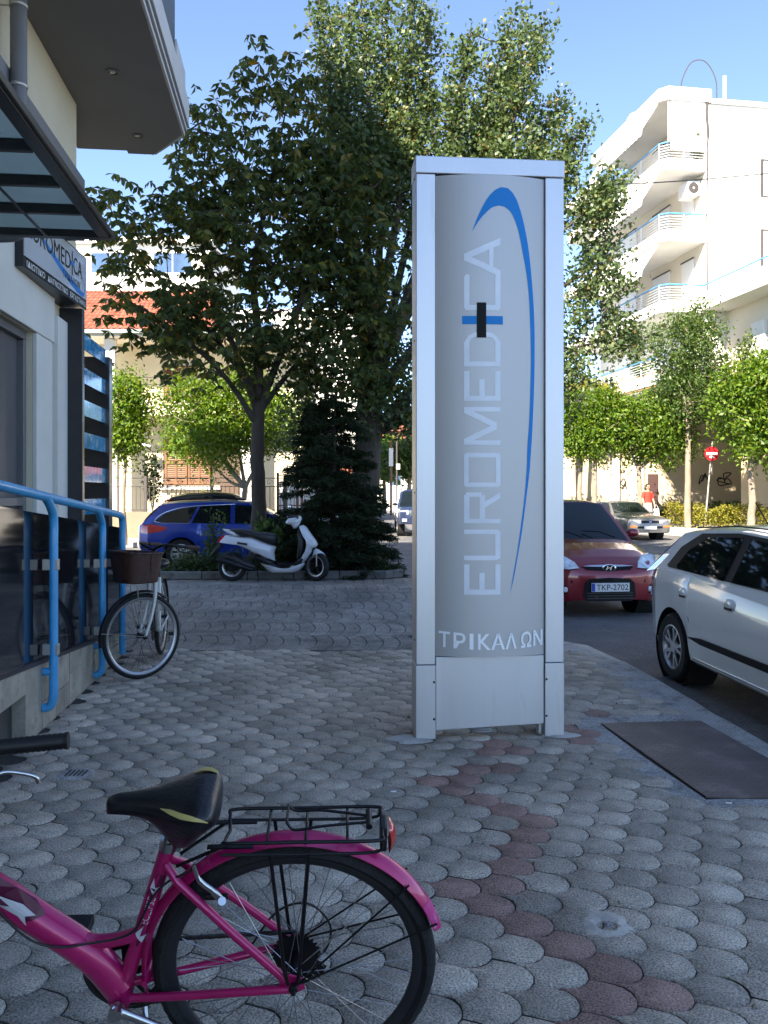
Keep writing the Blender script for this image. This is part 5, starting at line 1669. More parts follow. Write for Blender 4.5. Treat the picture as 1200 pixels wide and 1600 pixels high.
dc.pane([(-1.5, 1.05), (-1.35, 1.28), (-1.0, 1.40), (-.55, 1.44), (-.55, 1.0)], .008); dc.pane([(-.45, 1.0), (-.45, 1.44), (.1, 1.42), (.6, 1.02)], .008)
dc.side([(-1.90, .78), (-1.88, .97), (-1.75, 1.02), (-1.66, .98), (-1.70, .76)], 'tail_lamp', M_LAMPR, .012, bevel=.005)
m = MB(); m.add([(x, sd * (dc.ys(z) + .012), z) for sd in (1,) for x, z in ((-1.80, 1.0), (-1.74, 1.0), (-1.56, 1.30), (-1.62, 1.30))], [(0, 1, 2, 3)]); m.build('tail_lamp', M_LAMPR, dc.o)
m = MB(); m.add([(x, -(dc.ys(z) + .012), z) for x, z in ((-1.80, 1.0), (-1.72, 1.0), (-1.54, 1.30), (-1.62, 1.30))], [(0, 1, 2, 3)]); m.build('tail_lamp', M_LAMPR, dc.o)
dc.mirror(.55, 1.06)
dc.o.scale = (1, 1, 1.09)

# ---- grey saloon on the sunny side ---------------------------------
mgr = paint('car_grey', (.15, .145, .14), .35, .4, dust=(.19, .18, .165))
hw5 = [(-2.2, .60), (-2.15, .74), (-1.9, .80), (-1.2, .835), (1.5, .835), (1.9, .82), (2.1, .80), (2.17, .74), (2.2, .62)]
g0_ = P(1016, 842, 28.6)
hg = Vector((.16, -.987, 0)).normalized()
gloc = Vector((g0_.x, g0_.y, 0)) - hg * 2.2
gc = Car('saloon_car', 'old grey saloon car parked in the sun beside the woman', (gloc.x, gloc.y, ROAD), math.atan2(hg.y, hg.x), mgr, hw5,
         [(-2.2, .42), (-2.0, .28), (1.9, .24), (2.2, .28)], [(-2.2, .84), (-2.1, .88), (-1.0, .88), (.8, .84), (1.9, .76), (2.15, .72), (2.2, .62)],
         [(-2.2, .86), (-2.1, .92), (-1.2, .96), (.85, .95), (1.0, .93), (1.9, .82), (2.15, .76), (2.2, .64)], (-1.28, 1.3), .29,
         dict(xr0=-1.65, xr1=-1.0, xf1=.15, xf0=.92, zb=.88, wb=.79, wr=.58, zr=1.33, roof=[(-1.2, 1.30), (-.6, 1.36), (.0, 1.355), (.2, 1.32)], fm=(.06, .05, .06), rail=.04))
gc.wheels((-1.28, 1.3), .29, .18, .17, nsp=8)
gc.pane([(.72, .92), (.18, 1.28), (-.4, 1.30), (-.4, .91)]); gc.pane([(-.46, .91), (-.46, 1.30), (-.95, 1.27), (-1.38, .93)])
gc.mirror(.62, .96)
nx = gc.nose_x()
for sd in (1, -1):
    gc.nosepatch([(sd * y, z) for y, z in ((.34, .60), (.34, .70), (.76, .715), (.77, .62))], 'headlamp', M_LAMP, .02, surf=nx)
    gc.nosepatch([(sd * y, z) for y, z in ((.50, .46), (.50, .515), (.74, .52), (.74, .465))], 'indicator', M_AMBER, .03, surf=nx)
gc.nosepatch([(-.32, .61), (.32, .61), (.32, .69), (-.32, .69)], 'grille', M_TRIM, .012, surf=nx)
gc.nosepatch([(-.045, .63), (.045, .63), (.045, .67), (-.045, .67)], 'badge', M_CHROME, .03, surf=nx)
gc.nosepatch([(-.45, .43), (.45, .43), (.45, .50), (-.45, .50)], 'lower_grille', M_TRIM, .016, surf=nx)
gc.nosepatch([(-.78, .53), (.78, .53), (.78, .585), (-.78, .585)], 'bumper_strip', M_TRIM, .018, surf=nx)
plate_text(gc, nx(0, .45) + .03, 0, .45, .46, .11, None, gc.o)

# ---- dark blue pick-up seen past the tall tree ----------------------
mpk = paint('car_navy', (.022, .035, .085), .3, .25)
hw6 = [(-2.5, .80), (-2.4, .88), (1.9, .90), (2.3, .88), (2.45, .80), (2.5, .6)]
p0 = P(644, 838, 31.0)
hp = Vector((.02, -1, 0)).normalized()
ploc = Vector((p0.x + .35, p0.y, 0)) - hp * 2.5
pk = Car('pickup_truck', 'dark navy pick-up truck parked facing us past the tall tree', (ploc.x, ploc.y, ROAD), math.atan2(hp.y, hp.x), mpk, hw6,
         [(-2.5, .6), (-2.2, .5), (2.2, .45), (2.5, .5)], [(-2.5, 1.05), (1.0, 1.08), (2.3, 1.04), (2.5, .98)], [(-2.5, 1.06), (.9, 1.12), (1.4, 1.16), (2.3, 1.12), (2.5, 1.0)], (-1.5, 1.6), .38,
         dict(xr0=-.9, xr1=-.6, xf1=.45, xf0=1.15, zb=1.08, wb=.86, wr=.66, zr=1.75, roof=[(-.9, 1.74), (-.2, 1.79), (.5, 1.76)]))
pk.wheels((-1.5, 1.6), .38, .24, .24, nsp=6)
pk.pane([(.9, 1.15), (.48, 1.66), (-.1, 1.68), (-.1, 1.14)])
nx = pk.nose_x()
for sd in (1, -1):
    pk.nosepatch([(sd * y, z) for y, z in ((.50, .84), (.50, 1.0), (.84, 1.02), (.86, .88))], 'headlamp', M_LAMP, .02, surf=nx)
    pk.nosepatch([(sd * y, z) for y, z in ((.55, .58), (.55, .68), (.72, .68), (.72, .58))], 'fog_lamp', M_LAMP, .05, surf=nx)
pk.nosepatch([(-.42, .80), (.42, .80), (.42, 1.0), (-.42, 1.0)], 'grille', M_CHROME, .02, surf=nx)
for z in (.83, .89, .95):
    pk.nosepatch([(-.38, z), (.38, z), (.38, z + .035), (-.38, z + .035)], 'grille_slot', M_TRIM, .03, surf=nx)
pk.nosepatch([(-.88, .50), (.88, .50), (.88, .76), (-.88, .76)], 'bumper', M_TRIM, .04, surf=nx)
pk.mirror(.85, 1.2, M_TRIM)
# ---- pale green car roof just showing right of the totem -----------
mgn = paint('car_green', (.10, .16, .13), .3, .3)
c0_ = P(876, 838, 29.0)
gn = Car('parked_car', 'dull green car half hidden behind the totem and red hatchback', (c0_.x - .3, c0_.y + 1.6, ROAD), math.atan2(-.995, .1), mgn, hw4,
         [(-1.95, .45), (-1.7, .26), (1.4, .2), (1.95, .28)], [(-1.95, .85), (-1.2, .92), (.5, .9), (1.2, .80), (1.95, .56)],
         [(-1.95, .9), (-1.7, .95), (.7, .96), (1.1, .90), (1.6, .78), (1.95, .58)], (-1.22, 1.2), .3,
         dict(xr0=-1.8, xr1=-1.3, xf1=.12, xf0=.95, zb=.92, wb=.79, wr=.58, zr=1.42, roof=[(-1.6, 1.38), (-1.0, 1.45), (-.3, 1.45), (.3, 1.38)]))
gn.wheels((-1.22, 1.2), .3, .19, .18)
gn.pane([(.6, .98), (.14, 1.35), (-.5, 1.37), (-.5, .96)])
gn.mirror(.55, 1.0)

# ---- white scooter -------------------------------------------------
M_SCW = pmat('scooter_white', (.60, .61, .64), .25, var=.03, vscale=3, coat=.8)
M_SEAT = pmat('scooter_seat', (.012, .012, .013), .5, var=.2, bump=.1)
SC0 = P(363, 908, 14.15)
sc = thing('scooter', 'white motor scooter parked in front of the tree planter', 'scooter', (SC0.x, SC0.y, 0), R(2))
def moto_wheel(c, Rr, rimr, wd, rot=0.):
    m = MB()
    m.lathe([(rimr, -wd * .4), (Rr - .025, -wd / 2), (Rr - .004, -wd * .25), (Rr, 0), (Rr - .004, wd * .25), (Rr - .025, wd / 2), (rimr, wd * .4)], 40, rx90())
    t = m.build('wheel', M_TYRE, sc, smooth=45); t.location = c; t.rotation_euler = (0, 0, rot)
    m = MB()
    m.lathe([(rimr + .004, -wd * .42), (rimr - .02, -wd * .38), (rimr - .03, 0), (rimr - .02, wd * .38), (rimr + .004, wd * .42)], 36, rx90())
    m.build('rim', M_RIMS, t, smooth=45)
    m = MB()
    m.lathe([(0, -.06), (.03, -.06), (.03, .06), (0, .06)], 14, rx90())
    for k in range(5):
        m.box(.02, rimr - .01, -.016, .016, -.016, .016, rx90() @ Matrix.Rotation(2 * math.pi * k / 5, 4, 'Z'))
    m.lathe([(.07, -.045), (.10, -.045), (.10, -.040), (.07, -.040)], 24, rx90(), closed=True)
    m.build('spokes', M_BLKM, t, smooth=40)
    return t
moto_wheel((.0, 0, .245), .245, .165, .11)
moto_wheel((1.43, 0, .25), .25, .175, .10, R(-34))
def SP(px, py):            # photo point -> scooter side plane
    q = P(px, py, 14.12); return ((q.x - SC0.x) / math.cos(R(2)), q.z)
zz = lambda pts: [SP(330 + x / 6, 760 + y / 6) for x, y in pts]
def loft_side(name, outline, hw_, mat, round_=.06, parent=None, n=5):
    """closed outline in (x, z); inflated across y so that the flank is convex"""
    cx = sum(p[0] for p in outline) / len(outline); cz_ = sum(p[1] for p in outline) / len(outline)
    k = len(outline)
    m = MB(); rows = []
    for j in range(-n, n + 1):
        t = j / n
        f = 1 - (1 - math.sqrt(max(0, 1 - t * t * .999))) * .55
        rows.append([(cx + (x - cx) * f, t * hw_, cz_ + (z - cz_) * f) for x, z in outline])
    for r_ in rows: r_.append(r_[0])
    m.grid(rows)
    m.add(rows[0][:-1], [tuple(range(k))]); m.add(rows[-1][:-1], [tuple(range(k))])
    o = m.build(name, mat, parent or sc, smooth=60)
    return o
body_o = zz([(60, 520), (110, 460), (175, 455), (270, 470), (380, 470), (450, 500), (520, 530), (608, 565), (590, 620), (600, 700), (540, 690), (470, 650), (420, 640), (340, 590), (250, 555), (160, 525)])
loft_side('rear_fairing', body_o, .17, M_SCW)
loft_side('grab_rail', zz([(105, 395), (160, 405), (230, 430), (278, 468), (240, 470), (170, 445), (110, 410)]), .13, M_SCW)
loft_side('seat', zz([(175, 400), (260, 395), (360, 410), (440, 430), (540, 435), (610, 450), (625, 500), (600, 550), (520, 530), (450, 500), (370, 470), (270, 465)]), .15, M_SEAT)
loft_side('side_panel', zz([(400, 640), (470, 635), (540, 680), (600, 705), (600, 735), (520, 720), (450, 710), (410, 680)]), .165, M_BLKP)
loft_side('floorboard', zz([(600, 715), (700, 735), (790, 725), (850, 680), (880, 640), (900, 660), (860, 720), (800, 750), (700, 755), (600, 750)]), .20, M_BLKP)
loft_side('lower_fairing', zz([(450, 715), (520, 740), (620, 762), (740, 765), (810, 745), (850, 700), (880, 730), (840, 780), (780, 810), (680, 815), (560, 812), (520, 790)]), .175, M_SCW)
loft_side('leg_shield', zz([(820, 372), (860, 362), (890, 380), (940, 450), (985, 510), (1000, 545), (985, 568), (950, 580), (940, 620), (900, 680), (840, 745), (810, 745), (850, 690), (880, 600), (890, 520), (870, 440)]), .19, M_SCW)
loft_side('inner_shield', zz([(800, 400), (830, 395), (868, 440), (884, 520), (872, 600), (842, 690), (800, 720), (800, 640), (815, 540)]), .15, M_BLKP)
loft_side('front_mudguard', zz([(955, 600), (975, 580), (1010, 595), (1050, 625), (1072, 655), (1030, 635), (990, 640), (945, 655)]), .075, M_SCW)
loft_side('handlebar_cover', zz([(690, 335), (720, 300), (790, 285), (835, 275), (850, 300), (830, 350), (800, 395), (770, 400), (745, 360), (700, 355)]), .12, M_SCW)
loft_side('swing_arm', zz([(80, 640), (200, 620), (330, 690), (440, 740), (430, 790), (330, 770), (240, 760), (120, 690)]), .12, M_BLKP)
loft_side('rear_mudguard', zz([(-5, 640), (60, 540), (120, 540), (70, 600), (20, 660)]), .06, M_BLKP)
m = MB()
q = [Vector((p[0], 0, p[1])) for p in zz([(985, 650), (1040, 770)])]
for s in (1, -1):
    m.tube([q[0] + Vector((0, s * .055, .05)), Vector((1.43, s * .055, .25))], .016, 10)
m.build('fork', M_STEEL, sc, smooth=50)
m = MB(); hq = SP(330 + 800 / 6, 760 + 300 / 6)
m.tube(smoothpath([(hq[0] - .12, -.33, hq[1] + .03), (hq[0] + .02, -.2, hq[1] + .03), (hq[0], 0, hq[1] - .02), (hq[0] + .02, .2, hq[1] + .03), (hq[0] - .12, .33, hq[1] + .03)], 5), .014, 10)
hbs = m.build('handlebar', M_BLKM, sc, smooth=50)
for s in (1, -1):
    m = MB(); m.tube([(hq[0] - .14, s * .34, hq[1] + .03), (hq[0] - .05, s * .29, hq[1] + .035)], .02, 10); m.build('grip', M_BLKP, hbs, smooth=50)
    m = MB(); b_ = Vector((hq[0] + .02, s * .2, hq[1] + .03)); t_ = Vector((hq[0] - .10, s * .30, hq[1] + .20)) if s < 0 else Vector((hq[0] + .12, s * .30, hq[1] + .28))
    m.tube([b_, t_], .006, 6); st_ = m.build('mirror_stem', M_BLKM, hbs)
    m = MB(); m.ball(t_, (.03, .055, .045), 12, 8); m.build('mirror', M_CHROME if s < 0 else M_BLKP, hbs, smooth=60)
    m = MB(); m.tube([(hq[0] + .05, s * .22, hq[1] + .02), (hq[0] + .03, s * .36, hq[1] + .01)], .006, 6); m.build('brake_lever', M_STEEL, hbs, smooth=50)
def flat_badge(name, pts, mat, lift=.003, y=-.172):
    m = MB(); m.add([(x, y - lift, z) for x, z in zz(pts)], [tuple(range(len(pts)))]); return m.build(name, mat, sc)
flat_badge('badge', [(253, 515), (350, 530), (345, 550), (253, 533)], M_BLACK, .004)
flat_badge('tail_lamp', [(65, 520), (100, 470), (145, 445), (130, 470), (85, 520)], M_LAMPR, -.03)
flat_badge('indicator', [(900, 485), (950, 500), (978, 540), (935, 525)], M_LAMP, .02)
m = MB(); ex0 = Vector((.1, -.13, .27)); m.tube(smoothpath([(.35, -.1, .2), (.2, -.14, .25), (-.05, -.145, .33), (-.25, -.15, .38)], 5), [.03] * 6 + [.055] * 10, 12); m.build('exhaust', M_BLKM, sc, smooth=50)
m = MB(); m.tube([(.42, .02, .16), (.46, -.14, .012), (.46, -.20, .008)], .010, 8); m.build('kick_stand', M_BLKM, sc, smooth=50)
# ------------------------------------------------------------------ planting
M_BARK = pmat('bark_dark', (.055, .045, .036), .95, var=.35, vscale=6, bump=.8, bscale=25, stretch=(1, 1, .3))
M_BARKL = pmat('bark_light', (.22, .18, .14), .95, var=.3, vscale=6, bump=.6, bscale=25, stretch=(1, 1, .3))
LM_CHEST = leafmat('chestnut_leaf', [(0, (.042, .065, .024)), (.45, (.062, .09, .03)), (.8, (.09, .12, .036)), (.95, (.17, .17, .04)), (1, (.26, .17, .04))], .5, .42)
LM_PEAR = leafmat('pear_leaf', [(0, (.04, .072, .026)), (.5, (.075, .12, .042)), (.9, (.12, .16, .06)), (1, (.22, .17, .06))], .45, .3, .4)
LM_LIME = leafmat('bright_leaf', [(0, (.05, .11, .014)), (.5, (.09, .17, .02)), (.85, (.14, .22, .03)), (1, (.22, .26, .05))], .45, .4)
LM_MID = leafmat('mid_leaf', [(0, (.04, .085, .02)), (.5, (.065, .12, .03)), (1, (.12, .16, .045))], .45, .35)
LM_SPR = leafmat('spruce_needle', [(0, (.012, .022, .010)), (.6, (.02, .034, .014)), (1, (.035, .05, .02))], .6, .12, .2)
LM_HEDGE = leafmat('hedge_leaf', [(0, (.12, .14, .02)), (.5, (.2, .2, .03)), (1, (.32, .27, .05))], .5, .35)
LM_WEED = leafmat('weed_leaf', [(0, (.03, .055, .018)), (1, (.07, .10, .03))], .5, .3)

def leaf_cloud(name, pts, size, mat, parent, droop=0., up=0., aspect=.5, seed=1, dirs=None, fold=.18, jitter=.3):
    r = np.random.default_rng(seed)
    n = len(pts)
    pts = np.asarray(pts, float)
    d = r.normal(size=(n, 3)) if dirs is None else np.asarray(dirs, float) + r.normal(size=(n, 3)) * .25
    d[:, 2] += -droop + up
    d /= np.linalg.norm(d, axis=1)[:, None]
    q = r.normal(size=(n, 3))
    q[:, 2] += .9                                   # blades tend to face the sky
    s = np.cross(d, q); s /= (np.linalg.norm(s, axis=1)[:, None] + 1e-9)
    nn = np.cross(s, d)
    L_ = (size * (1 + r.uniform(-jitter, jitter, n)))[:, None]
    W_ = L_ * aspect
    v = np.empty((n, 4, 3))
    v[:, 0] = pts
    v[:, 1] = pts + d * L_ * .55 + s * W_ * .5 + nn * L_ * fold
    v[:, 2] = pts + d * L_ - nn * L_ * fold * .5
    v[:, 3] = pts + d * L_ * .55 - s * W_ * .5 + nn * L_ * fold
    W = Matrix.Identity(4)
    q_ = parent
    while q_ is not None:
        W = q_.matrix_basis @ W; q_ = q_.parent
    off = np.array(W.translation) if parent is not None else np.zeros(3)
    v = (v.reshape(-1, 3) - off).astype(np.float32)
    me = bpy.data.meshes.new(name)
    me.vertices.add(4 * n); me.vertices.foreach_set('co', v.ravel())
    me.loops.add(4 * n); me.loops.foreach_set('vertex_index', np.arange(4 * n, dtype=np.int32))
    me.polygons.add(n); me.polygons.foreach_set('loop_start', np.arange(0, 4 * n, 4, dtype=np.int32))
    me.polygons.foreach_set('loop_total', np.full(n, 4, dtype=np.int32))
    me.update(calc_edges=True)
    me.materials.append(mat)
    o = bpy.data.objects.new(name, me); col.objects.link(o)
    if parent is not None: o.parent = parent
    return o

def blob_points(ells, k, seed, shell=.55):
    """k clump centres inside ellipsoids (c, r), pushed towards the skin"""
    r = np.random.default_rng(seed)
    vol = np.array([e[1][0] * e[1][1] * e[1][2] for e in ells]); vol = vol / vol.sum()
    out = []
    for i in r.choice(len(ells), k, p=vol):
        d = r.normal(size=3); d /= np.linalg.norm(d)
        rad = r.uniform(shell ** 3, 1) ** (1 / 3)
        out.append(np.array(ells[i][0]) + d * rad * np.array(ells[i][1]))
    return np.array(out)

def grow(mb, limbs, clumps, r_tip=.008, sag=.1):
    """connect every clump to the nearest limb node by a thin curved branch"""
    nodes = [Vector(p) for l in limbs for p in l[0]]
    for c in sorted(clumps, key=lambda q: min((Vector(q) - n).length for n in nodes)):
        c = Vector(c)
        cand = sorted(nodes, key=lambda n: (c - n).length + max(0, n.z - c.z) * 1.5)[:1]
        a = cand[0]
        ln = (c - a).length
        if ln < .05: continue
        mid = a.lerp(c, .5) + Vector((0, 0, -sag * ln)) + Vector((random.uniform(-1, 1), random.uniform(-1, 1), 0)) * .06 * ln
        mb.tube([a, mid, c], [min(.035, .010 + .012 * ln), .010, r_tip], 5, cap=False)
        nodes.append(mid); nodes.append(c)

def limb_tubes(mb, limbs, n=10):
    for pts, rs in limbs:
        q = smoothpath(pts, 5)
        rr_ = np.interp(np.linspace(0, 1, len(q)), np.linspace(0, 1, len(rs)), rs)
        q = [p + Vector((random.uniform(-1, 1), random.uniform(-1, 1), 0)) * r_ * .12 for p, r_ in zip(q, rr_)]
        mb.tube(q, list(rr_), n)

# ---- planter island with kerb stones -------------------------------
isl = MB()
ISL = [(-3.95, 14.45), (.1, 14.55), (.32, 14.8), (.30, 17.0), (-4.0, 17.1)]
isl.prism(ISL, .16, Matrix.Translation((0, 0, -.15)))
island = structure(isl.build('planter', pmat('soil', (.05, .042, .03), .95, var=.4, vscale=4, bump=.8, bscale=20)))
M_KST = pmat('kerbstone', (.17, .165, .155), .9, var=.3, vscale=3, bump=.4, bscale=30, rnd=.15, dirt_or_glint=(.09, .09, .08), dscale=4, dthr=.52)
def kerb_run(a, b, n, w=.14):
    a, b = Vector((*a, 0)), Vector((*b, 0)); t = (b - a) / n; u_ = t.normalized(); nn = Vector((-u_.y, u_.x, 0))
    for i in range(n):
        p = a + t * i; q = p + t - u_ * .012
        m = MB(); z = .135 + random.uniform(-.006, .006)
        m.hexa([p, q, q + nn * w, p + nn * w] + [x + Vector((0, 0, z)) for x in (p, q, q + nn * w, p + nn * w)])
        m.build('kerbstone', M_KST, island, bevel=.015)
kerb_run((-3.95, 14.40), (.02, 14.50), 5); kerb_run((.03, 14.50), (.33, 14.80), 1); kerb_run((.34, 14.82), (.32, 17.0), 3)

# ---- chestnut -------------------------------------------------------
CT = Vector((-2.42, 16.0, 0))
ch_t = thing('chestnut_tree', 'broad chestnut tree with large dark drooping leaves growing from the planter', 'tree', CT)
cl = [([CT + Vector((0, 0, -.05)), CT + Vector((.01, 0, 1.2)), CT + Vector((-.02, .02, 2.3)), CT + Vector((.02, 0, 3.3))], [.19, .14, .13, .115]),
      ([CT + Vector((0, 0, 3.2)), (-2.40, 15.9, 4.4), (-2.5, 16, 5.8), (-2.2, 16.1, 7.4), (-1.9, 16, 8.8)], [.11, .085, .06, .04, .015]),
      ([CT + Vector((0, 0, 3.0)), (-2.7, 15.8, 3.9), (-3.2, 15.7, 5.2), (-3.5, 15.8, 6.6), (-3.4, 15.9, 8.2)], [.075, .06, .045, .03, .012]),
      ([CT + Vector((0, 0, 3.1)), (-2.9, 16.2, 4.0), (-3.9, 16.3, 5.2), (-4.9, 16.2, 6.2)], [.07, .05, .035, .012]),
      ([CT + Vector((-.03, 0, 2.8)), (-3.0, 15.6, 3.7), (-4.0, 15.4, 4.6), (-5.0, 15.4, 5.2)], [.06, .045, .03, .012]),
      ([CT + Vector((0, 0, 3.1)), (-1.9, 15.8, 4.3), (-1.4, 15.7, 5.6), (-.9, 15.9, 7.2)], [.08, .06, .04, .015]),
      ([CT + Vector((0, 0, 3.0)), (-1.8, 16.2, 3.9), (-.9, 16.2, 4.8), (-.1, 16.0, 5.6)], [.06, .045, .03, .012])]
mb = MB(); limb_tubes(mb, cl)
ell = [((-1.95, 16.0, 8.55), (1.0, .9, 1.35)), ((-3.35, 15.9, 7.7), (.85, .9, 1.35)), ((-2.3, 15.9, 6.7), (1.6, 1.4, 1.3)), ((-4.75, 16.0, 6.55), (1.0, 1.0, .85)),
       ((-4.35, 15.7, 5.0), (1.2, .9, .6)), ((-2.9, 15.5, 4.5), (1.5, 1.1, .8)), ((-.75, 15.9, 6.7), (1.05, 1.1, 1.7)), ((-.8, 15.8, 4.6), (1.1, 1.2, 1.4)), ((-5.3, 15.8, 5.6), (.5, .6, .4))]
cp = blob_points(ell, 500, 3, .5)
grow(mb, cl, cp[::2])
mb.build('trunk', M_BARK, ch_t, world=True, smooth=60)
r_ = np.random.default_rng(5)
pts, dirs = [], []
for c in cp:
    for k in range(6):
        b = c + r_.normal(size=3) * .23
        a0 = r_.uniform(0, 6.28); nl = 6
        tl = r_.normal(size=3) * .25
        for j in range(nl):
            a = a0 + j * 2 * math.pi / nl * .85
            pts.append(b); dirs.append((math.cos(a) + tl[0], math.sin(a) + tl[1], -.75 + tl[2] * .5))
leaf_cloud('crown', pts, .19, LM_CHEST, ch_t, aspect=.42, seed=6, dirs=dirs, fold=.10)

# ---- tall tree behind ------------------------------------------------
TT = Vector((-.42, 16.3, 0))
tt = thing('tall_tree', 'tall upright tree with small glossy sunlit leaves rising behind the totem', 'tree', TT)
def tp(px, py, D): q = P(px, py, D); return (q.x, q.y, q.z)
tl = [([TT + Vector((-.05, 0, -.05)), TT + Vector((0, 0, .8)), TT + Vector((.05, .1, 2.0)), TT + Vector((.15, .3, 3.4)), TT + Vector((.3, .6, 5.0))], [.42, .30, .27, .25, .18])]
shoots = [((498, -5), 17.2), ((530, 25), 18.2), ((560, -30), 17.0), ((600, -20), 18.0), ((645, -50), 17.3), ((675, 20), 17.9), ((735, 50), 17.2), ((798, 35), 17.6), ((825, 25), 18.3), ((850, 40), 17.2), ((880, 150), 17.8), ((910, 200), 17.2)]
base = Vector((-.1, 16.9, 5.0))
cols_ = []
for k, ((px, py), D) in enumerate(shoots):
    top = Vector(tp(px, py, D))
    f = (px - 600) / 300
    mid = Vector((base.x * .4 + top.x * .6 + .1 * f, D, base.z + (top.z - base.z) * .35 ))
    st0 = Vector((TT.x + .2, TT.y + .3, 3.2 + .25 * (k % 5)))
    tl.append(([st0, mid * .55 + st0 * .45 + Vector((0, 0, .1)), mid, mid.lerp(top, .5) + Vector((random.uniform(-.15, .15), 0, 0)), top], [.11, .085, .06, .035, .01]))
    for t in np.linspace(.0, 1., 34):
        p = mid.lerp(top, t)
        sg = .46 * (1 - t * .78) + .07
        cols_.append((p, sg, int(210 * (1 - .72 * t))))
extra = [((560, 280), 17.2, .9), ((640, 250), 17.6, .9), ((720, 230), 17.6, .8), ((800, 250), 17.7, .8), ((860, 270), 17.4, .7), ((560, 420), 16.8, .9), ((640, 450), 17.2, .9), ((600, 560), 16.7, .8), ((910, 330), 17.2, .5), ((940, 320), 17.0, .42), ((955, 290), 17.0, .28),
         ((925, 400), 17.3, .55), ((945, 440), 17.5, .5), ((905, 500), 17.3, .65), ((955, 520), 17.4, .5), ((990, 530), 17.4, .28), ((890, 580), 17.2, .6), ((540, 500), 16.4, .7), ((500, 560), 16.3, .7), ((620, 610), 16.6, .55), ((580, 640), 16.4, .5), ((480, 640), 16.3, .5), ((700, 420), 17.8, .9), ((780, 450), 17.8, .9), ((740, 560), 17.6, .8), ((830, 580), 17.5, .7), ((640, 660), 16.5, .25)]
for (px, py), D, sg in extra:
    cols_.append((Vector(tp(px, py, D)), sg, int((1900 if px > 880 or py > 540 else 1000) * sg)))
pts = []
r_ = np.random.default_rng(9)
cl_c = []
for p, sg, n in cols_:
    nc = max(2, n // 22)
    cc = np.array(p) + r_.normal(size=(nc, 3)) * sg * .62
    cl_c += list(cc[::3])
    for c in cc:
        pts.append(c + r_.normal(size=(22, 3)) * np.array([.11, .11, .13]))
pts = np.concatenate(pts)
for (px, py), D in (((925, 420), 17.3), ((950, 300), 17.0), ((970, 525), 17.4), ((890, 580), 17.2), ((480, 640), 16.3)):
    q = Vector(tp(px, py, D)); tl.append(([TT + Vector((.1, .2, 2.6)), (TT + Vector((.1, .2, 3.2))).lerp(q, .5), q], [.09, .05, .012]))
mb = MB(); limb_tubes(mb, tl); grow(mb, tl, cl_c[::3], sag=.02)
mb.build('trunk', M_BARK, tt, world=True, smooth=60)
leaf_cloud('crown', pts, .095, LM_PEAR, tt, droop=.25, aspect=.72, seed=12, fold=.12)

# ---- young spruce ----------------------------------------------------
SPR = Vector((-.98, 15.35, 0))
sp = thing('spruce_tree', 'young dark spruce with drooping branches in the planter', 'tree', SPR)
mb = MB(); mb.tube([SPR, SPR + Vector((.05, 0, 1.5)), SPR + Vector((.08, 0, 3.5))], [.07, .05, .01], 8)
pts, dirs = [], []
rr = random.Random(4)
for k in range(190):
    z = .2 + 3.05 * (k / 190) + rr.uniform(-.05, .05)
    ln = 1.35 * (1 - z / 3.7) ** .75 + .12
    a = rr.uniform(0, 6.283)
    tip = SPR + Vector((math.cos(a) * ln, math.sin(a) * ln * .8, z - .28 * ln + .08))
    b0 = SPR + Vector((.03, 0, z))
    mid = b0.lerp(tip, .55) + Vector((0, 0, -.05 * ln))
    path = smoothpath([b0, mid, tip + Vector((0, 0, .06 * ln))], 4)
    mb.tube(path, [.012, .010, .009, .008, .007, .006, .005, .004, .003][:len(path)], 4, cap=False)
    m_ = max(4, int(ln * 16))
    for i in range(m_):
        t = .15 + .85 * i / m_
        c = b0.lerp(mid, t * 2) if t < .5 else mid.lerp(tip, t * 2 - 1)
        out = (tip - b0).normalized()
        sd = Vector((-out.y, out.x, 0))
        for s in (-1, 1):
            tw = .22 * (1 - t * .6) * ln ** .3
            e = c + out * tw * .6 + sd * s * tw + Vector((0, 0, -.06))
            for q in np.linspace(.1, 1, 9):
                pp = c.lerp(e, q)
                for _ in range(2):
                    pts.append(pp); dirs.append(tuple((e - c).normalized() * .9 + Vector((rr.gauss(0, .6), rr.gauss(0, .6), rr.gauss(0, .4)))))
mb.build('trunk', M_BARK, sp, world=True, smooth=60)
leaf_cloud('crown', pts, .10, LM_SPR, sp, aspect=.2, seed=14, dirs=dirs, fold=.02)

# ---- round street trees ---------------------------------------------
def street_tree(name, label, base, ells, nclump, per, size, mat, seed, th=.08, bark=None, group=None, split=None, spread=.22, droop=.2):
    b = Vector(base)
    t = thing(name, label, 'tree', b, 0, group)
    c = sum((np.array(e[0]) for e in ells), np.zeros(3)) / len(ells)
    fork = b + Vector((0, 0, (min(e[0][2] - e[1][2] for e in ells) - b.z) * .95))
    lb = [([b + Vector((0, 0, -.05)), b.lerp(fork, .5) + Vector((random.uniform(-.08, .08), 0, 0)), fork], [th * 1.2, th, th * .85])]
    for e in ells:
        lb.append(([fork, fork.lerp(Vector(e[0]), .5) + Vector((0, 0, -.1)), Vector(e[0])], [th * .7, th * .45, th * .2]))
    mb = MB(); limb_tubes(mb, lb, 8)
    cp_ = blob_points(ells, nclump, seed, .6)
    grow(mb, lb, cp_[::4])
    mb.build('trunk', bark or M_BARKL, t, world=True, smooth=60)
    r_ = np.random.default_rng(seed + 1)
    pts_ = (cp_[:, None, :] + r_.normal(size=(nclump, per, 3)) * spread).reshape(-1, 3)
    leaf_cloud('crown', pts_, size, mat, t, droop=droop, aspect=.5, seed=seed + 2)
    return t
def E(px, py, D, rx, rz, ry=None):
    q = P(px, py, D); k = D / 1300
    return ((q.x, q.y, q.z), (rx * k, (ry or rx) * k, rz * k))
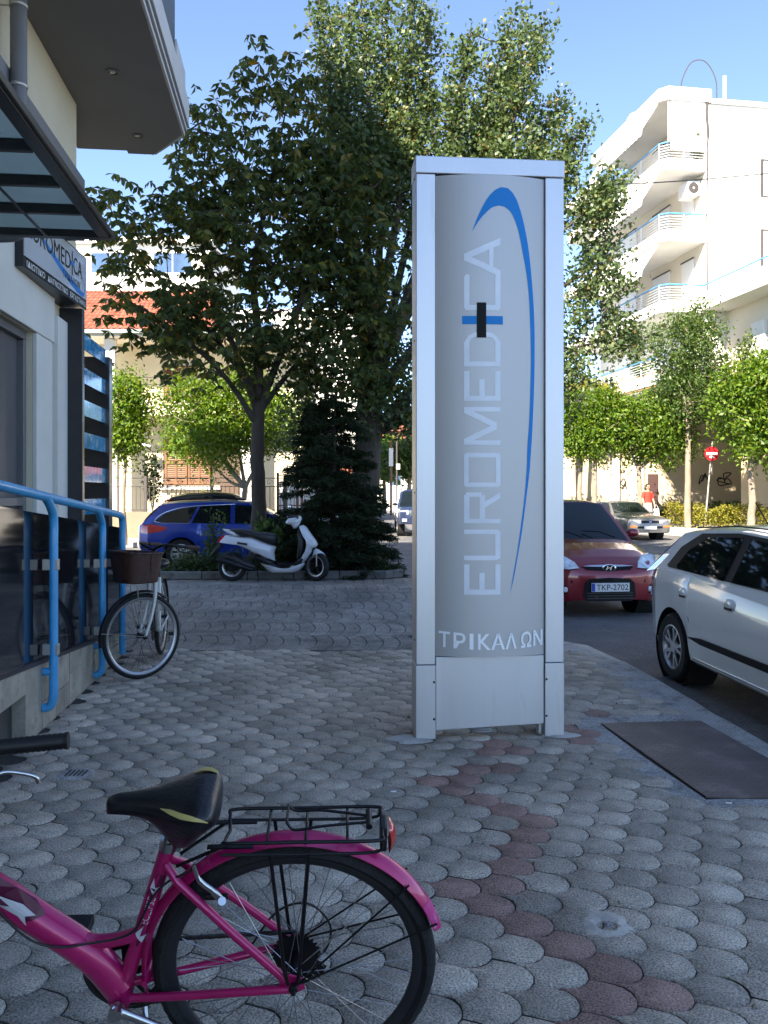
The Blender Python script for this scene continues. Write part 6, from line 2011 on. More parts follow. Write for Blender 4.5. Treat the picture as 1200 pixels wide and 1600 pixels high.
street_tree('street_tree', 'small rounded street tree left of the house shutters', (*P(196, 700, 24.6).xy, 0), [E(196, 640, 24.6, 32, 55), E(185, 690, 24.5, 28, 26)], 240, 28, .12, LM_LIME, 21, .06, group='street trees before the cream house')
street_tree('street_tree', 'rounded street tree with bright top before the house shutters', (*P(383, 700, 24.4).xy, 0), [E(300, 635, 24.4, 48, 45), E(365, 640, 24.6, 55, 55), E(330, 690, 24.2, 70, 22), E(430, 660, 24.4, 50, 45), E(340, 735, 24.3, 28, 22)], 640, 28, .12, LM_LIME, 24, .09, group='street trees before the cream house')
g_ = 'street trees below the apartment building'
street_tree('street_tree', 'bright green street tree nearest the totem edge, trunk forked low', (*P(908, 760, 34.5).xy, 0.02), [E(900, 665, 34.5, 40, 45), E(880, 640, 34.5, 35, 30)], 260, 26, .16, LM_LIME, 31, .10, group=g_)
street_tree('street_tree', 'bright green street tree behind the grey saloon car', (*P(930, 760, 34.0).xy, 0.02), [E(945, 655, 34.0, 45, 48), E(925, 690, 34.0, 38, 30)], 260, 26, .16, LM_LIME, 134, .11, group=g_)
street_tree('street_tree', 'bright green street tree behind the woman in red', (*P(998, 760, 34.5).xy, 0.02), [E(1010, 665, 34.5, 62, 50), E(1040, 690, 34.5, 45, 38), E(985, 700, 34.5, 30, 25)], 380, 26, .16, LM_LIME, 37, .12, group=g_)
street_tree('street_tree', 'large bright street tree beside the no-entry sign', (*P(1172, 780, 30.5).xy, 0.02), [E(1170, 630, 30.5, 55, 72), E(1215, 620, 30.5, 60, 80), E(1205, 700, 30.2, 60, 25)], 560, 26, .17, LM_LIME, 41, .13, group=g_)
street_tree('street_tree', 'dull olive tree rising before the apartment balconies', (*P(1075, 780, 33.5).xy, 0.02), [E(1060, 545, 33.5, 38, 60), E(1095, 555, 33.5, 38, 75), E(1075, 620, 33.5, 55, 45), E(1090, 500, 33.5, 18, 30)], 380, 26, .15, LM_MID, 44, .12)
street_tree('street_tree', 'yellowish tree showing above the bright crowns next to the totem', (*P(905, 780, 38).xy, 0.02), [E(905, 612, 38, 34, 16), E(940, 618, 38, 26, 14)], 110, 24, .18, leafmat('yellow_leaf', [(0, (.2, .19, .03)), (1, (.33, .3, .06))]), 47, .10)
# far trees at the end of the street
for k, (px, py, D, rx, rz, lab) in enumerate(((600, 715, 62, 26, 34, 'far light green tree at the end of the street beside the tall trunk'), (640, 718, 58, 30, 26, 'far mid green tree at the end of the street beside the totem'), (700, 690, 66, 60, 50, 'far broad tree hidden behind the totem'))):
    street_tree('far_tree', lab, (*P(px, 760, D).xy, 0), [E(px, py, D, rx, rz)], 110, 24, .34, LM_LIME if k != 1 else LM_MID, 51 + k, .16, spread=.4, group='trees at the end of the street')

# ---- hedges ------------------------------------------------------------
def hedge(name, label, a, b, w_, h_, n, mat, seed, size=.09):
    a, b = np.array(a), np.array(b)
    t = thing(name, label, 'hedge', tuple((a + b) / 2))
    r_ = np.random.default_rng(seed)
    u = r_.uniform(0, 1, n); s = r_.uniform(-1, 1, n); z = r_.uniform(0, 1, n) ** .6
    ln = np.linalg.norm(b - a); d = (b - a) / ln; nn = np.array([-d[1], d[0], 0])
    hh = h_ * (1 + .12 * np.sin(u * ln * 2.2) + .08 * np.sin(u * ln * 5.1 + 1))
    p = a + np.outer(u, b - a) + np.outer(s * w_ / 2 * (1 - .25 * z ** 3), nn); p[:, 2] += z * hh
    leaf_cloud('foliage', p, size, mat, t, seed=seed + 1, up=.2, aspect=.55)
    mb = MB()
    for k in range(int(ln / .35)):
        q = a + (b - a) * (k + .5) / int(ln / .35)
        mb.tube([q, q + np.array([random.uniform(-.1, .1), 0, h_ * .75])], [.02, .006], 5)
    st = mb.build('stems', M_BARK, t, world=True); st['kind'] = 'stuff'
    return t
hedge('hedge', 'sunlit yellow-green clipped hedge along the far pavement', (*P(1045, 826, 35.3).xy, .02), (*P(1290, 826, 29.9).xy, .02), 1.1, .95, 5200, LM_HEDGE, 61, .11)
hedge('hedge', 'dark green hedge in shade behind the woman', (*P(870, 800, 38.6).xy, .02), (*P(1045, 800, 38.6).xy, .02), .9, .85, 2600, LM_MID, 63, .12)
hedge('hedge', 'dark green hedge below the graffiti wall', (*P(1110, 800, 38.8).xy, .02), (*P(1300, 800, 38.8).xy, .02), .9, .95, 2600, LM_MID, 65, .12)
# weeds and low shrubs in the planter
r_ = np.random.default_rng(71)
pts, dirs = [], []
for k in range(420):
    x = r_.uniform(-3.85, .1); y = r_.uniform(14.65, 16.6)
    if r_.uniform() < .45: x = r_.normal(-3.3, .35); y = r_.normal(15.0, .25)
    if not (-3.9 < x < .2 and 14.62 < y < 16.9): continue
    h = abs(r_.normal(.16, .12)) + .05
    for j in range(16):
        z = r_.uniform(0, h)
        pts.append((x + r_.normal(0, .05), y + r_.normal(0, .05), z + .02)); dirs.append((r_.normal(0, .7), r_.normal(0, .7), .6))
wd = leaf_cloud('weeds', pts, .10, LM_WEED, None, aspect=.3, seed=72, dirs=dirs)
tag(wd, 'low dark weeds covering the planter bed', 'weeds', kind='stuff')
def shrub(label, base, h, w_, n, seed, mat=LM_MID, size=.1):
    b = Vector(base); t = thing('shrub', label, 'shrub', b)
    r_ = np.random.default_rng(seed); pts_ = []
    mb = MB()
    for k in range(9):
        tip = b + Vector((r_.normal(0, w_ * .5), r_.normal(0, w_ * .5), h * r_.uniform(.7, 1.05)))
        mb.tube([b, b.lerp(tip, .5) + Vector((0, 0, .05)), tip], [.012, .008, .003], 5)
        for i in range(n // 9): pts_.append(np.array(b.lerp(tip, r_.uniform(.25, 1))) + r_.normal(size=3) * w_ * .16)
    mb.build('stems', M_BARK, t, world=True)
    leaf_cloud('foliage', pts_, size, mat, t, seed=seed + 1, up=.1, aspect=.5)
shrub('bushy dark shrub behind the scooter footboard', (-1.9, 14.95, 0), .95, .5, 700, 75, LM_MID, .12)
shrub('thin upright weed beside the blue car door', (-3.05, 14.95, 0), 1.15, .2, 240, 77, LM_MID, .08)
shrub('small potted conifer-like shrub behind the iron fence', P(238, 800, 28.6), 2.1, .5, 500, 79, LM_SPR, .16)
# ------------------------------------------------------------------ houses
M_HCR = pmat('house_cream', (.66, .58, .42), .9, var=.05, vscale=.8)
M_HWH = pmat('house_white', (.70, .68, .64), .9, var=.04, vscale=.5)
M_APW = pmat('apartment_white', (.70, .69, .66), .9, var=.07, vscale=.5, dirt_or_glint=(.52, .50, .45), dscale=.8, dthr=.64)
M_APC = pmat('apartment_cream', (.66, .60, .50), .9, var=.05, vscale=.5)
M_SHB = pmat('shutter_brown', (.16, .075, .035), .6, var=.15, vscale=6, stretch=(1, 1, 3))
M_TILE = pmat('roof_tile', (.26, .085, .05), .8, var=.25, vscale=2, rnd=.25, island=True)
M_IRON = pmat('iron_dark', (.05, .042, .04), .6, var=.2)
M_IRONR = pmat('iron_rust', (.15, .075, .05), .7, var=.2)
M_BRWL = pmat('wall_brown', (.20, .155, .11), .9, var=.15, vscale=1.5)
M_AWN = pmat('awning_cloth', (.72, .70, .66), .9, var=.04, vscale=2)
M_WIN = pmat('window_glass', (.05, .09, .17), .06, var=.3, vscale=1, spec=.8)
M_ALUW = pmat('railing_white', (.68, .68, .68), .5, var=.04)
M_BLR = pmat('railing_blue', (.06, .26, .52), .5, var=.05)
M_WALLB = pmat('graffiti_wall', (.50, .42, .30), .9, var=.08, vscale=.7, dirt_or_glint=(.36, .30, .21), dscale=1, dthr=.6)

def tiled_roof(parent, corners, cols_n, rows_n, name='tile_course', single=True):
    """corners: eave-left, eave-right, ridge-right, ridge-left; overlapping pantiles in courses"""
    a, b, c, d = [Vector(p) for p in corners]
    nrm = (b - a).cross(d - a).normalized()
    if nrm.z < 0: nrm = -nrm
    up_ = (d - a).length / rows_n
    for i in range(rows_n):
        m = MB()
        for j in range(cols_n):
            p = [a.lerp(d, t).lerp(b.lerp(c, t), s) for t, s in ((i / rows_n, j / cols_n), (i / rows_n, (j + 1) / cols_n), (min(1, (i + 1.15) / rows_n), (j + 1) / cols_n), (min(1, (i + 1.15) / rows_n), j / cols_n))]
            row0, row1 = [], []
            for k in range(5):
                s = k / 4
                hgt = .05 * math.sin(math.pi * s)
                row0.append(p[0].lerp(p[1], s) + nrm * (hgt + .035)); row1.append(p[3].lerp(p[2], s) + nrm * (hgt + .0))
            m.grid([row0, row1])
            m.grid([row0, [q - nrm * .03 for q in row0]])
        o = m.build(name, M_TILE, parent, world=True, smooth=60, recalc=False); o['kind'] = 'stuff'

# ---- cream two-storey house ----------------------------------------
HY = 30.0
hs = thing('cream_house', 'cream two-storey house with red tiled roof behind the parked cars', 'house', (-7.5, HY + 3, 0))
def hx(px, D=HY): return (px - 600) / 1300 * D
def hz(py, D=HY): return 1.5 + (770 - py) / 1300 * D
m = MB()
m.box(hx(60), hx(470), HY, HY + 7, -.1, 6.85); m.build('wall', M_HCR, hs, world=True)
for a, b in ((184, 200), (385, 402)):
    m = MB(); m.box(hx(a), hx(b), HY - 1.25, HY - .95, -.05, hz(655)); m.build('column', M_HWH, hs, world=True, bevel=.01)
m = MB(); m.box(hx(120), hx(440), HY - 1.3, HY - .004, hz(655), hz(632)); bal = m.build('balcony', M_HCR, hs, world=True, bevel=.01)
m = MB(); m.box(hx(184) - .1, hx(200) - .1, HY - 1.2, HY - .9, hz(632) + .004, 6.84); m.build('column', M_HWH, hs, world=True)
for k, z in enumerate((hz(620), hz(608), hz(597))):
    m = MB(); m.tube([(hx(205), HY - 1.25, z), (hx(440), HY - 1.25, z)], .018, 6); m.build('balcony_rail', M_IRON, bal, world=True)
for px in range(205, 441, 20):
    m = MB(); m.box(hx(px) - .012, hx(px) + .012, HY - 1.262, HY - 1.238, hz(632) + .002, hz(596)); m.build('baluster', M_IRON, bal, world=True)
m = MB(); m.box(hx(100), hx(480), HY - 1.55, HY + 7.3, 6.853, 7.0); m.build('cornice', M_HWH, hs, world=True, bevel=.02)
m = MB(); m.box(hx(95), hx(485), HY - 1.75, HY - 1.60, 6.93, 7.06); m.build('gutter', pmat('gutter_green', (.18, .22, .22), .5), hs, world=True)
tiled_roof(hs, [(hx(60), HY - 1.65, 7.05), (hx(352), HY - 1.65, 7.05), (hx(300), HY + 2.9, 9.47), (hx(60), HY + 2.9, 9.47)], 34, 13)
m = MB(); m.add([(hx(60), HY - 1.62, 7.02), (hx(351), HY - 1.62, 7.02), (hx(299), HY + 2.9, 9.43), (hx(60), HY + 2.9, 9.43), (hx(351), HY + 6.5, 7.02)], [(0, 1, 2, 3), (1, 4, 2)]); m.build('roof_deck', M_TILE, hs, world=True)
def shutter_pair(parent, x0, x1, z0, z1, y, nslat):
    n = 2
    w_ = (x1 - x0) / n
    m = MB(); m.box(x0 - .06, x1 + .06, y - .05, y - .004, z0 - .06, z1 + .06); fr = m.build('window', pmat('reveal_brown', (.10, .05, .03), .7), parent, world=True)
    for k in range(n):
        a = x0 + k * w_ + .015; b = a + w_ - .03
        m = MB()
        for u0, u1, v0, v1 in ((a, a + .07, z0, z1), (b - .07, b, z0, z1), (a + .07, b - .07, z0, z0 + .12), (a + .07, b - .07, z1 - .1, z1), (a + .07, b - .07, (z0 + z1) / 2 - .05, (z0 + z1) / 2 + .05), ((a + b) / 2 - .03, (a + b) / 2 + .03, z0 + .12, z1 - .1)):
            m.box(u0, u1, y - .10, y - .052, v0, v1)
        for i in range(nslat):
            z = z0 + .14 + (z1 - z0 - .28) * i / nslat
            m.add([(a + .07, y - .06, z + .05), (b - .07, y - .06, z + .05), (b - .07, y - .09, z), (a + .07, y - .09, z)], [(0, 1, 2, 3)])
        m.build('shutter', M_SHB, fr, world=True)
shutter_pair(hs, hx(258), hx(306), hz(690 - 60), hz(574), HY, 18)
shutter_pair(hs, hx(258), hx(330), hz(757), hz(688), HY, 18)
m = MB(); m.box(hx(250), hx(345), HY - .14, HY - .004, hz(765), hz(759)); m.build('sill', M_HWH, hs, world=True)
m = MB(); m.box(hx(330), hx(384), HY - .05, HY - .004, -.05, hz(675)); m.build('door', pmat('door_dark', (.08, .05, .035), .6), hs, world=True)
m = MB(); q = Vector((hx(234), HY - .6, hz(656))); m.tube([q, q - Vector((0, 0, .9))], .008, 5); m.lathe([(.03, 0), (.1, -.05), (.28, -.16)], 16, Matrix.Translation(q - Vector((0, 0, .85)))); m.build('lamp', M_ALUW, hs, world=True, smooth=50)
# garden wall with iron fence
FY = 27.2
fx = lambda px: (px - 600) / 1300 * FY
fzz = lambda py: 1.5 + (770 - py) / 1300 * FY
gw = thing('garden_wall', 'brown garden wall with wrought iron fence in front of the cream house', 'wall', (fx(280), FY, 0))
m = MB(); m.box(fx(90), fx(445), FY, FY + .25, -.1, fzz(800)); m.build('base', M_BRWL, gw, world=True, bevel=.01)
for z in (fzz(797), fzz(760), fzz(747)):
    m = MB(); m.tube([(fx(90), FY + .12, z), (fx(445), FY + .12, z)], .014, 6); m.build('rail', M_IRON, gw, world=True)
bar0 = None
for i, px in enumerate(np.arange(92, 445, 7.0)):
    if bar0 is None:
        m = MB(); m.box(-.009, .009, -.009, .009, 0, fzz(760) - fzz(798)); bar0 = m.build('bar', M_IRON, gw); o = bar0
    else:
        o = bar0.copy(); col.objects.link(o); o.parent = gw
    o.location = Vector((fx(px), FY + .12, fzz(798))) - gw.location
scr = None
for px in np.arange(100, 440, 20.0):
    if scr is None:
        m = MB(); m.tube([(.10 * (1 - a / 9) * math.cos(a), 0, .10 * (1 - a / 9) * math.sin(a)) for a in np.linspace(0, 7.5, 26)], .008, 5); scr = m.build('scroll', M_IRON, gw); o = scr
    else:
        o = scr.copy(); col.objects.link(o); o.parent = gw
    o.location = Vector((fx(px), FY + .12, fzz(753.5))) - gw.location
for px in (226, 330, 445):
    m = MB(); m.box(fx(px) - .05, fx(px) + .05, FY + .05, FY + .17, fzz(800), fzz(744)); m.build('post', M_IRON, gw, world=True)
# gate and side panels right of the house
gt = thing('yard_gate', 'rusty framed wire gate with white panels beside the chestnut trunk', 'gate', (fx(450), FY, 0))
for px in (432, 463, 470, 520):
    m = MB(); m.box(fx(px) - .04, fx(px) + .04, FY + .3, FY + .38, -.1, fzz(738)); m.build('post', M_IRONR, gt, world=True)
for z in (fzz(742), fzz(790)):
    m = MB(); m.box(fx(432), fx(520), FY + .32, FY + .36, z - .02, z + .02); m.build('rail', M_IRONR, gt, world=True)
for px in np.arange(436, 520, 5.5):
    m = MB(); m.tube([(fx(px), FY + .34, .1), (fx(px), FY + .34, fzz(742))], .008, 4); m.build('bar', M_IRON, gt, world=True)
m = MB(); m.box(fx(428), fx(540), FY + 1.2, FY + 1.3, -.1, fzz(752)); m.build('panel', M_HWH, gt, world=True)
# low red-roofed garage
ga = thing('garage', 'low white garage with red tiled roof beside the cream house', 'garage', (hx(490, 33), 34, 0))
gx = lambda px: (px - 600) / 1300 * 32.
gz = lambda py: 1.5 + (770 - py) / 1300 * 32.
m = MB(); m.box(gx(420), gx(560), 32, 36, -.1, gz(745)); m.build('wall', M_HWH, ga, world=True)
tiled_roof(ga, [(gx(412), 31.6, gz(744)), (gx(575), 31.6, gz(744)), (gx(575), 34.2, gz(744) + .95), (gx(412), 34.2, gz(744) + .95)], 18, 6)
# white block behind the roof
wbk = thing('white_block', 'plain white building with blue window rising behind the red roof', 'building', (-14, 46, 0))
BYY = 45.
bx_ = lambda px: (px - 600) / 1300 * BYY
bz_ = lambda py: 1.5 + (770 - py) / 1300 * BYY
m = MB(); m.box(bx_(-60), bx_(330), BYY, BYY + 9, -.1, bz_(382)); m.build('wall', M_HWH, wbk, world=True)
m = MB(); m.box(bx_(-62), bx_(333), BYY - .35, BYY + 9.2, bz_(382) + .004, bz_(372)); m.build('roof', M_HWH, wbk, world=True)
m = MB(); m.box(bx_(330) + .004, bx_(560), BYY + 2, BYY + 9, -.1, bz_(470)); m.build('wing', M_HWH, wbk, world=True)
for a, b, c, d, yy in ((143, 203, 396, 426, BYY), (240, 300, 396, 426, BYY), (300, 345, 492, 508, BYY + 2), (360, 420, 492, 512, BYY + 2), (40, 90, 396, 426, BYY)):
    m = MB(); m.box(bx_(a) - .12, bx_(b) + .12, yy - .08, yy - .004, bz_(d) - .12, bz_(c) + .12); w_ = m.build('window', M_ALUW, wbk, world=True)
    for k in range(2):
        x0 = bx_(a) + (bx_(b) - bx_(a)) * k / 2
        m = MB(); m.box(x0 + .03, x0 + (bx_(b) - bx_(a)) / 2 - .03, yy - .10, yy - .083, bz_(d), bz_(c)); m.build('pane', M_WIN, w_, world=True)
# far house with hipped red roof at the end of the street
fh = thing('far_house', 'distant white house with red hipped roof past the tall tree', 'house', (1, 75, 0))
m = MB(); m.box(-3.5, 5, 75, 84, -.1, 5.2); m.build('wall', M_HWH, fh, world=True)
m = MB(); m.add([(-4, 74.5, 5.2), (5.5, 74.5, 5.2), (5.5, 84.5, 5.2), (-4, 84.5, 5.2), (-.5, 79, 8.0), (2, 79, 8.0)], [(0, 1, 5, 4), (1, 2, 5), (2, 3, 4, 5), (3, 0, 4), (0, 3, 2, 1)]); m.build('roof', M_TILE, fh, world=True)
for x in (-2, 1, 3.4):
    m = MB(); m.box(x - .5, x + .5, 74.93, 74.995, 2.2, 3.8); m.build('window', M_WIN, fh, world=True)
fb = thing('far_block', 'distant pale building closing the end of the street', 'building', (10, 95, 0))
m = MB(); m.box(4, 30, 92, 104, -.1, 9); m.build('wall', M_APW, fb, world=True)
for x in range(6, 30, 4):
    for z in (2.4, 5.6):
        m = MB(); m.box(x - .7, x + .7, 91.93, 91.995, z - .7, z + .8); m.build('window', M_WIN, fb, world=True)

# ---- apartment building ---------------------------------------------
AC = Vector((11.7, 35.0, 0))
ady = Vector((-.152, .988, 0)); adx = Vector((.988, .152, 0))
apt = thing('apartment_building', 'white apartment building with wraparound balconies and cream awnings', 'building', AC)
def A(x, y, z): return AC + adx * x + ady * y + Vector((0, 0, z))
def abox(x0, x1, y0, y1, z0, z1, name, mat, parent=None, bevel=0):
    m = MB(); m.hexa([A(x0, y0, z0), A(x1, y0, z0), A(x1, y1, z0), A(x0, y1, z0), A(x0, y0, z1), A(x1, y0, z1), A(x1, y1, z1), A(x0, y1, z1)])
    return m.build(name, mat, parent or apt, world=True, bevel=bevel)
abox(2.0, 16, 0, 11, 6.1, 18.0, 'wall', M_APW)
abox(2.05, 2.5, .3, 10.9, 6.1, 17.9, 'recess_wall', M_APC) if False else None
abox(3.0, 16, 5.6, 11, -.1, 6.098, 'ground_floor', M_WALLB)
abox(1.97, 1.996, .05, 10.8, 9.3, 18.0, 'street_wall', M_APC)
# roof slab
m = MB()
zr0, zr1 = 18.05, 18.6
pl = [(-.05, .25), (.25, -.10), (2.2, -.1), (2.2, 7.4), (-.05, 7.4)]
def apoly(poly, z0, z1, name, mat, parent=None, bevel=0):
    k = len(poly); m = MB()
    m.add([A(x, y, z0) for x, y in poly] + [A(x, y, z1) for x, y in poly], [tuple(range(k - 1, -1, -1)), tuple(range(k, 2 * k))] + [(i, (i + 1) % k, k + (i + 1) % k, k + i) for i in range(k)])
    return m.build(name, mat, parent or apt, world=True, bevel=bevel)
apoly(pl, zr0, zr1, 'roof', M_APW, bevel=.02)
apoly([(.2, 7.41), (2.2, 7.41), (2.2, 11.5), (.2, 11.5)], 17.0, 17.5, 'roof_step', M_APW, bevel=.02)
abox(2.21, 16.1, -.12, 11.1, 18.02, 18.2, 'roof_edge', M_APW)
m = MB(); m.lathe([(0, .5), (.35, .45), (.5, .2), (.5, -.3)], 16, Matrix.Translation(A(.9, 4.2, 18.9))); m.build('water_tank', M_ALUW, apt, world=True, smooth=50)
for rt in (10.3, 13.3, 16.3, 7.3):
    z0, z1 = rt - 1.17, rt - .67
    slab = apoly([(0, .3), (.3, 0), (2.05, 0), (2.05, 10.8), (0, 10.8)], z0, z1, 'balcony', M_APW, bevel=.015)
    for k in range(6):
        z = z1 + .1 + .56 * k / 5
        m = MB(); m.tube([A(.03, 10.7, z), A(.03, .32, z), A(.32, .03, z), A(2.0, .03, z)], .016, 4); m.build('rail', M_ALUW, slab, world=True)
    m = MB(); m.tube([A(.03, 10.7, rt), A(.03, .32, rt), A(.32, .03, rt), A(2.0, .03, rt)], .035, 6); m.build('hand_rail', M_BLR, slab, world=True)
    for y in (.32, 2.0, 3.7, 5.4, 7.1, 8.8, 10.5):
        m = MB(); m.tube([A(.03, y, z1), A(.03, y, rt)], .025, 5); m.build('baluster', M_ALUW, slab, world=True)
    for x in (1.0, 1.95):
        m = MB(); m.tube([A(x, .03, z1), A(x, .03, rt)], .025, 5); m.build('baluster', M_ALUW, slab, world=True)
    # shutters on the street wall
    for y0, y1 in ((.9, 1.9), (3.0, 4.6), (6.4, 8.2)):
        w_ = abox(1.90, 1.966, y0, y1, z1 + .02, z1 + 2.05, 'shutter', M_ALUW)
        abox(1.88, 1.898, y0 - .06, y1 + .06, z1 + 2.055, z1 + 2.12, 'shutter_box', M_IRON, w_)
    # awning below the slab above
    if rt > 9:
        za = rt + 1.75
        aw = MB(); rows = []
        for i in range(33):
            y = .35 + 5.6 * i / 32
            e = .05 * abs(math.sin(i * math.pi / 2.0))
            rows.append([A(.02, y, za), A(-.38, y, za - .62), A(-.72, y, za - 1.15), A(-.74, y, za - 1.36 - e)])
        aw.grid(rows); aw.build('awning', M_AWN, apt, world=True, smooth=60)
bl_ = MB(); bl_.add([A(.38, -.02, 18.05), A(2.02, -.02, 18.05), A(2.02, -.02, 15.95), A(.38, -.02, 15.95)], [(0, 1, 2, 3)]); bl_.build('roller_blind', M_AWN, apt, world=True)
m = MB(); m.tube([A(.3, .02, 16.3), A(.3, .02, 18.05)], .03, 6); m.build('blind_post', M_ALUW, apt, world=True)
# air conditioner
a_ = abox(1.35, 1.93, .35, 1.2, 14.25, 14.85, 'air_conditioner', M_ALUW, bevel=.03)
m = MB(); c = A(1.62, .335, 14.55); m.lathe([(.05, 0), (.22, .0), (.24, -.01)], 20, frame(c, adx, (0, 0, 1))); m.build('fan', M_IRON, a_, world=True)
# window shutters on the camera-facing wall
for z in (11.0, 14.0):
    w_ = abox(4.5, 6.1, -.06, -.004, z + .2, z + 1.8, 'window', M_IRON)
    abox(4.6, 6.0, -.09, -.062, z + .22, z + 1.7, 'blind', M_ALUW, w_)
# lower wing with terrace running towards us
abox(2.9, 16, -9, -.004, 4.2, 9.2, 'wing_wall', M_APC)
abox(3.6, 16, -8.8, -.004, -.1, 4.198, 'wing_base', M_WALLB)
ter = abox(1.75, 16, -9.3, -.002, 9.2, 9.95, 'terrace', M_APW, bevel=.02)
m = MB(); m.tube([A(1.8, -9.2, 10.25), A(1.8, -.1, 10.25)], .04, 6); m.build('terrace_rail', M_BLR, ter, world=True)
for y in (-9, -7.2, -5.4, -3.6, -1.8):
    m = MB(); m.tube([A(1.8, y, 9.95), A(1.8, y, 10.25)], .02, 5); m.build('baluster', M_ALUW, ter, world=True)
b2 = abox(1.9, 3.2, -8.8, 0, 5.6, 5.9, 'lower_balcony', M_APW)
for k in range(8):
    z = 5.95 + .1 * k
    m = MB(); m.tube([A(1.93, -8.8, z), A(1.93, -.1, z), A(.02, .2, z), A(.02, 10.5, z)], .022, 4); m.build('rail', pmat('rail_orange', (.45, .22, .10), .7) if k % 2 else M_ALUW, b2, world=True)
abox(2.8, 2.896, -4.6, -3.6, 7.0, 8.0, 'window', M_IRON)
abox(2.74, 2.797, -4.5, -3.7, 7.1, 7.9, 'window_pane', M_WIN)
abox(2.78, 2.896, -2.9, -2.0, 6.0, 8.3, 'balcony_door', M_ALUW)
# roof aerial loop and mast
m = MB(); q = A(2.6, .2, 18.2)
m.tube(smoothpath([q, q + Vector((-.05, 0, 1.0)), q + Vector((-.5, 0, 1.75)), q + Vector((-1.1, 0, 1.7)), q + Vector((-1.5, 0, .9)), q + Vector((-1.45, 0, .35))], 6), .025, 6); m.build('aerial_cable', M_IRON, apt, world=True)
m = MB(); q = A(2.9, .1, 18.2); m.tube([q, q + Vector((0, 0, 1.1))], .07, 8); m.build('vent_pipe', M_ALUW, apt, world=True)

# ---- graffiti wall along the far pavement
gwl = thing('graffiti_wall', 'beige wall with black spray-painted graffiti behind the street trees', 'wall', (12, 40.0, 0))
GY = 40.0
gx2 = lambda px: (px - 600) / 1300 * GY
gz2 = lambda py: 1.5 + (770 - py) / 1300 * GY
m = MB(); m.box(gx2(800), gx2(1330), GY, GY + .3, -.1, 3.9); m.build('wall_panel', M_WALLB, gwl, world=True)
for a, b in ((985, 1003), (960, 966)):
    m = MB(); m.box(gx2(a), gx2(b), GY - .25, GY - .004, -.1, 3.9); m.build('pier', M_HWH, gwl, world=True)
m = MB(); m.box(gx2(1012), gx2(1028), GY - .06, GY - .004, -.05, 2.4); m.build('door', pmat('door_wine', (.06, .03, .03), .5), gwl, world=True)
rr = random.Random(8)
def scribble(px, py, w_, h_, n, seed):
    r2 = random.Random(seed); pts_ = [(gx2(px + r2.uniform(0, w_)), GY - .006, gz2(py + r2.uniform(0, h_))) for _ in range(n)]
    q = smoothpath(pts_, 6); mb = MB()
    mb.tube(q, .028, 4, flat=.12)
    mb.build('graffiti', M_BLACK, gwl, world=True)
for px, py, w_, h_, n, sd in ((1160, 722, 18, 24, 9, 1), (1168, 728, 10, 22, 7, 2), (1092, 738, 16, 22, 8, 3), (1118, 745, 26, 14, 9, 4), (1185, 760, 24, 14, 9, 5), (968, 740, 14, 30, 9, 6), (970, 735, 10, 8, 6, 7), (1130, 735, 12, 20, 7, 8)):
    scribble(px, py, w_, h_, n, sd)
text_on('lettering', 'LOVE', lambda u, v: (gx2(1174 + 18 * u), GY - .007, gz2(757 - 14 * v)), M_BLACK, gwl, world=True)
# ------------------------------------------------------------------ small things
# chequer plate in the pavement
M_PLT = pmat('chequer_plate', (.135, .10, .092), .6, metal=.3, var=.25, vscale=3, dirt_or_glint=(.21, .175, .16), dscale=3, dthr=.55)
m = MB(); m.prism(PLATE[::-1], .008, Matrix.Translation((0, 0, -.004)))
plt = tag(m.build('cover_plate', M_PLT), 'brown chequered steel plate set in the pavement near the kerb', 'cover plate')
m = MB()
a, b, c, d = [Vector((*p, .0042)) for p in PLATE]
nu, nv = 26, 52
for i in range(nu):
    for j in range(nv):
        u, v = (i + .5) / nu, (j + .5 + .5 * (i % 2)) / (nv + .5)
        p = a.lerp(b, u).lerp(d.lerp(c, u), v)
        if p.y < 3.9: continue
        an = R(45 if (i + j) % 2 else -45)
        M = Matrix.Translation(p) @ Matrix.Rotation(an, 4, 'Z')
        m.add([(-.009, 0, 0), (0, -.003, 0), (.009, 0, 0), (0, .003, 0), (0, 0, .0022)], [(0, 1, 4), (1, 2, 4), (2, 3, 4), (3, 0, 4)], M)
o = m.build('tread_pattern', M_PLT, plt, recalc=False); o['kind'] = 'stuff'
# cement surround
sur = MB()
cen = sum((Vector((*p, 0)) for p in PLATE), Vector()) / 4
n = 40
ring_i, ring_o = [], []
rr = random.Random(2)
k = 0
for i in range(4):
    p, q = Vector((*PLATE[i], 0)), Vector((*PLATE[(i + 1) % 4], 0))
    for t in np.linspace(0, 1, 11)[:-1]:
        s_ = p.lerp(q, t); dv_ = (s_ - cen).normalized()
        gap = .022 if i == 3 else .008
        ring_i.append(s_ + dv_ * gap + Vector((0, 0, -.004)))
        wd_ = rr.uniform(.24, .30) + (.06 if i == 0 else 0)
        e = s_ + dv_ * wd_; e.x = min(e.x, kerb_x(e.y) - .12)
        ring_o.append(Vector((e.x, e.y, -.0058)))
nn_ = len(ring_i)
sur.add(ring_i + ring_o, [(i, (i + 1) % nn_, nn_ + (i + 1) % nn_, nn_ + i) for i in range(nn_)])
sr = sur.build('cement_surround', M_CONC, pavement, recalc=True)
# fill between pavers and kerb
fl = MB(); rows = []
for y in np.linspace(1, 7.3, 30):
    rows.append([(kerb_x(y) - .42, y, -.0062), (kerb_x(y) - .22, y, -.0045)])
fl.grid(rows); fl.build('cement_fill', M_CONC, pavement)
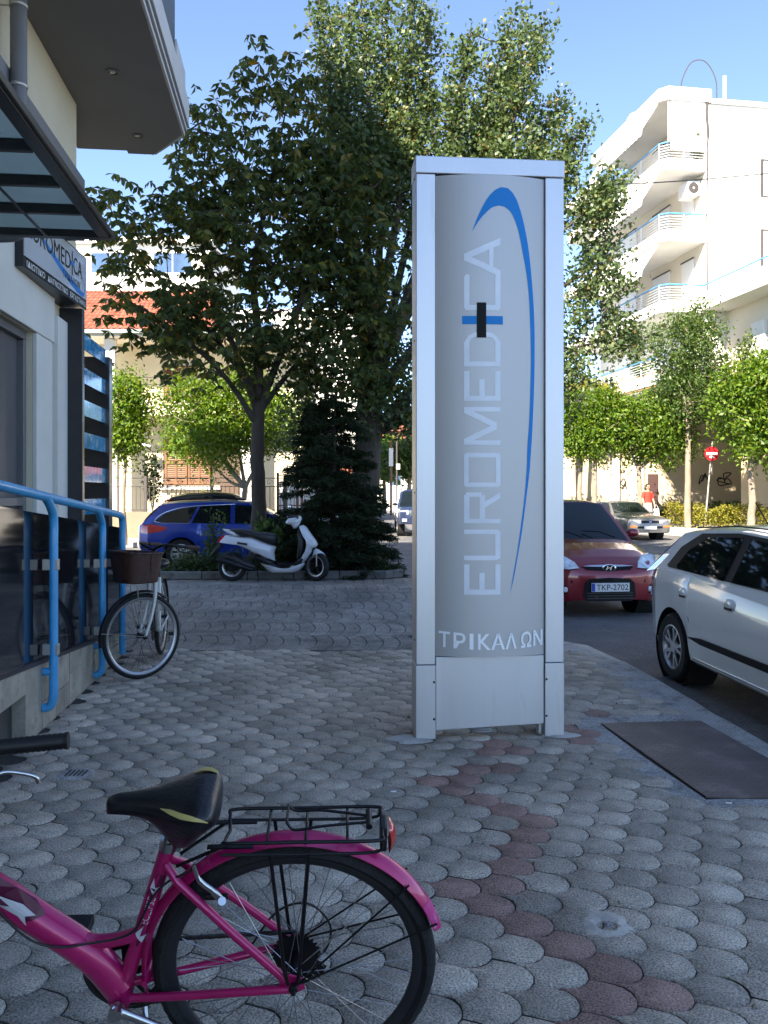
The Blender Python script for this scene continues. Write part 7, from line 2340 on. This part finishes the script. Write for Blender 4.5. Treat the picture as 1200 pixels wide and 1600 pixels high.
# broken socket in the pavement
hs_ = MB(); n = 28; rr = random.Random(12)
prof = []
for i in range(n):
    a = 2 * math.pi * i / n
    r1 = .034 + rr.uniform(-.002, .002); r2 = .050 + rr.uniform(-.006, .008) + (.02 if -2.6 < a - math.pi < -.2 else 0); r3 = r2 + rr.uniform(.03, .05)
    prof.append([(HOLE.x + r * math.cos(a), HOLE.y + r * math.sin(a), z) for r, z in ((r1, -.03), (r1, .001), ((r1 + r2) / 2, .006), (r2, .003), (r3, -.002), (r3 + .01, -.009))])
hs_.grid(prof, closed_u=True)
sock = tag(hs_.build('broken_socket', pmat('socket_cement', (.50, .46, .40), .9, var=.2, vscale=20, bump=.4, bscale=60), smooth=60), 'broken post socket hole ringed with white cement in the pavement', 'socket')
m = MB(); m.lathe([(0, -.0055), (.036, -.0055)], 20, Matrix.Translation((HOLE.x, HOLE.y, 0))); m.build('hole_bottom', M_BED, sock)
for k in range(5):
    a = rr.uniform(0, 6.28); r = rr.uniform(0, .02); m = MB()
    m.ball((HOLE.x + r * math.cos(a), HOLE.y + r * math.sin(a), -.006), (rr.uniform(.006, .012),) * 3, 7, 5); m.build('rubble_stone', M_CONC, sock)
# small round drain cover
q = P(120, 1209, 1950 / 439); m = MB()
m.lathe([(0, .004), (.085, .004), (.095, .0), (.1, -.012)], 28, Matrix.Translation((q.x, q.y, 0)))
dr_ = tag(m.build('drain_cover', M_CONC, smooth=40), 'small round cement drain cover with slots left of the pink bicycle', 'drain cover')
for k in range(5):
    m = MB(); m.box(q.x - .05 + k * .022, q.x - .04 + k * .022, q.y - .045, q.y + .045, .0045, .0065); m.build('slot', M_BED, dr_)
# litter
for k, (px, py, an, lab) in enumerate(((615, 1238, 4, 'cigarette end beside the red pavers near the pink bicycle rack'), (1139, 1256, -12, 'cigarette end just below the steel plate'), (130, 1093, 10, 'cigarette end near the foot of the handrail'), (492, 1043, 40, 'cigarette end on the pavement beside the driveway edge'))):
    p = P(px, py, 1950 / (py - 770)); m = MB()
    d = Vector((math.cos(R(an)), math.sin(R(an)), 0)) * .014
    m.tube([p - d + Vector((0, 0, .004)), p + d + Vector((0, 0, .004))], .004, 8)
    tag(m.build('cigarette_end', M_WHITEP, smooth=50), lab, 'litter', 'cigarette ends on the pavement')
r2 = random.Random(31)
for k, (px, py, wh) in enumerate(((265, 1415, 'behind the pink bicycle frame'), (357, 1068, 'in front of the white bicycle wheel'), (880, 1262, 'between the red pavers and the steel plate'))):
    p = P(px, py, 1950 / (py - 770)); m = MB(); a = r2.uniform(0, 6.28); d = Vector((math.cos(a), math.sin(a), 0)); s_ = Vector((-d.y, d.x, 0))
    m.add([p + Vector((0, 0, .004)), p + d * .02 + s_ * .012 + Vector((0, 0, .012)), p + d * .045 + Vector((0, 0, .006)), p + d * .02 - s_ * .012 + Vector((0, 0, .010))], [(0, 1, 2, 3)])
    tag(m.build('fallen_leaf', pmat('dry_leaf', (.14, .07, .03), .8)), 'small dry brown leaf lying ' + wh, 'leaf', 'dry leaves on the pavement')
# no-entry sign
NE = P(1101, 826, 33.6); NE.z = 0
ns = thing('road_sign', 'round red no-entry sign on a leaning grey pole by the hedge', 'road sign', NE)
top = P(1113, 690, 33.6)
m = MB(); m.tube([NE, top], .035, 10); m.build('pole', M_CLIP, ns, world=True, smooth=50)
c = P(1112, 709, 33.45)
rotx = Matrix.Translation(c) @ Matrix.Rotation(R(90), 4, 'X')
m = MB(); m.lathe([(0, .012), (.285, .012), (.285, -.012), (0, -.012)], 36, rotx); m.build('disc', pmat('sign_red', (.42, .012, .02), .4, var=.05), ns, world=True, smooth=30)
m = MB(); m.box(-.215, .215, -.05, .05, .014, .018, rotx); m.build('white_bar', M_WHITEP, ns, world=True)
m = MB(); m.add([(.10 * math.cos(a) - .0, -.13 + .045 * math.sin(a), .0165) for a in np.linspace(0, 2 * math.pi, 12, endpoint=False)], [tuple(range(12))], rotx); m.build('sticker', M_WHITEP, ns, world=True)
c2 = P(1112.5, 733, 33.7)
m = MB(); m.prism([(.25 * math.cos(R(22.5 + 45 * i)), .25 * math.sin(R(22.5 + 45 * i))) for i in range(8)], .012, Matrix.Translation(c2) @ Matrix.Rotation(R(62), 4, 'Z') @ Matrix.Rotation(R(90), 4, 'X')); m.build('octagon_back', pmat('sign_back', (.55, .55, .54), .5), ns, world=True)
# second pole
q0 = P(955, 826, 34.0); q0.z = 0
ps = thing('road_sign', 'slim grey sign pole with small square sign turned away behind the grey saloon', 'road sign', q0)
m = MB(); m.tube([q0, P(955, 712, 34.0)], .03, 8); m.build('pole', M_CLIP, ps, world=True, smooth=50)
c = P(952, 706, 34.0); m = MB(); m.box(-.22, .22, -.01, .01, -.22, .22, Matrix.Translation(c) @ Matrix.Rotation(R(70), 4, 'Z')); m.build('panel', MATS['sign_back'] if 'sign_back' in MATS else M_CLIP, ps, world=True)
# distant banner pole and signs by the far trees
b0 = P(611, 760, 55); b0.z = 0
bn = thing('banner_pole', 'far street pole with white vertical banner past the tall trunk', 'pole', b0)
m = MB(); m.tube([b0, P(611, 690, 55)], .08, 8); m.build('pole', M_IRONR, bn, world=True)
m = MB(); p = P(611, 712, 54.9); m.box(p.x - .14, p.x + .14, p.y - .03, p.y, p.z - .7, p.z + .5); m.build('banner', M_ALUW, bn, world=True)
b0 = P(620, 760, 50); b0.z = 0
bn = thing('lamp_post', 'thin far lamp post in front of the red hipped roof', 'pole', b0)
m = MB(); m.tube([b0, P(620, 676, 50)], .05, 8); m.tube([P(620, 677, 50), P(626, 675, 50)], .04, 6); m.build('pole', M_IRON, bn, world=True)
m = MB(); p = P(622, 729, 49.9); m.box(p.x - .11, p.x + .11, p.y - .02, p.y, p.z - .16, p.z + .16); m.build('plate', M_ALUW, bn, world=True)
# overhead wire
m = MB()
wp = [P(540, 318, 22), P(760, 299, 22), P(885, 290, 22), P(960, 288, 22), P(1060, 283, 22), P(1200, 271, 22), P(1500, 240, 22)]
m.tube(smoothpath(wp, 5), .016, 6)
tag(m.build('overhead_wire', M_CABLE), 'black overhead wire crossing before the apartment building', 'wire')

# ---- woman in red ------------------------------------------------------
pp = P(1012, 826, 33.6); pp.z = .07
per = thing('person', 'woman in a red top and sunglasses carrying a white bag behind the grey saloon', 'person', pp, R(20))
mb = MB()
H = 1.66
def bl2(c, r): mb.ball(c, r, 14, 10)
# torso, limbs: one skin after voxel remeshing
mb.tube([(0, 0, .90), (0, 0, 1.02), (0, .0, 1.2), (0, 0, 1.34), (0, 0, 1.40)], [.155, .135, .145, .15, .09], 14, flat=.68)
mb.tube([(0, 0, 1.36), (0, -.01, 1.48)], [.05, .046], 10)
bl2((0, -.015, 1.555), (.073, .088, .108))
mb.tube([(0, -.10, 1.545), (0, -.122, 1.53)], [.014, .016], 8)
for s in (1, -1):
    mb.tube([(s * .15, 0, 1.36), (s * .21, .0, 1.22), (s * .235, -.01, 1.09)], [.058, .046, .040], 10)
    mb.tube([(s * .235, -.01, 1.09), (s * .24, -.07, .97), (s * .235, -.10, .86)], [.040, .034, .026], 10)
    mb.tube([(s * .235, -.10, .87), (s * .235, -.115, .80), (s * .23, -.11, .74)], [.030, .036, .018], 8)
    mb.tube([(s * .085, 0, .93), (s * .095, -.01 + s * .03, .5), (s * .095, .02 + s * .06, .09)], [.095, .06, .04], 10)
    mb.tube([(s * .095, .03 + s * .06, .05), (s * .10, -.15 + s * .06, .03)], [.04, .03], 8)
    mb.ball((s * .074, -.01, 1.55), (.012, .02, .03), 8, 6)
body = mb.build('body', pmat('skin', (.42, .24, .16), .6, var=.06), per)
md = body.modifiers.new('r', 'REMESH'); md.mode = 'VOXEL'; md.voxel_size = .016; md.use_smooth_shade = True
md = body.modifiers.new('s', 'SMOOTH'); md.iterations = 4
m = MB(); m.tube([(0, 0, .94), (0, 0, 1.02), (0, 0, 1.2), (0, 0, 1.33), (0, 0, 1.385)], [.175, .155, .165, .17, .12], 20, flat=.70, cap=False)
for s in (1, -1):
    m.tube([(s * .13, 0, 1.35), (s * .19, 0, 1.25), (s * .225, -.005, 1.15)], [.075, .066, .062], 12, cap=False)
m.build('red_top', pmat('red_cloth', (.52, .03, .018), .8, var=.1, vscale=8), per, smooth=60)
m = MB(); m.tube([(0, 0, .96), (0, 0, .8), (0, 0, .5)], [.165, .19, .21], 18, flat=.75, cap=False); m.build('skirt', pmat('beige_cloth', (.5, .44, .36), .85, var=.1), per, smooth=60)
m = MB(); m.ball((0, .015, 1.585), (.088, .098, .105), 16, 10); m.ball((0, .06, 1.50), (.085, .055, .10), 14, 8); m.build('hair', pmat('hair_dark', (.012, .009, .008), .5, var=.2), per, smooth=60)
m = MB()
for s in (1, -1): m.ball((s * .034, -.098, 1.562), (.030, .012, .021), 10, 6)
m.tube([(-.075, -.05, 1.565), (-.03, -.105, 1.567), (.03, -.105, 1.567), (.075, -.05, 1.565)], .005, 6)
m.build('sunglasses', M_BLACK, per, smooth=60)
per.scale = (1.06, 1.06, 1.07)
bag = tag(MB().hexa([pp + Vector(q) for q in ((.17, -.22, .48), (.42, -.20, .48), (.42, -.10, .48), (.17, -.12, .48), (.19, -.20, .80), (.40, -.18, .80), (.40, -.12, .80), (.19, -.14, .80))]).build('shopping_bag', M_ALUW, bevel=.02), 'white shopping bag held by the woman in red', 'bag')
m = MB(); m.tube(smoothpath([pp + Vector((.22, -.16, .80)), pp + Vector((.26, -.14, .93)), pp + Vector((.32, -.14, .93)), pp + Vector((.37, -.16, .80))], 5), .006, 6); m.build('handle', M_ALUW, bag)

# ---- grit and leaf crumbs on the paving
r_ = np.random.default_rng(91)
m = MB()
for k in range(420):
    y = r_.uniform(2.3, 13.5); x = r_.uniform(wall_x(y) + .08, 1.9 if y > 8 else kerb_x(y) - .05)
    if r_.uniform() < .35: x = wall_x(y) + abs(r_.normal(0, .12)) + .05 if y < 7.6 else x
    s_ = abs(r_.normal(0, .006)) + .003; a = r_.uniform(0, 6.28)
    ca, sa = math.cos(a) * s_, math.sin(a) * s_
    m.add([(x + ca, y + sa, .002), (x - sa * .6, y + ca * .6, .002), (x - ca, y - sa, .002), (x + sa * .6, y - ca * .6, .002), (x, y, .002 + s_ * .7)], [(0, 1, 4), (1, 2, 4), (2, 3, 4), (3, 0, 4)])
tag(m.build('grit', pmat('grit', (.20, .17, .13), .9, var=.5, vscale=3, coords='World', dirt_or_glint=(.45, .44, .42), dscale=2, dthr=.6), recalc=False), 'fine grit and leaf crumbs scattered over the paving', 'grit', kind='stuff')
# ---- plants on the apartment balconies
for k, (bx, by, bz, h, lab) in enumerate(((2.1, -2.6, 5.92, 1.9, 'leafy plant climbing on the lower balcony beside the wing door'), (2.2, -6.2, 5.92, 1.3, 'spiky plant on the lower balcony near the small window'), (.4, 3.0, 6.65, 1.2, 'bushy plant behind the lowest street balcony rail'), (1.75, .35, 15.65, 1.5, 'small plant on the top balcony beside the roller blind'))):
    shrub(lab, A(bx, by, bz), h, .55, 360, 130 + 3 * k, LM_MID, .16)
m = MB(); q = [A(2.02, -.05, 18.1), A(1.98, -.07, 17.5), A(2.05, -.06, 16.8), A(2.0, -.07, 16.1), A(2.03, -.06, 15.4), A(2.0, -.05, 14.0), A(2.02, -.05, 10.0)]
m.tube(smoothpath(q, 5), [.06] * 12 + [.03] * 19, 6); m.build('cable_bundle', M_IRON, apt, world=True)
m = MB(); m.tube([A(8.4, -.1, 18.0), A(8.4, -.1, 9.9)], .06, 8); m.build('drain_pipe', M_ALUW, apt, world=True)
